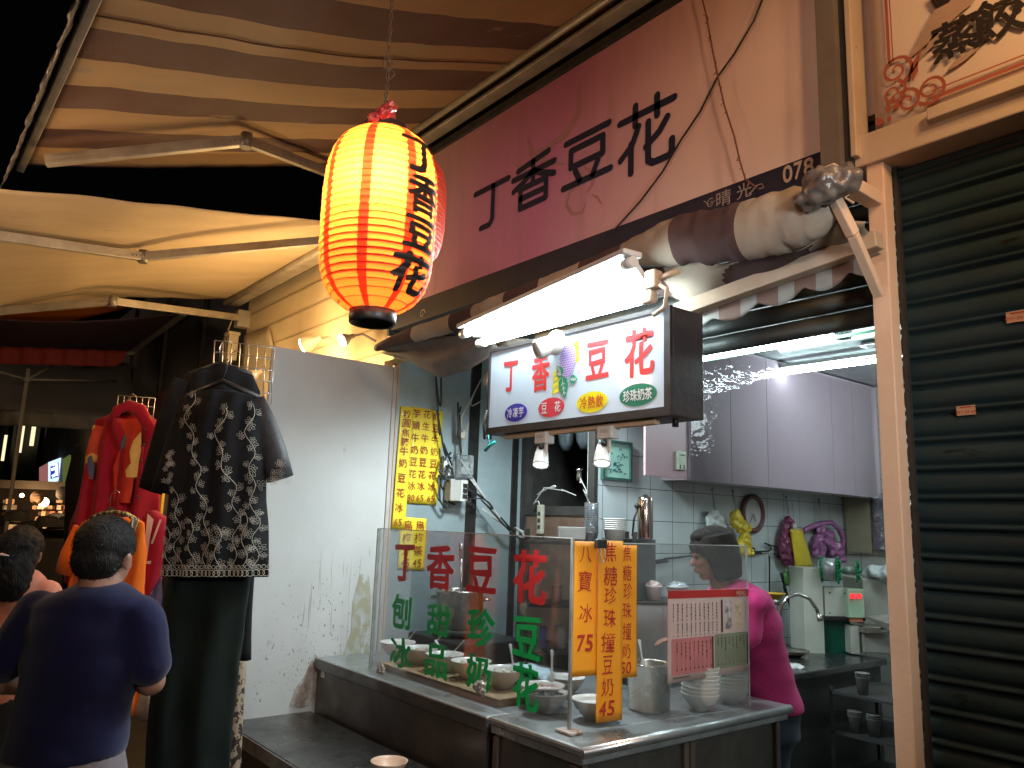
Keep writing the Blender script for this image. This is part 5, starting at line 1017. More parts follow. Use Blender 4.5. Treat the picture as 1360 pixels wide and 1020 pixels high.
m_ = MB(); m_.box(P(596, 622, X=-4.33), (.02, .09, .1), bev=.004); m_.box(P(615, 620, X=-4.33), (.02, .09, .1), bev=.004); m_.build('socket_plate', white_pl, t); MB().box(P(615, 620, X=-4.28), (.06, .14, .16), bev=.01).build('clear_cover', glassy('cover', (.8, .82, .82), .12, .1), t)
q = P(614, 577, X=-4.3); m_ = MB(); m_.box(q, (.03, .04, .06), bev=.006); tag(m_.build('cable_joint', mat('joint_beige', (.5, .46, .38), .5), None, q), 'small beige cable joint above the wall sockets', 'cable joint')
A_ = P(718, 690, Y=3.57); t = thing('power_strip', 'beige power strip hanging on the brown rear panel with a pale cable', 'power strip', A_)
m_ = MB(); m_.box(A_, (.055, .03, .2), bev=.008); m_.build('strip_body', mat('strip_beige', (.36, .35, .27), .5), t); m_ = MB()
for k in (-.05, -.005, .04): m_.box(A_+V((.0, -.017, k)), (.025, .004, .025), bev=.002)
m_.build('outlet', black, t)
cable('thin pale cable arching from the power strip over the brown panel', [(716, 672), (720, 652), (735, 645), (750, 652), (765, 658)], .004, wire_w, Y=3.56)
cable('pale cable looping down from the small tap fitting', [(770, 640), (778, 650), (783, 668)], .004, wire_w, Y=3.5)
q = P(769, 632, Y=3.5); m_ = MB(); m_.lathe([(.014, -.03), (.016, 0), (.012, .03), (.02, .035), (.02, .045)], q, 14); tag(m_.build('tap_fitting', pot_steel, None, q), 'small metal gas tap fitting in the dark doorway', 'tap')
cable('black cable running along the tiled wall behind the woman', [(870, 745), (885, 746), (905, 740), (950, 735), (985, 735), (1000, 728), (1010, 735), (1020, 732), (1035, 728), (1040, 745)], .006, X=-3.57)
cable('black flex dropping behind the sealing machine', [(1042, 772), (1048, 800), (1058, 830), (1068, 852)], .01, X=-3.5)
# ================================================================== back counter and machines
bc_ = thing('back_counter', 'dark steel kitchen counter carrying the cup sealing machine', 'counter', (-3.2, 5.1, 0))
MB().bx(-3.598, -2.8, 4.3, 5.72, .76, .80, bev=.006).build('worktop', mat('dark_top', (.14, .15, .15), .18, .8, (.08, .085, .085), sc=4, rv=.2), bc_)
MB().bx(-3.59, -2.84, 4.32, 5.7, .06, .758).build('cabinet_body', mat('counter_black', (.03, .03, .032), .4, .4, (.05, .05, .05), sc=3), bc_)
Dm = 5.75; Q = lambda x, y, d=0.: P(x, y, D=Dm+d)
sm_ = thing('cup_sealing_machine', 'white and green cup sealing machine with green geared film rolls', 'machine', Q(1105, 866))
gw = mat('machine_white', (.58, .6, .52), .4, 0, (.52, .54, .46), sc=6)
m_ = MB(); fbox(m_, 1068, 756, 1094, 867, Dm-.02, .3); m_.build('side_column', gw, sm_)
m_ = MB(); fbox(m_, 1094, 820, 1130, 868, Dm, .28); m_.build('green_base', mat('machine_green', (.0, .1, .06), .4), sm_)
m_ = MB(); fbox(m_, 1096, 781, 1126, 820, Dm-.02, .2); mh = m_.build('head_cover', gw, sm_); m_ = MB()
for x, y in ((1102, 787), (1122, 788), (1102, 814), (1122, 815)): m_.sph(Q(x, y, -.03), .007, 8, 6)
m_.build('bolt', black, mh)
m_ = MB(); fbox(m_, 1092, 819, 1150, 824, Dm-.06, .25); m_.build('black_tray', black, sm_)
m_ = MB(); fbox(m_, 1126, 783, 1148, 820, Dm-.08, .1); cp = m_.build('control_panel', mat('panel_green', (.42, .6, .42), .4), sm_)
m_ = MB(); fbox(m_, 1130, 789, 1136, 795, Dm-.085, .01, bev=0); fbox(m_, 1139, 789, 1144, 795, Dm-.085, .01, bev=0); m_.build('red_display', emis('red_digits', (1, .03, .04), 1.6), cp)
m_ = MB(); fbox(m_, 1129, 805, 1145, 817, Dm-.084, .01, bev=0); m_.build('green_label', mat('label_green', (.1, .45, .12), .4), cp)
m_ = MB(); fbox(m_, 1130, 820, 1146, 826, Dm-.09, .03, bev=0); m_.build('orange_tag', mat('tag_orange', (.6, .2, .1), .5), sm_)
m_ = MB(); fbox(m_, 1130, 832, 1142, 868, Dm-.1, .12); m_.build('white_guide', gw, sm_)
gg = mat('gear_green', (.0, .22, .07), .4)
for cx, cy, nm, r_ in ((1111, 757, 'left', .1), (1137, 758, 'right', .085)):
    c_ = Q(cx, cy, .02); ax = (RT*.9-HD*.45).normalized(); m_ = MB()
    if nm == 'left': MB().lathe([(.085, -.11), (.085, .0)], c_, 28, ax).build('film_roll', mat('film_roll', (.5, .55, .55), .15, .3, (.3, .33, .33), sc=12, coat=.5), sm_); ends = (-.11, .005)
    else: MB().lathe([(.03, -.09), (.03, .0)], c_, 16, ax).build('film_core', mat('film_core', (.35, .4, .36), .3), sm_); ends = (.0,)
    for e_ in ends:
        b0 = c_+ax*e_; s_ = ax.cross(UP).normalized(); u_ = s_.cross(ax); n_ = 44; pts_ = []
        for i in range(n_*2): a = math.pi*i/n_; rr = r_ if (i//2) % 2 else r_*.88; pts_.append(b0+s_*rr*math.cos(a)+u_*rr*math.sin(a))
        m_.prism(pts_, ax*.012)
        for k in range(6): a = k*1.047; m_.tube([b0+ax*.014, b0+ax*.02+(s_*math.cos(a)+u_*math.sin(a))*r_*.8], .008, 6)
        m_.lathe([(.02, 0), (.018, .035), (.001, .036)], b0, 12, ax)
    m_.build('gear_wheel', gg, sm_)
pr = thing('drinks_machine', 'bulky off white machine right of the cup sealer, half behind the post', 'machine', Q(1180, 866))
m_ = MB(); fbox(m_, 1146, 770, 1215, 830, Dm+.05, .35, bev=.01); m_.build('upper_case', mat('machine_grey', (.46, .46, .4), .45, 0, (.4, .4, .35), sc=5), pr)
m_ = MB(); fbox(m_, 1146, 840, 1215, 868, Dm-.1, .3, bev=.01); m_.build('lower_case', mat('machine_grey2', (.42, .42, .37), .45), pr)
m_ = MB(); m_.prism([Q(1150, 820, -.12), Q(1186, 842, -.16), Q(1215, 842, -.16), Q(1215, 815, -.0)], UP*.01); fbox(m_, 1146, 833, 1170, 841, Dm-.16, .1); m_.build('steel_chute', pot_steel, pr)
m_ = MB(); fbox(m_, 1149, 800, 1161, 812, Dm+.045, .01, bev=0); m_.build('vent_grille', dark_steel, pr)
m_ = MB(); c_ = Q(1172, 762, .1); m_.sph(c_, (.16, .1, .05), 20, 12); m_.sph(c_+V((.05, 0, .02)), (.08, .07, .05), 14, 10)
tag(remesh('white_plastic_bag', m_, .01, mat('bag_whiteish', (.55, .6, .6), .35, 0, (.4, .44, .45), sc=20), None, 1, c_, disp=.035, dsc=18), 'crumpled white plastic bag lying on the off white machine', 'bag')
# tap
t = thing('gooseneck_tap', 'chrome gooseneck tap arching over the back counter', 'tap', P(1036, 870, D=5.1))
m_ = MB(); m_.tube([P(x, y, D=5.1) for x, y in ((1030, 870), (1033, 830), (1038, 804), (1046, 793), (1060, 789), (1075, 795), (1084, 808), (1088, 818))], .012, 10); m_.lathe([(.016, 0), (.02, .03), (.022, .045)], P(1087, 815, D=5.1), 14, V((.2, .2, -1))); m_.build('spout', pot_steel, t)
m_ = MB(); m_.tube([P(1022, 800, D=5.1), P(1034, 800, D=5.1)], .018, 10); m_.lathe([(.02, 0), (.018, .1)], P(1034, 840, D=5.1), 14); m_.build('valve', pot_steel, t)
m_ = MB(); m_.lathe([(.03, 0), (.075, .05), (.08, .052), (.07, .045)], P(1028, 798, D=5.3), 24); tag(m_.build('yellow_basket', mat('yellow_plastic', (.75, .45, .04), .4), None, P(1028, 798, D=5.3)), 'small yellow basket behind the woman by the tap', 'basket')
m_ = MB(); c_ = P(1052, 872, Z=.80); m_.lathe([(.05, 0), (.11, .03), (.12, .034), (.11, .028), (.05, .006)], c_, 28); m_.lathe([(.05, .012), (.11, .042), (.12, .046), (.11, .04)], c_, 28); tag(m_.build('steel_dish', pot_steel, None, c_), 'stacked shallow metal dishes on the back counter behind the woman', 'dish')
m_ = MB(); c_ = P(1056, 886, Z=.805); m_.sph(c_, (.06, .05, .02), 16, 8); tag(remesh('white_rag', m_, .006, white_pl, None, 1, c_, disp=.012, dsc=40), 'crumpled white rag on the edge of the back counter', 'rag')
# small rack low at right
sr = thing('low_rack', 'low open metal rack with paper cups beside the back counter', 'rack', P(1170, 960, Z=.2)); c_ = V((-2.42, 5.2, 0))
m_ = MB()
for z_ in (.16, .42, .66): m_.bx(-2.78, -2.36, 4.9, 5.5, z_, z_+.015)
for x in (-2.78, -2.38):
    for y in (4.9, 5.48): m_.bx(x, x+.02, y, y+.02, 0, .7)
m_.build('rack_frame', mat('rack_metal', (.07, .07, .068), .5, .4), sr)
for i, (x, y, z_) in enumerate(((-2.66, 4.98, .436), (-2.55, 5.0, .436), (-2.6, 4.98, .676))):
    m_ = MB(); m_.lathe([(.03, 0), (.042, .1), (.045, .102), (.04, .1), (.028, .004)], (x, y, z_), 20)
    for k in range(3): m_.lathe([(.043, .1+k*.012), (.045, .104+k*.012)], (x, y, z_), 20)
    tag(m_.build('paper_cup', mat('dull_cup', (.2, .2, .19), .6), None, (x, y, z_)), ['left paper cup stack on the low rack middle shelf', 'right paper cup stack on the low rack middle shelf', 'paper cup stack on the low rack top'][i], 'paper cup')
# ================================================================== bags on hooks along the tiled wall
def hangbag(name, label, top, shapes, m, dd=.02, voxel=.008, disp=.02, dsc=30, X_=-3.54):
    t = thing(name, label, 'bag', P(*top, X=X_)); m_ = MB()
    for px, py, rw, rh in shapes:
        c_ = P(px, py, X=X_); k = dep(c_)/F; m_.sph(c_, (.035, rw*k*1.25, rh*k), 18, 12)
    remesh('bag_body', m_, voxel, m, t, 2, disp=disp, dsc=dsc)
    m_ = MB(); q = P(shapes[0][0], shapes[0][1]-shapes[0][3]*.8, X=X_); m_.tube([P(*top, X=-3.585), q+V((0, -.008, 0))], .003, 6); m_.tube([P(*top, X=-3.585), q+V((0, .012, 0))], .003, 6); m_.build('string', wire_w, t)
    m_ = MB(); m_.sph(P(*top, X=-3.59), .01, 8, 6); m_.build('hook', pot_steel, t)
ybag = mat('bag_yellow', (.75, .58, .03), .35, 0, (.6, .45, .02), sc=9, coat=.3); pbag = mat('bag_lilac', (.4, .16, .36), .3, 0, (.26, .08, .22), sc=14, coat=.3)
hangbag('hanging_bag', 'bunch of crumpled white plastic bags hanging by the clock', (946, 650), [(950, 692, 15, 12), (948, 684, 9, 9), (956, 700, 12, 8)], mat('bag_white', (.6, .64, .62), .35, 0, (.5, .53, .5), sc=12))
hangbag('hanging_bag', 'crumpled yellow plastic bag hanging in front of the clock', (973, 652), [(978, 690, 10, 14), (986, 700, 14, 10), (989, 722, 11, 16), (994, 734, 9, 6)], ybag, X_=-3.50)
hangbag('hanging_bag', 'maroon plastic bag hanging left of the flat yellow bag', (1044, 660), [(1048, 694, 8, 8), (1044, 724, 11, 28), (1048, 740, 10, 12)], mat('bag_maroon', (.22, .05, .12), .35, 0, (.15, .03, .08), sc=12))
t = thing('hanging_bag', 'flat smooth yellow bag hanging between the maroon and lilac bags', 'bag', P(1056, 665, X=-3.5))
A_, B_, C_, D_ = [P(*q, X=-3.49) for q in ((1050, 703), (1066, 703), (1057, 754), (1080, 752))]
MB().grid(lambda u, v: C_.lerp(D_, u).lerp(A_.lerp(B_, u), v)+XA*.015*math.sin(u*3.1), 10, 12, th=.01).build('bag_body', ybag, t)
m_ = MB(); m_.tube([P(1052, 668, X=-3.58), A_.lerp(B_, .4)], .003, 6); m_.sph(A_.lerp(B_, .3)+UP*.02, (.02, .03, .03), 10, 8); m_.build('string', wire_w, t)
hangbag('hanging_bag', 'bunch of lilac plastic bags hanging under the purple hose', (1088, 664), [(1092, 706, 9, 12), (1086, 726, 10, 16), (1108, 730, 12, 14), (1100, 716, 14, 12), (1114, 738, 8, 12)], pbag, disp=.04, dsc=22)
m_ = MB(); m_.tube([P(x, y, X=-3.52) for x, y in ((1066, 706), (1076, 700), (1090, 695), (1104, 694), (1114, 702), (1120, 716), (1118, 730))], .022, 10); tag(m_.build('purple_hose', pbag, None, P(1100, 694, X=-3.52)), 'loop of purple plastic sleeve arching over the lilac bags', 'hose')
hangbag('hanging_bag', 'small green pouch hanging below the maroon bag', (1043, 752), [(1045, 768, 8, 10)], mat('pouch_green', (.12, .33, .08), .4), disp=.006, X_=-3.5)
m_ = MB(); q = P(1021, 760, X=-3.56); m_.tube([P(1022, 738, X=-3.57), P(1022, 792, X=-3.56)], .006, 6); tag(m_.build('thin_rod', dark_steel, None, q), 'thin dark rod hanging on the tiles behind the woman', 'rod')
# ================================================================== clothes
def PH(x, y, h):
    d = _f+CR*((x-680)/F)-CU*((y-510)/F); return CAM+d*(h/d.dot(HD))
def FD(p, k):
    """soft vertical folds: how far the cloth at p moves toward the back; k = (amplitude, waves per metre, top z, bottom z, seed)"""
    a, f_, zt, zb, sd = k; s_ = min(1, max(0, (zt-p.z)/(zt-zb))); u = p.dot(RT)
    return HD*(a*(.25+.9*s_)*(math.sin(u*f_*6.283+2.2*noise.noise(V((u*4, p.z*1.5, sd)))+sd)+.7*noise.noise(V((u*14, p.z*3, sd))))+a*.8*noise.noise(V((u*9, p.z*11, sd+4)))*(1-s_*.6))
def rows(m_, rw, h, dp=.07, n=56, rip=None, mi=0, fd=None):
    secs = []; v0 = len(m_.v)
    for r in rw:
        y, xl, xr = r[:3]; a, b_ = PH(xl, y, h), PH(xr, y, h); c_ = (a+b_)/2; c_.z = (a.z+b_.z)/2
        secs.append((c_, (b_-a)/2, HD*(r[3] if len(r) > 3 else dp)))
    # refine rows so folds read
    out = []
    for (c0, a0, b0), (c1, a1, b1) in zip(secs[:-1], secs[1:]):
        for k in range(5): t = k/5; out.append((c0.lerp(c1, t), a0.lerp(a1, t), b0.lerp(b1, t)))
    out.append(secs[-1]); m_.loft(out, n, mi, rip=rip)
    if fd:
        for i in range(v0, len(m_.v)): m_.v[i] = m_.v[i]+FD(m_.v[i], fd)
    return m_
def fold(amp=.06, fr=7, seed=0): return lambda a, s: amp*(.25+s)*math.sin(a*math.pi*2*fr+3*noise.noise(V((a*3+seed, s*2, seed))))*(abs(math.sin(a*math.pi*2))**.5)+.02*noise.noise(V((a*9, s*9, seed)))
def sleeve(m_, pts_, rs, h, n=20, dp=.6, seed=0):
    q = [PH(x, y, h) for x, y in pts_]; sc_ = h/F; secs = []
    for i, p_ in enumerate(q):
        d = (q[min(i+1, len(q)-1)]-q[max(i-1, 0)]).normalized(); s_ = d.cross(HD).normalized(); secs.append((p_, s_*rs[i]*sc_, HD*rs[i]*sc_*dp))
    m_.loft(secs, n, rip=lambda a, s: .08*math.sin(a*22+s*3+seed)); return m_
def hanger(pts_, h, top, m, par):
    m_ = MB(); m_.tube([PH(x, y, h) for x, y in pts_], .011, 8); a = PH(*top, h); e = m_.build('hanger', m, par)
    m_ = MB(); m_.tube([PH(pts_[len(pts_)//2][0], pts_[len(pts_)//2][1], h), a, a+UP*.03+RT*.01, a+UP*.045+RT*.03, a+UP*.03+RT*.048], .0028, 6); m_.build('hook', pot_steel, e)
def wiregrid(label, x0, x1, y0, y1, h, nx, ny, slope):
    m_ = MB(); g_ = lambda i, j: PH(x0+(x1-x0)*i/nx-4*j/ny, y0+(y1-y0)*j/ny+slope*i/nx, h)
    for i in range(nx+1): m_.tube([g_(i, 0), g_(i, ny)], .0028, 5)
    for j in range(ny+1): m_.tube([g_(0, j), g_(nx, j)], .0028, 5)
    tag(m_.build('wire_grid', mat('chrome_wire', (.6, .55, .48), .3, .8), None, g_(nx/2, ny/2)), label, 'wire grid')
wiregrid('wire grid holding the black blouse, next to the white partition', 285, 364, 452, 528, 3.75, 7, 5, 10)
wiregrid('small wire grid holding the red shirt in the distance', 157, 206, 525, 560, 4.85, 6, 3, 4)
blk = cloth('black_fabric', (.008, .008, .009), (.014, .014, .015)); blk2 = cloth('black_green_fabric', (.007, .012, .01), (.012, .018, .015))
hB = 3.35
ct_ = thing('black_coat', 'plain black long sleeved coat hanging behind the embroidered blouse', 'coat', PH(285, 500, 3.6))
m_ = MB(); rows(m_, [(488, 275, 312, .03), (498, 246, 336, .05), (520, 236, 346), (600, 232, 344), (700, 232, 340), (800, 240, 336), (876, 300, 334)], 3.6, .06, rip=fold(.02, 6, 2), fd=(.015, 8, 2.6, 1.5, 8.)); sleeve(m_, [(246, 505), (226, 560), (205, 640), (200, 652)], [16, 17, 17, 16], 3.58); sleeve(m_, [(325, 760), (324, 820), (322, 872)], [10, 9, 8], 3.6); m_.build('coat_body', blk, ct_); hanger([(250, 497), (292, 482), (334, 497)], 3.6, (292, 462), black, ct_)
bl = thing('embroidered_blouse', 'black blouse with silver floral embroidery hanging against the white partition', 'blouse', PH(290, 520, hB))
fB = (.010, 9, 2.45, 1.35, 3.); brow = [(519, 262, 312, .03), (526, 246, 340, .045), (545, 236, 350), (580, 234, 352), (640, 224, 353), (700, 219, 355), (766, 216, 357)]
m_ = MB(); rows(m_, brow, hB, .065, rip=fold(.02, 5, 5), fd=fB, n=90); sleeve(m_, [(250, 532), (238, 580), (226, 630), (219, 655)], [13, 15, 17, 18], hB); m_.build('blouse_body', blk, bl)
m_ = MB(); sleeve(m_, [(338, 532), (352, 565), (365, 605), (373, 636)], [14, 15, 16, 17], hB+.0, dp=.5); m_.build('sheer_sleeve', mat('sheer_black', (.03, .03, .034), .6, 0, (.05, .05, .055), sc=30), bl)
def bfp(x, y, lift=.008):
    for r0, r1 in zip(brow[:-1], brow[1:]):
        if y <= r1[0] or r1 is brow[-1]:
            t = min(max((y-r0[0])/(r1[0]-r0[0]), 0), 1.03); xl = r0[1]+(r1[1]-r0[1])*t; xr = r0[2]+(r1[2]-r0[2])*t; d0 = r0[3] if len(r0) > 3 else .065; d1 = r1[3] if len(r1) > 3 else .065; dd = d0+(d1-d0)*t; break
    u = (x-(xl+xr)/2)/((xr-xl)/2); p_ = PH(x, y, hB); return p_-HD*(dd*math.sqrt(max(0, 1-min(abs(u), 1)**2))*1.06+lift)+FD(p_, fB)
m_ = MB(); re = random.Random(11); nB = -HD
def loop(cx, cy, r, w_=.0015, k=9, el=1., an=0., f=bfp):
    pp = [f(cx+r*(math.cos(a)*math.cos(an)-el*math.sin(a)*math.sin(an)), cy+r*(math.cos(a)*math.sin(an)+el*math.sin(a)*math.cos(an))) for a in [2*math.pi*i/k for i in range(k+1)]]
    m_.tube(pp, w_*.5, 4, cap=False)
def flower(cx, cy, r, f=bfp):
    a0 = re.random()*6
    for k in range(5): a = a0+k*1.257; loop(cx+math.cos(a)*r*.62, cy+math.sin(a)*r*.62, r*.42, .0011, 7, .7, a, f)
def vine(pts_, dens=1., f=bfp):
    pp = []
    for (a, b_) in zip(pts_[:-1], pts_[1:]):
        n_ = max(2, int(math.dist(a, b_)/3))
        for i in range(n_): t = i/n_; pp.append((a[0]+(b_[0]-a[0])*t+4.2*math.sin(len(pp)*.42), a[1]+(b_[1]-a[1])*t))
    m_.tube([f(*q) for q in pp], .0012, 4)
    for i, (x, y) in enumerate(pp):
        s_ = 1 if i % 2 else -1
        if i % 3 == 0: flower(x+s_*re.uniform(3, 6), y+re.uniform(-2, 2), re.uniform(4, 5.4), f)
        if i % 3 == 1: loop(x-s_*re.uniform(3, 6), y+re.uniform(-3, 3), re.uniform(2.4, 4), .0013, 8, .45, re.random()*3, f)
for v_ in ([(264, 524), (256, 555), (262, 585), (272, 620), (276, 660), (284, 700), (280, 757)], [(309, 545), (297, 575), (302, 610), (316, 645), (322, 690), (314, 757)], [(341, 540), (335, 575), (341, 610), (340, 650), (346, 700), (342, 757)], [(238, 650), (246, 690), (240, 720), (248, 757)], [(262, 690), (266, 757)], [(300, 700), (298, 757)], [(229, 700), (231, 757)], [(331, 680), (331, 757)]): vine(v_)
for i in range(24):
    x = 220+i*5.9; loop(x, 760, 4.2, .003, 10, 1.); loop(x+3, 752, 2.6, .002, 8)
for i in range(8): flower(re.uniform(222, 352), re.uniform(700, 752), 5.5)
m_.build('embroidery', mat('silver_thread', (.6, .56, .47), .45, .3, (.45, .42, .35), sc=60), bl)
m_ = MB(); fs_ = lambda x, y: PH(x, y, hB-.045)
for i in range(12): flower(re.uniform(357, 385), re.uniform(612, 640), 5, fs_)
for i in range(14): flower(re.uniform(215, 232), re.uniform(600, 640), 3.6, lambda x, y: PH(x, y, hB-.075))
m_.build('cuff_lace', mat('cuff_thread', (.55, .5, .42), .5, .3), bl); hanger([(248, 526), (296, 506), (344, 528)], hB, (304, 478), black, bl)
tr = thing('black_trousers', 'long black wide trousers hanging beneath the embroidered blouse', 'trousers', PH(270, 780, 3.42))
m_ = MB(); rows(m_, [(745, 226, 336, .05), (790, 220, 330), (880, 205, 318), (960, 196, 308), (1060, 188, 300), (1150, 184, 296)], 3.42, .06, rip=fold(.02, 4, 9), fd=(.022, 7, 1.4, .3, 1.), n=90); m_.build('trouser_legs', blk2, tr)
m_ = MB(); rows(m_, [(850, 300, 328, .03), (900, 298, 326), (960, 297, 322), (1060, 294, 318)], 3.9, .03, rip=fold(.05, 5, 3)); tag(m_.build('leopard_skirt', mat('leopard', (.4, .3, .2), .8, 0, (.03, .02, .015), sc=38, lo=.47, hi=.53, det=2), None, PH(310, 900, 3.9)), 'strip of brown leopard print fabric between trousers and partition', 'skirt')
# red shirt
red_c = cloth('red_fabric', (.34, .008, .02), (.24, .005, .013)); hR = 4.55; fR_ = (.02, 8, 2.5, 1.5, 2.)
rsx = thing('red_shirt', 'red open collared shirt with orange lining on a hanger', 'shirt', PH(165, 560, hR))
m_ = MB(); rows(m_, [(548, 148, 192, .03), (558, 128, 208, .05), (600, 120, 213), (645, 108, 208), (700, 92, 213), (775, 84, 216)], hR, .07, rip=fold(.02, 6, 4), fd=fR_, n=90); m_.build('shirt_body', red_c, rsx)
m_ = MB(); sleeve(m_, [(133, 566), (124, 600), (119, 636)], [9, 9, 8], hR-.02); m_.build('print_sleeve', mat('print_red', (.5, .05, .02), .8, 0, (.75, .42, .1), sc=7, lo=.52, hi=.55, det=1), rsx)
m_ = MB(); sleeve(m_, [(208, 568), (214, 585), (217, 610)], [7, 7, 7], hR); m_.build('yellow_sleeve', cloth('amber_fabric', (.75, .42, .05)), rsx)
fR = lambda x, y, l=.0: PH(x, y, hR-.082-l)+FD(PH(x, y, hR), fR_)*.8
def patch(nm, pts_, m, par, f, l=.0, th=.004):
    bm = bmesh.new(); bm.faces.new([bm.verts.new((x, y, 0)) for x, y in pts_]); xs = [p[0] for p in pts_]; ys_ = [p[1] for p in pts_]
    bmesh.ops.triangulate(bm, faces=bm.faces[:])
    for k in range(int(min(xs)), int(max(xs))+1, 3): bmesh.ops.bisect_plane(bm, geom=bm.verts[:]+bm.edges[:]+bm.faces[:], plane_co=(k+.5, 0, 0), plane_no=(1, 0, 0))
    for k in range(int(min(ys_)), int(max(ys_))+1, 6): bmesh.ops.bisect_plane(bm, geom=bm.verts[:]+bm.edges[:]+bm.faces[:], plane_co=(0, k+.5, 0), plane_no=(0, 1, 0))
    bm.verts.index_update(); e = MB(); e.add([f(v.co.x, v.co.y, l) for v in bm.verts], [[v.index for v in q.verts] for q in bm.faces], 0, True); bm.free(); return e.build(nm, m, par)
patch('inner_print', [(158, 556), (190, 556), (184, 600), (176, 640), (172, 668), (150, 668), (150, 620), (160, 590)], cloth('print_orange_red', (.55, .04, .015)), rsx, fR, .0)
patch('leaf_print', [(187, 573), (178, 585), (173, 600), (175, 615), (166, 625), (168, 634), (180, 634), (186, 600)], mat('leaf_amber', (.75, .4, .1), .8), rsx, fR, .006)
patch('leaf_print', [(157, 582), (163, 576), (168, 580), (166, 592), (159, 598)], mat('leaf_slate', (.08, .1, .13), .8), rsx, fR, .006)
patch('leaf_print', [(117, 608), (122, 604), (125, 620), (123, 638), (118, 628)], mat('leaf_slate2', (.05, .06, .1), .8), rsx, fR, .0)
m_ = MB()
for pp in ([(150, 560), (156, 545), (170, 538), (186, 544), (198, 566)],): m_.tube([fR(x, y) for x, y in pp], [.02, .035, .035, .038, .03], 10, flat=.5)
m_.loft([(fR(154, 556), RT*.02, HD*.012), (fR(157, 575), RT*.035, HD*.012), (fR(160, 598), RT*.006, HD*.006)], 12); m_.loft([(fR(192, 552), RT*.03, HD*.014), (fR(200, 570), RT*.045, HD*.014), (fR(192, 590), RT*.012, HD*.006)], 12); m_.build('collar', cloth('collar_red', (.36, .008, .02)), rsx)
m_ = MB(); m_.tube([fR(186, 590), fR(182, 640), fR(178, 690)], .018, 8, flat=.4); m_.build('placket', red_c, rsx); m_ = MB()
for y in (570, 590, 612, 636, 660): m_.sph(fR(191-(y-570)*.1, y, .03), .008, 8, 6)
for x, y in ((102, 676), (98, 694), (94, 712)): m_.sph(fR(x, y, -.03), .009, 8, 6)
m_.build('button', mat('dark_button', (.08, .01, .01), .3), rsx); hanger([(152, 558), (168, 546), (188, 558)], hR-.03, (169, 533), mat('brown_hanger', (.12, .06, .03), .5), rsx)
hO = 4.15; org = cloth('orange_fabric', (.85, .16, .01), (.75, .13, .01)); ot = thing('orange_sweater', 'orange sweater with gold striped scarf collar hanging behind the man in blue', 'sweater', PH(145, 700, hO))
m_ = MB(); rows(m_, [(687, 128, 176, .03), (694, 108, 192, .05), (730, 96, 196), (780, 92, 192), (860, 88, 190), (950, 88, 192)], hO, .07, rip=fold(.02, 6, 1), fd=(.02, 8, 1.7, 1., 6.), n=90); sleeve(m_, [(108, 700), (94, 735), (84, 762)], [10, 12, 11], hO-.02); m_.build('top_body', org, ot)
m_ = MB(); scp = [PH(x, y, hO-.07) for x, y in ((122, 690), (132, 708), (152, 716), (172, 706), (180, 690), (168, 682), (150, 680), (134, 682), (122, 690))]
m_.tube(scp, [.03, .045, .05, .045, .03, .02, .02, .02, .03], 12, flat=.5); sc_m = mat('gold_stripe_scarf', (.02, .015, .012), .5, 0, (.5, .38, .16), sc=16, st=(6, 6, .3), lo=.5, hi=.56, det=0); m_.build('scarf_collar', sc_m, ot); hanger([(124, 692), (146, 676), (178, 692)], hO, (146, 662), black, ot)
rj = thing('red_white_jacket', 'red jacket with white lapel and stripes between the shirts and the black blouse', 'jacket', PH(205, 700, 4.3))
m_ = MB(); rows(m_, [(678, 196, 208, .03), (688, 190, 222, .05), (740, 188, 221), (785, 186, 210), (800, 190, 200)], 4.3, .05, rip=fold(.05, 5, 8)); m_.build('jacket_body', red_c, rj)
jw = mat('jacket_white', (.75, .62, .52), .8); patch('lapel', [(196, 682), (204, 690), (199, 715), (195, 745), (190, 742), (193, 710)], jw, rj, lambda x, y, l: PH(x, y, 4.24-l)); patch('stripe', [(212, 690), (215, 690), (203, 722), (200, 722)], jw, rj, lambda x, y, l: PH(x, y, 4.24-l)); patch('stripe', [(188, 745), (201, 745), (200, 749), (188, 749)], jw, rj, lambda x, y, l: PH(x, y, 4.24-l))
patch('blue_hem', [(196, 795), (207, 800), (214, 765), (216, 792), (210, 830), (196, 815)], mat('denim_hem', (.16, .2, .4), .8), rj, lambda x, y, l: PH(x, y, 4.25-l))
m_ = MB(); rows(m_, [(590, 100, 120, .03), (640, 88, 125), (760, 84, 120), (860, 80, 118)], 5.0, .06, rip=fold(.05, 5, 8)); tag(m_.build('dark_garment', blk, None, PH(100, 640, 5.0)), 'dark garment hanging behind the left side of the red shirt', 'garment')
q = PH(216, 620, 5.3); m_ = MB(); m_.box(V((q.x, q.y, PH(216, 541, 5.3).z-.45)), (.055, .04, .9), (RT, HD, UP)); tag(m_.build('yellow_post', mat('yellow_painted', (.8, .52, .08), .6), None, q), 'narrow yellow lit post showing between the red shirt and the black coat', 'post')
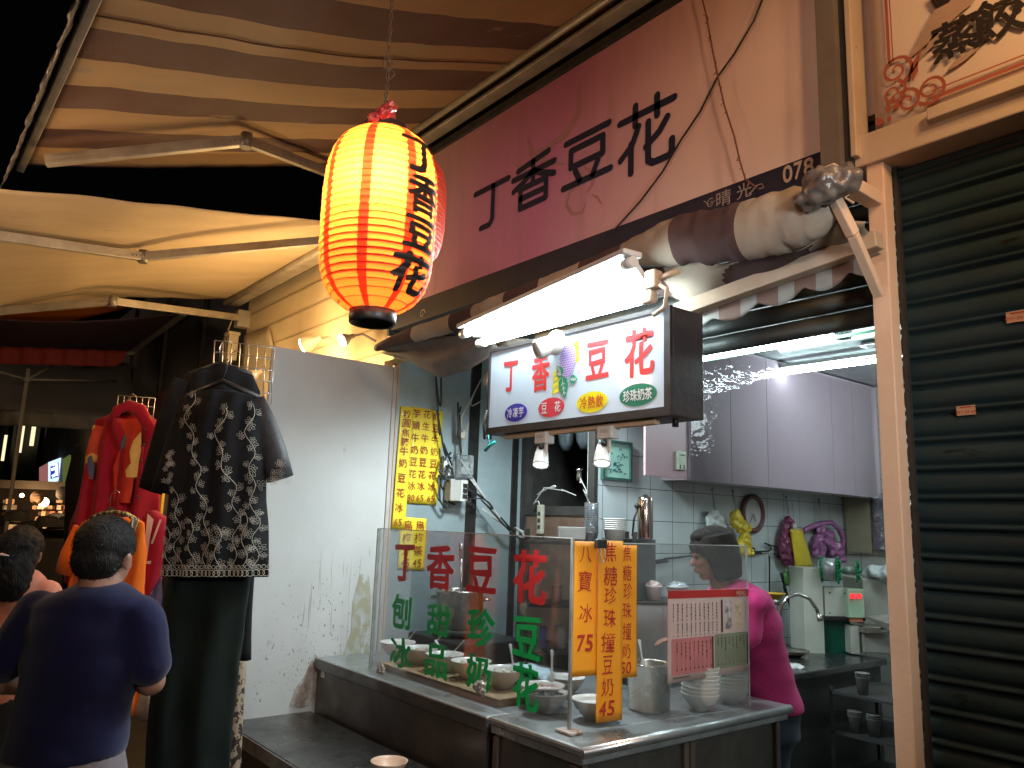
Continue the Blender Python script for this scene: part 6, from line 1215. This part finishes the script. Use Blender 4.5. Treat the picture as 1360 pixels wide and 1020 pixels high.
# mannequin arm
def capsule(m_, pts_, rs, n=14):
    m_.tube(pts_, rs, n)
    for p_, r in zip(pts_, rs): m_.sph(p_, r*.99, n, 10)
def hand(m_, w, d, nrm, sc=1., curl=.5, thumb=1):
    """wrist point, direction of fingers, back-of-hand normal"""
    d = V(d).normalized(); nrm = V(nrm); nrm = (nrm-d*nrm.dot(d)).normalized(); s_ = d.cross(nrm).normalized()*thumb
    m_.sph(w+d*.045*sc, (.04*sc, .05*sc, .016*sc), 16, 10, ax=(s_, d, nrm))
    for k, (o_, l_) in enumerate(((.030, .066), (.010, .076), (-.010, .070), (-.029, .055))):
        a = w+d*.085*sc+s_*o_*sc; q_ = [a]; dd = d.copy()
        for seg in (.45, .32, .25): dd = (dd-nrm*curl*.7).normalized(); q_.append(q_[-1]+dd*l_*seg*sc)
        capsule(m_, q_, [.0095*sc, .0085*sc, .008*sc, .0068*sc], 10)
    a = w+d*.03*sc+s_*.03*sc; capsule(m_, [a, a+(d*.5+s_*.7-nrm*.2).normalized()*.035*sc, a+(d*.8+s_*.6-nrm*.35).normalized()*.06*sc], [.012*sc, .0105*sc, .008*sc], 10)
m_ = MB(); a = PH(206, 880, 3.7); b_ = PH(199, 912, 3.65); capsule(m_, [PH(216, 830, 3.75), a, b_], [.035, .028, .02]); hand(m_, b_, PH(192, 935, 3.62)-b_, -HD, .9, .35, -1)
tag(remesh('mannequin_arm', m_, .005, mat('mannequin_skin', (.7, .55, .42), .35), None, 2, a), 'pale mannequin arm and hand behind the man in blue', 'mannequin')
# ================================================================== people
def headmesh(m_, c_, f, s=1., face=True):
    """c_: middle of the skull, f: facing direction (unit, may tilt)"""
    f = V(f).normalized(); r = f.cross(UP).normalized(); u = r.cross(f).normalized(); ax = (r, f, u); E_ = lambda x, y, z: c_+r*x*s+f*y*s+u*z*s
    m_.sph(E_(0, -.012, .02), (.074*s, .092*s, .088*s), 28, 20, ax=ax); m_.sph(E_(0, .025, -.035), (.058*s, .062*s, .075*s), 24, 16, ax=ax)
    m_.sph(E_(0, .052, -.094), (.026*s, .026*s, .02*s), 14, 10, ax=ax)
    if face:
        m_.sph(E_(0, .074, .012), (.045*s, .018*s, .012*s), 14, 8, ax=ax); m_.tube([E_(0, .083, .0), E_(0, .098, -.024), E_(0, .092, -.036)], [.008*s, .013*s, .012*s], 12); m_.sph(E_(0, .102, -.03), .0095*s, 12, 8)
        for z_, w_ in ((-.055, .007), (-.068, .0075)): m_.sph(E_(0, .084, z_), (.022*s, .010*s, w_*s), 14, 8, ax=ax)
        for x in (-.03, .03): m_.sph(E_(x, .062, -.025), (.022*s, .02*s, .02*s), 12, 8, ax=ax)
    for x in (-1, 1): m_.sph(E_(x*.077, -.005, -.02), (.010*s, .02*s, .031*s), 14, 10, ax=ax); m_.sph(E_(x*.083, -.01, -.008), (.007*s, .016*s, .018*s), 12, 8, ax=ax)
    m_.tube([E_(0, -.02, -.06), E_(0, -.03, -.16)], [.055*s, .06*s], 18); return E_, ax
hM = 2.5; man = thing('person', 'man in a plain navy blue t-shirt seen from behind, arms bent forward', 'person', V((PH(100, 1000, hM).x, PH(100, 1000, hM).y, 0)))
kM = hM/F; navy = cloth('navy_fabric', (.0065, .0072, .038), (.005, .0055, .03), bump=.08, bsc=500)
hc = PH(138, 737, hM)+HD*.02; m_ = MB(); E_, axm = headmesh(m_, hc, (HD+RT*.12-UP*.12), .98)
capsule(m_, [PH(134, 775, hM), PH(128, 800, hM)], [.058, .07])
capsule(m_, [PH(128, 800, hM), PH(105, 880, hM), PH(88, 950, hM)], [.08, .1, .1])
lsh, rsh = PH(45, 815, hM), PH(190, 815, hM)
lel, rel = PH(-14, 905, hM)+HD*.02, PH(197, 907, hM)+HD*.02
lwr, rwr = PH(40, 935, hM)+HD*.3, PH(130, 930, hM)+HD*.28
for a, b_, w_, sg_ in ((lsh, lel, lwr, 1), (rsh, rel, rwr, -1)):
    capsule(m_, [a, a.lerp(b_, .5), b_], [.045, .048, .042]); capsule(m_, [b_, b_.lerp(w_, .35), b_.lerp(w_, .8), w_], [.042, .041, .028, .024]); hand(m_, w_, HD*.8+RT*.3*sg_, UP, 1., .5, sg_)
feet = []
for s_ in (-1, 1):
    hp = PH(86+s_*34, 1010, hM); an_ = V((hp.x, hp.y, .09)); capsule(m_, [hp, V((hp.x, hp.y, .48)), an_], [.07, .055, .04]); capsule(m_, [an_-UP*.03, an_-UP*.05+HD*.16], [.045, .035])
remesh('body', m_, .0075, skin, man, 3)
m_ = MB(); rows(m_, [(774, 106, 160, .066), (781, 92, 172, .085), (790, 64, 186, .105), (802, 44, 198, .118), (822, 44, 194, .125), (850, 40, 190, .135), (885, 34, 185, .14), (930, 27, 172, .142), (970, 16, 165, .145), (1003, 8, 160, .15)], hM, rip=None)
capsule(m_, [PH(50, 818, hM), PH(24, 850, hM), PH(6, 880, hM)], [.074, .068, .064]); capsule(m_, [PH(184, 822, hM), PH(193, 855, hM), PH(198, 882, hM)], [.074, .069, .064])
o = remesh('t_shirt', m_, .009, navy, man, 5)
for v in o.data.vertices:   # soft cloth folds pulled between arms and waist
    p_ = v.co; n_ = v.normal; lo_ = p_.z
    v.co += n_*(.012*noise.noise(V((p_.x*5, p_.y*5, p_.z*11)))+.010*max(0, noise.noise(V((p_.dot(RT)*7-p_.z*5, 2, p_.z*9+p_.dot(RT)*6))))+.012*math.sin(p_.z*38+p_.dot(RT)*22)*max(0, min(1, (1.15-lo_)*3))*noise.noise(V((p_.dot(RT)*4, 0, p_.z*3))))
m_ = MB(); m_.tube([PH(133, 779, hM)+V((math.cos(a), math.sin(a), 0))*.062-RT*.0+HD*.005 for a in [k*.3142 for k in range(21)]], .006, 8); m_.build('neck_band', navy, man)
m_ = MB(); rows(m_, [(985, 16, 158, .13), (1000, 10, 160, .145), (1030, 4, 164, .155), (1070, 0, 166, .155)], hM)
for s_ in (-1, 1): hp = PH(84+s_*40, 1050, hM); capsule(m_, [hp, V((hp.x, hp.y, .5)), V((hp.x, hp.y, .1))], [.1, .085, .075])
remesh('trousers', m_, .01, cloth('mauve_denim', (.15, .13, .14), (.1, .085, .095)), man, 4)
def hairtuft(m_, cen, axes, rad, n_, l_, seed, zmin=-1., w_=.0014, down=0.):
    rr = random.Random(seed)
    for i in range(n_):
        z_ = rr.uniform(zmin, 1); a = rr.uniform(0, 6.283); q_ = math.sqrt(max(0, 1-z_*z_)); x, y = q_*math.cos(a), q_*math.sin(a)
        nrm_ = (axes[0]*x+axes[1]*y+axes[2]*z_); p_ = cen+axes[0]*(x*rad[0])+axes[1]*(y*rad[1])+axes[2]*(z_*rad[2])
        t_ = (nrm_*rr.uniform(.2, .6)+V((rr.uniform(-1, 1), rr.uniform(-1, 1), rr.uniform(-1, .6)))*.8-UP*down).normalized(); s_ = t_.cross(nrm_).normalized()*w_
        m_.add([p_-s_, p_+s_, p_+t_*l_*rr.uniform(.5, 1)], [(0, 1, 2)])
m_ = MB(); m_.sph(E_(0, -.022, .03), (.084, .098, .092), 30, 20, ax=axm); m_.sph(E_(0, -.05, -.02), (.075, .066, .068), 20, 14, ax=axm)
hr = remesh('hair', m_, .006, hair_m, man, 3, disp=.0025, dsc=90); m_ = MB(); hairtuft(m_, E_(0, -.022, .03), axm, (.085, .099, .093), 2200, .008, 5, -.55); hairtuft(m_, E_(0, -.05, -.02), axm, (.076, .067, .069), 700, .009, 6, -1, down=.6); m_.build('hair_strands', hair_m, hr, fix=False)
# girl at the left edge
hG = 3.55; gi = thing('person', 'long haired girl in a peach t-shirt at the left edge, seen from behind', 'person', V((PH(25, 800, hG).x, PH(25, 800, hG).y, 0)))
peach = cloth('peach_fabric', (.75, .3, .2), (.68, .26, .17)); gc = PH(30, 733, hG); m_ = MB(); Eg, axg = headmesh(m_, gc, (HD-RT*.15), .95)
capsule(m_, [PH(28, 770, hG), PH(26, 850, hG), PH(26, 960, hG)], [.06, .1, .11])
for s_ in (-1, 1):
    a = PH(26+s_*42, 790, hG); b_ = PH(26+s_*48, 870, hG); w_ = b_+HD*.2-UP*.05; capsule(m_, [a, b_], [.042, .034]); capsule(m_, [b_, w_], [.034, .022]); hand(m_, w_, HD, UP, .9, .4, s_)
    hp = PH(26+s_*22, 960, hG); capsule(m_, [hp, V((hp.x, hp.y, .5)), V((hp.x, hp.y, .09))], [.08, .055, .04]); capsule(m_, [V((hp.x, hp.y, .05)), V((hp.x, hp.y, .04))+HD*.13], [.04, .03])
remesh('body', m_, .009, skin, gi, 3)
m_ = MB(); rows(m_, [(758, 10, 46, .06), (768, -4, 58, .085), (784, -16, 68, .1), (820, -18, 68, .11), (870, -16, 64, .11), (930, -18, 66, .12)], hG); 
for s_ in (-1, 1): capsule(m_, [PH(26+s_*38, 788, hG), PH(26+s_*46, 835, hG)], [.06, .058])
remesh('t_shirt', m_, .01, peach, gi, 5, disp=.008, dsc=9)
m_ = MB(); rows(m_, [(920, -16, 64, .12), (980, -22, 70, .13), (1080, -26, 74, .13)], hG); remesh('skirt', m_, .012, cloth('charcoal_fabric', (.03, .03, .035)), gi, 3)
m_ = MB(); m_.sph(Eg(0, -.02, .025), (.088, .1, .095), 26, 18, ax=axg); m_.loft([(PH(30, 725, hG)-HD*.03, RT*.088, HD*.08), (PH(29, 750, hG)-HD*.06, RT*.09, HD*.07), (PH(27, 778, hG)-HD*.08, RT*.085, HD*.055), (PH(26, 796, hG)-HD*.09, RT*.055, HD*.03)], 28)
hg = remesh('hair', m_, .008, hair_m, gi, 3, disp=.006, dsc=50); q = PH(28, 736, hG)-HD*.135; m_ = MB(); m_.tube([q-RT*.03, q+UP*.004, q+RT*.03], [.004, .012, .004], 10, flat=.5); m_.build('hair_clip', mat('clip_cream', (.75, .6, .5), .3), hg)
# woman in the kitchen
hW = 4.12; wo = thing('person', 'woman with a short black bob in a magenta t-shirt leaning over the kitchen, in profile', 'person', V((PH(1035, 960, 4.4).x, PH(1035, 960, 4.4).y, 0)))
pink = cloth('magenta_fabric', (.78, .06, .27), (.68, .05, .23), bump=.25, bsc=80)
W_ = (-RT*1.-HD*.12-UP*.22).normalized(); wc = PH(944, 736, hW); m_ = MB(); Ew, axw = headmesh(m_, wc, W_, 1.08)
sho = PH(985, 795, hW+.05); hip = PH(1022, 950, 4.4); capsule(m_, [PH(958, 772, hW), sho+UP*.02], [.052, .06]); capsule(m_, [sho, sho.lerp(hip, .5), hip], [.1, .12, .13])
for s_ in (-1, 1):
    a = sho+HD*s_*.17-UP*.01; b_ = a-UP*.25-RT*.06; w_ = b_-RT*.22+UP*.02; capsule(m_, [a, a.lerp(b_, .5), b_], [.052, .047, .038]); capsule(m_, [b_, b_.lerp(w_, .3), w_], [.038, .037, .023]); hand(m_, w_, -RT, UP, .92, .5, s_)
    hp = hip+HD*s_*.09; k_ = V((hp.x-.02, hp.y, .47)); an_ = V((hp.x, hp.y, .1)); capsule(m_, [hp, k_, an_], [.09, .06, .04]); capsule(m_, [an_-UP*.05, an_-UP*.06-RT*.15], [.042, .032])
remesh('body', m_, .0055, skin, wo, 3)
m_ = MB()
wr = [(767, 962, 984, hW+.02, .07), (776, 950, 1000, hW+.02, .12), (786, 940, 1016, hW+.04, .18), (803, 934, 1028, hW+.06, .2), (843, 932, 1040, hW+.12, .2), (873, 938, 1045, hW+.18, .19), (913, 952, 1058, hW+.24, .2), (940, 962, 1066, hW+.28, .205)]
m_.loft([((PH(a, y, h)+PH(b_, y, h))/2, (PH(b_, y, h)-PH(a, y, h))/2, HD*dp) for y, a, b_, h, dp in wr], 40)
for s_ in (-1, 1): a = sho+HD*s_*.17; capsule(m_, [a-UP*.01, a-UP*.17-RT*.03], [.075, .068])
o = remesh('t_shirt', m_, .009, pink, wo, 5)
for v in o.data.vertices: p_ = v.co; v.co += v.normal*(.012*noise.noise(V((p_.x*5, p_.y*5, p_.z*11)))+.006*math.sin(p_.z*30+p_.x*25))
m_ = MB(); m_.loft([(hip+UP*.04, RT*.15, HD*.19), (hip-UP*.1, RT*.15, HD*.19)], 30)
for s_ in (-1, 1): hp = hip+HD*s_*.09-UP*.06; capsule(m_, [hp, V((hp.x-.02, hp.y, .5)), V((hp.x, hp.y, .1))], [.105, .085, .07])
remesh('jeans', m_, .01, cloth('dark_denim', (.035, .05, .075), (.05, .065, .09)), wo, 3, disp=.008, dsc=12)
m_ = MB(); m_.sph(Ew(0, -.025, .04), (.098, .118, .1), 28, 20, ax=axw)
for s_ in (-1, 1): m_.loft([(Ew(s_*.05, -.03, .09), axw[0]*.045, axw[1]*.09), (Ew(s_*.066, -.022, .04), axw[0]*.038, axw[1]*.098), (Ew(s_*.078, -.03, -.04), axw[0]*.034, axw[1]*.085), (Ew(s_*.076, -.035, -.105), axw[0]*.03, axw[1]*.075), (Ew(s_*.07, -.04, -.125), axw[0]*.02, axw[1]*.06)], 20)
m_.loft([(Ew(0, -.05, .08), axw[0]*.095, axw[1]*.085), (Ew(0, -.06, .03), axw[0]*.1, axw[1]*.085), (Ew(0, -.075, -.05), axw[0]*.095, axw[1]*.07), (Ew(0, -.075, -.115), axw[0]*.085, axw[1]*.05)], 24); m_.sph(Ew(0, .02, .09), (.08, .065, .04), 16, 10, ax=axw); m_.sph(Ew(0, .062, .045), (.068, .034, .042), 16, 10, ax=axw)
hw_ = remesh('hair', m_, .006, mat('bob_hair', (.02, .016, .015), .6, 0, (.022, .018, .016), sc=20, st=(5, 5, .5), bump=.7, bsc=50, spec=.12), wo, 7, disp=.002, dsc=40)
m_ = MB()
for s_ in (-1, 1): m_.sph(Ew(s_*.028, .082, -.002), (.011, .006, .0065), 12, 8, ax=axw)
m_.build('eye', mat('eye_dark', (.03, .02, .018), .2), wo); m_ = MB()
for s_ in (-1, 1): m_.tube([Ew(s_*.015, .093, .018), Ew(s_*.03, .089, .024), Ew(s_*.045, .076, .018)], .003, 6)
m_.build('eyebrow', hair_m, wo); m_ = MB(); m_.sph(Ew(0, .091, -.062), (.018, .005, .006), 12, 8, ax=axw); m_.build('lips', mat('lip', (.32, .08, .07), .4), wo)
# ================================================================== the street beyond, far left
fb = thing('far_building', 'dark building across the market street with vertical light strips', 'building', V((PH(20, 600, 19).x, PH(20, 600, 19).y, 0)))
c_ = PH(20, 600, 19.4); m_ = MB(); m_.box(V((c_.x, c_.y, 4)), (16, .6, 8), (RT, HD, UP)); m_.build('facade', mat('night_facade', (.02, .02, .022), .7, 0, (.035, .033, .03), sc=.6), fb)
fx = lambda x, y, l=0: PH(x, y, 18.9-l)
for (xa, ya), (xb, yb) in (((9, 578), (4, 612)), ((31, 562), (25, 601)), ((47, 554), (41, 592)), ((74, 554), (69, 577))):
    m_ = MB(); a, b_ = fx(xa, ya), fx(xb, yb); m_.tube([a, V((a.x, a.y, b_.z))], .045, 8); m_.build('light_strip', emis('strip_glow', (1, .85, .5), 1.1), fb)
m_ = MB()
for x in (18, 60, 92, 110): a = fx(x, 560); m_.box(V((a.x, a.y, 3.2)), (.12, .1, 3), (RT, HD, UP))
m_.build('facade_fin', mat('fin', (.05, .045, .04), .6), fb)
ls = thing('lit_sign', 'small bright blue and white shop sign down the street', 'sign', PH(70, 625, 14)); sgx = lambda x, y, l=0: PH(x, y, 14-l)
def slab(par, nm, x0, x1, ya, yb, m, h=14, sk=6, l=0, th=.05): e = MB(); e.prism([PH(x0, ya+sk, h-l), PH(x1, ya, h-l), PH(x1, yb-sk*.5, h-l), PH(x0, yb, h-l)], HD*th); return e.build(nm, m, par)
slab(ls, 'sign_face', 64, 80, 608, 641, emis('sign_white', (.55, .72, 1.), 1.3)); slab(ls, 'sign_mark', 67, 77, 614, 636, emis('sign_blue', (.02, .06, .5), .8), l=.03, th=.02)
e = MB(); e.stroke([sgx(70, 618, .06), sgx(75, 616, .06), sgx(75, 632, .06)], .05, -HD); e.stroke([sgx(68, 624, .06), sgx(76, 621, .06)], .05, -HD); e.stroke([sgx(69, 633, .06), sgx(76, 629, .06)], .05, -HD); e.build('sign_strokes', emis('sign_w2', (.9, .95, 1), 1.5), ls)
l2 = thing('lit_sign', 'dim reddish sign next to the blue and white one down the street', 'sign', PH(58, 630, 14)); slab(l2, 'sign_face', 52, 63, 615, 646, emis('sign_redd', (.5, .2, .18), .5))
l3 = thing('lit_sign', 'narrow greenish sign edge behind the dark garment', 'sign', PH(88, 620, 13)); slab(l3, 'sign_face', 83, 92, 604, 640, emis('sign_olive', (.16, .2, .05), .5), h=13)
stl = thing('street_stall', 'distant market stall glowing with warm lit goods', 'stall', V((PH(45, 700, 12).x, PH(45, 700, 12).y, 0)))
m_ = MB(); c_ = PH(50, 645, 12); m_.box(V((c_.x, c_.y, c_.z)), (1.7, .5, .12), (RT, HD, UP)); m_.box(V((c_.x, c_.y, c_.z))+HD*.6-UP*.8, (2.4, .08, 1.6), (RT, HD, UP)); m_.build('stall_frame', mat('stall_dark', (.06, .045, .035), .7), stl)
m_ = MB(); ri = random.Random(4)
for k in range(60): x = ri.choice([ri.uniform(8, 30), ri.uniform(44, 74), ri.uniform(80, 100)]); y = ri.choice([666, 674, 682, 690, 700]); c_ = PH(x, y, 11.8+ri.random()*.4); m_.box(c_, (ri.uniform(.05, .1), .08, ri.uniform(.04, .08)), (RT, HD, UP), ri.randint(0, 3))
m_.build('goods', [mat('goods_a', (.6, .4, .25), .6), mat('goods_b', (.5, .15, .08), .6), mat('goods_c', (.65, .55, .45), .6), mat('goods_d', (.15, .08, .05), .6)], stl)
for x, y, r_, e_, k_ in ((58, 667, .07, 9, 'large'), (29, 658, .03, 14, 'small')):
    c_ = PH(x, y, 11.6); t = thing('stall_bulb', f'{k_} warm bulb glowing over the distant stall goods', 'bulb', c_); m_ = MB(); m_.sph(c_, r_, 14, 10); m_.build('bulb_glass', emis('far_bulb', (1, .7, .35), e_), t); lamp('stall_lamp', c_-HD*.2, (1, .62, .3), 14, .1)
for x, y, lb in ((50, 661, 'orange brown round hanging sign at the distant stall'), (84, 655, 'grey round hanging sign at the distant stall')):
    c_ = PH(x, y, 11.4); m_ = MB(); m_.lathe([(.001, 0), (.1, 0), (.1, .02), (.001, .02)], c_, 20, -HD); o = m_.build('round_sign', mat('rsign', (.4, .2, .1) if x < 60 else (.25, .23, .2), .6), None, c_); tag(o, lb, 'sign')
    e = MB()
    for k in range(3): e.stroke([c_-HD*.03+RT*(-.05)+UP*(.04-.035*k), c_-HD*.03+RT*.05+UP*(.045-.035*k)], .012, -HD)
    o['_b'] = tuple(c_); e.build('sign_writing', mat('rsw', (.6, .5, .4), .6), o)
wcap = MB(); c_ = PH(76, 690, 7); wcap.sph(c_, (.12, .1, .06), 16, 8); tag(wcap.build('cap', mat('cap_white', (.4, .4, .42), .7), None, c_), 'pale cap on the pile of dark hats beyond the girl', 'hat')
hp_ = MB(); 
for k, (x, y) in enumerate(((22, 692), (62, 700), (78, 704), (90, 700), (40, 706), (70, 715))):
    c_ = PH(x, y, 6.6+k*.07); h_ = MB(); h_.lathe([(.14, 0), (.145, .008), (.09, .012), (.085, .07), (.06, .09), (.001, .095)], c_, 20); tag(h_.build('hat', mat('hat_black', (.015, .014, .014), .8), None, c_), ['dark hat at the far left of the hat pile', 'dark hat behind the peach girl on the right', 'dark hat under the pale cap', 'dark hat nearest the red shirt', 'dark hat behind the girl hair', 'lowest dark hat of the pile'][k], 'hat', 'dark hats in a pile')
tbk = MB(); c_ = PH(60, 712, 6.9); tbk.box(V((c_.x, c_.y, c_.z/2)), (1.1, .5, c_.z-.02), (RT, HD, UP), 0, .02); tag(tbk.build('hat_table', mat('table_cloth_dark', (.03, .028, .03), .8), None, V((c_.x, c_.y, 0))), 'dark cloth covered table carrying the hats', 'table')
# ================================================================== lamps of the surrounding stalls (outside the frame), and added unseen fill lamps
lamp('stall_lamp_right', (.35, 1.2, 3.45), (1., .58, .28), 46, .12)
lamp('stall_lamp_banner', (-.3, 1.95, 3.25), (1., .62, .28), 9, .06)
lamp('stall_lamp_behind', (.6, -1.6, 2.9), (1., .7, .42), 24, .25)
lamp('stall_lamp_clothes', (-3.9, -.1, 2.75), (1., .62, .34), 22, .12)
lamp('kitchen_fill', (-1.9, 5.6, 2.7), (.82, .96, 1.), 30, .3)  # unseen fill light added for the kitchen tiles
lamp('front_kitchen_fill', (-3.35, 2.9, 2.72), (.80, .95, 1.), 140, .12, 'SPOT', to=(-3.1, 2.95, 0), size=2.75)  # unseen spot added behind the sign box to brighten the shop interior
lamp('opposite_stall_tube', (.9, .9, 2.35), (.86, .94, 1.), 118, .2, 'SPOT', to=(-3.6, 2.2, 1.6), size=1.05)
lamp('signboard_fill', (.6, -1.7, 2.85), (1., .76, .66), 95, .2, 'SPOT', to=(-2.5, 2.4, 3.35), size=.75)  # unseen spot added to brighten the signboard
lamp('opposite_stall_bulb', (.2, -.6, 2.3), (1., .82, .6), 24, .2, 'SPOT', to=(-3.2, 1.0, 1.2), size=1.2)
lamp('street_lamp_far', (-11, -1, 3.6), (1., .7, .45), 25, .2)
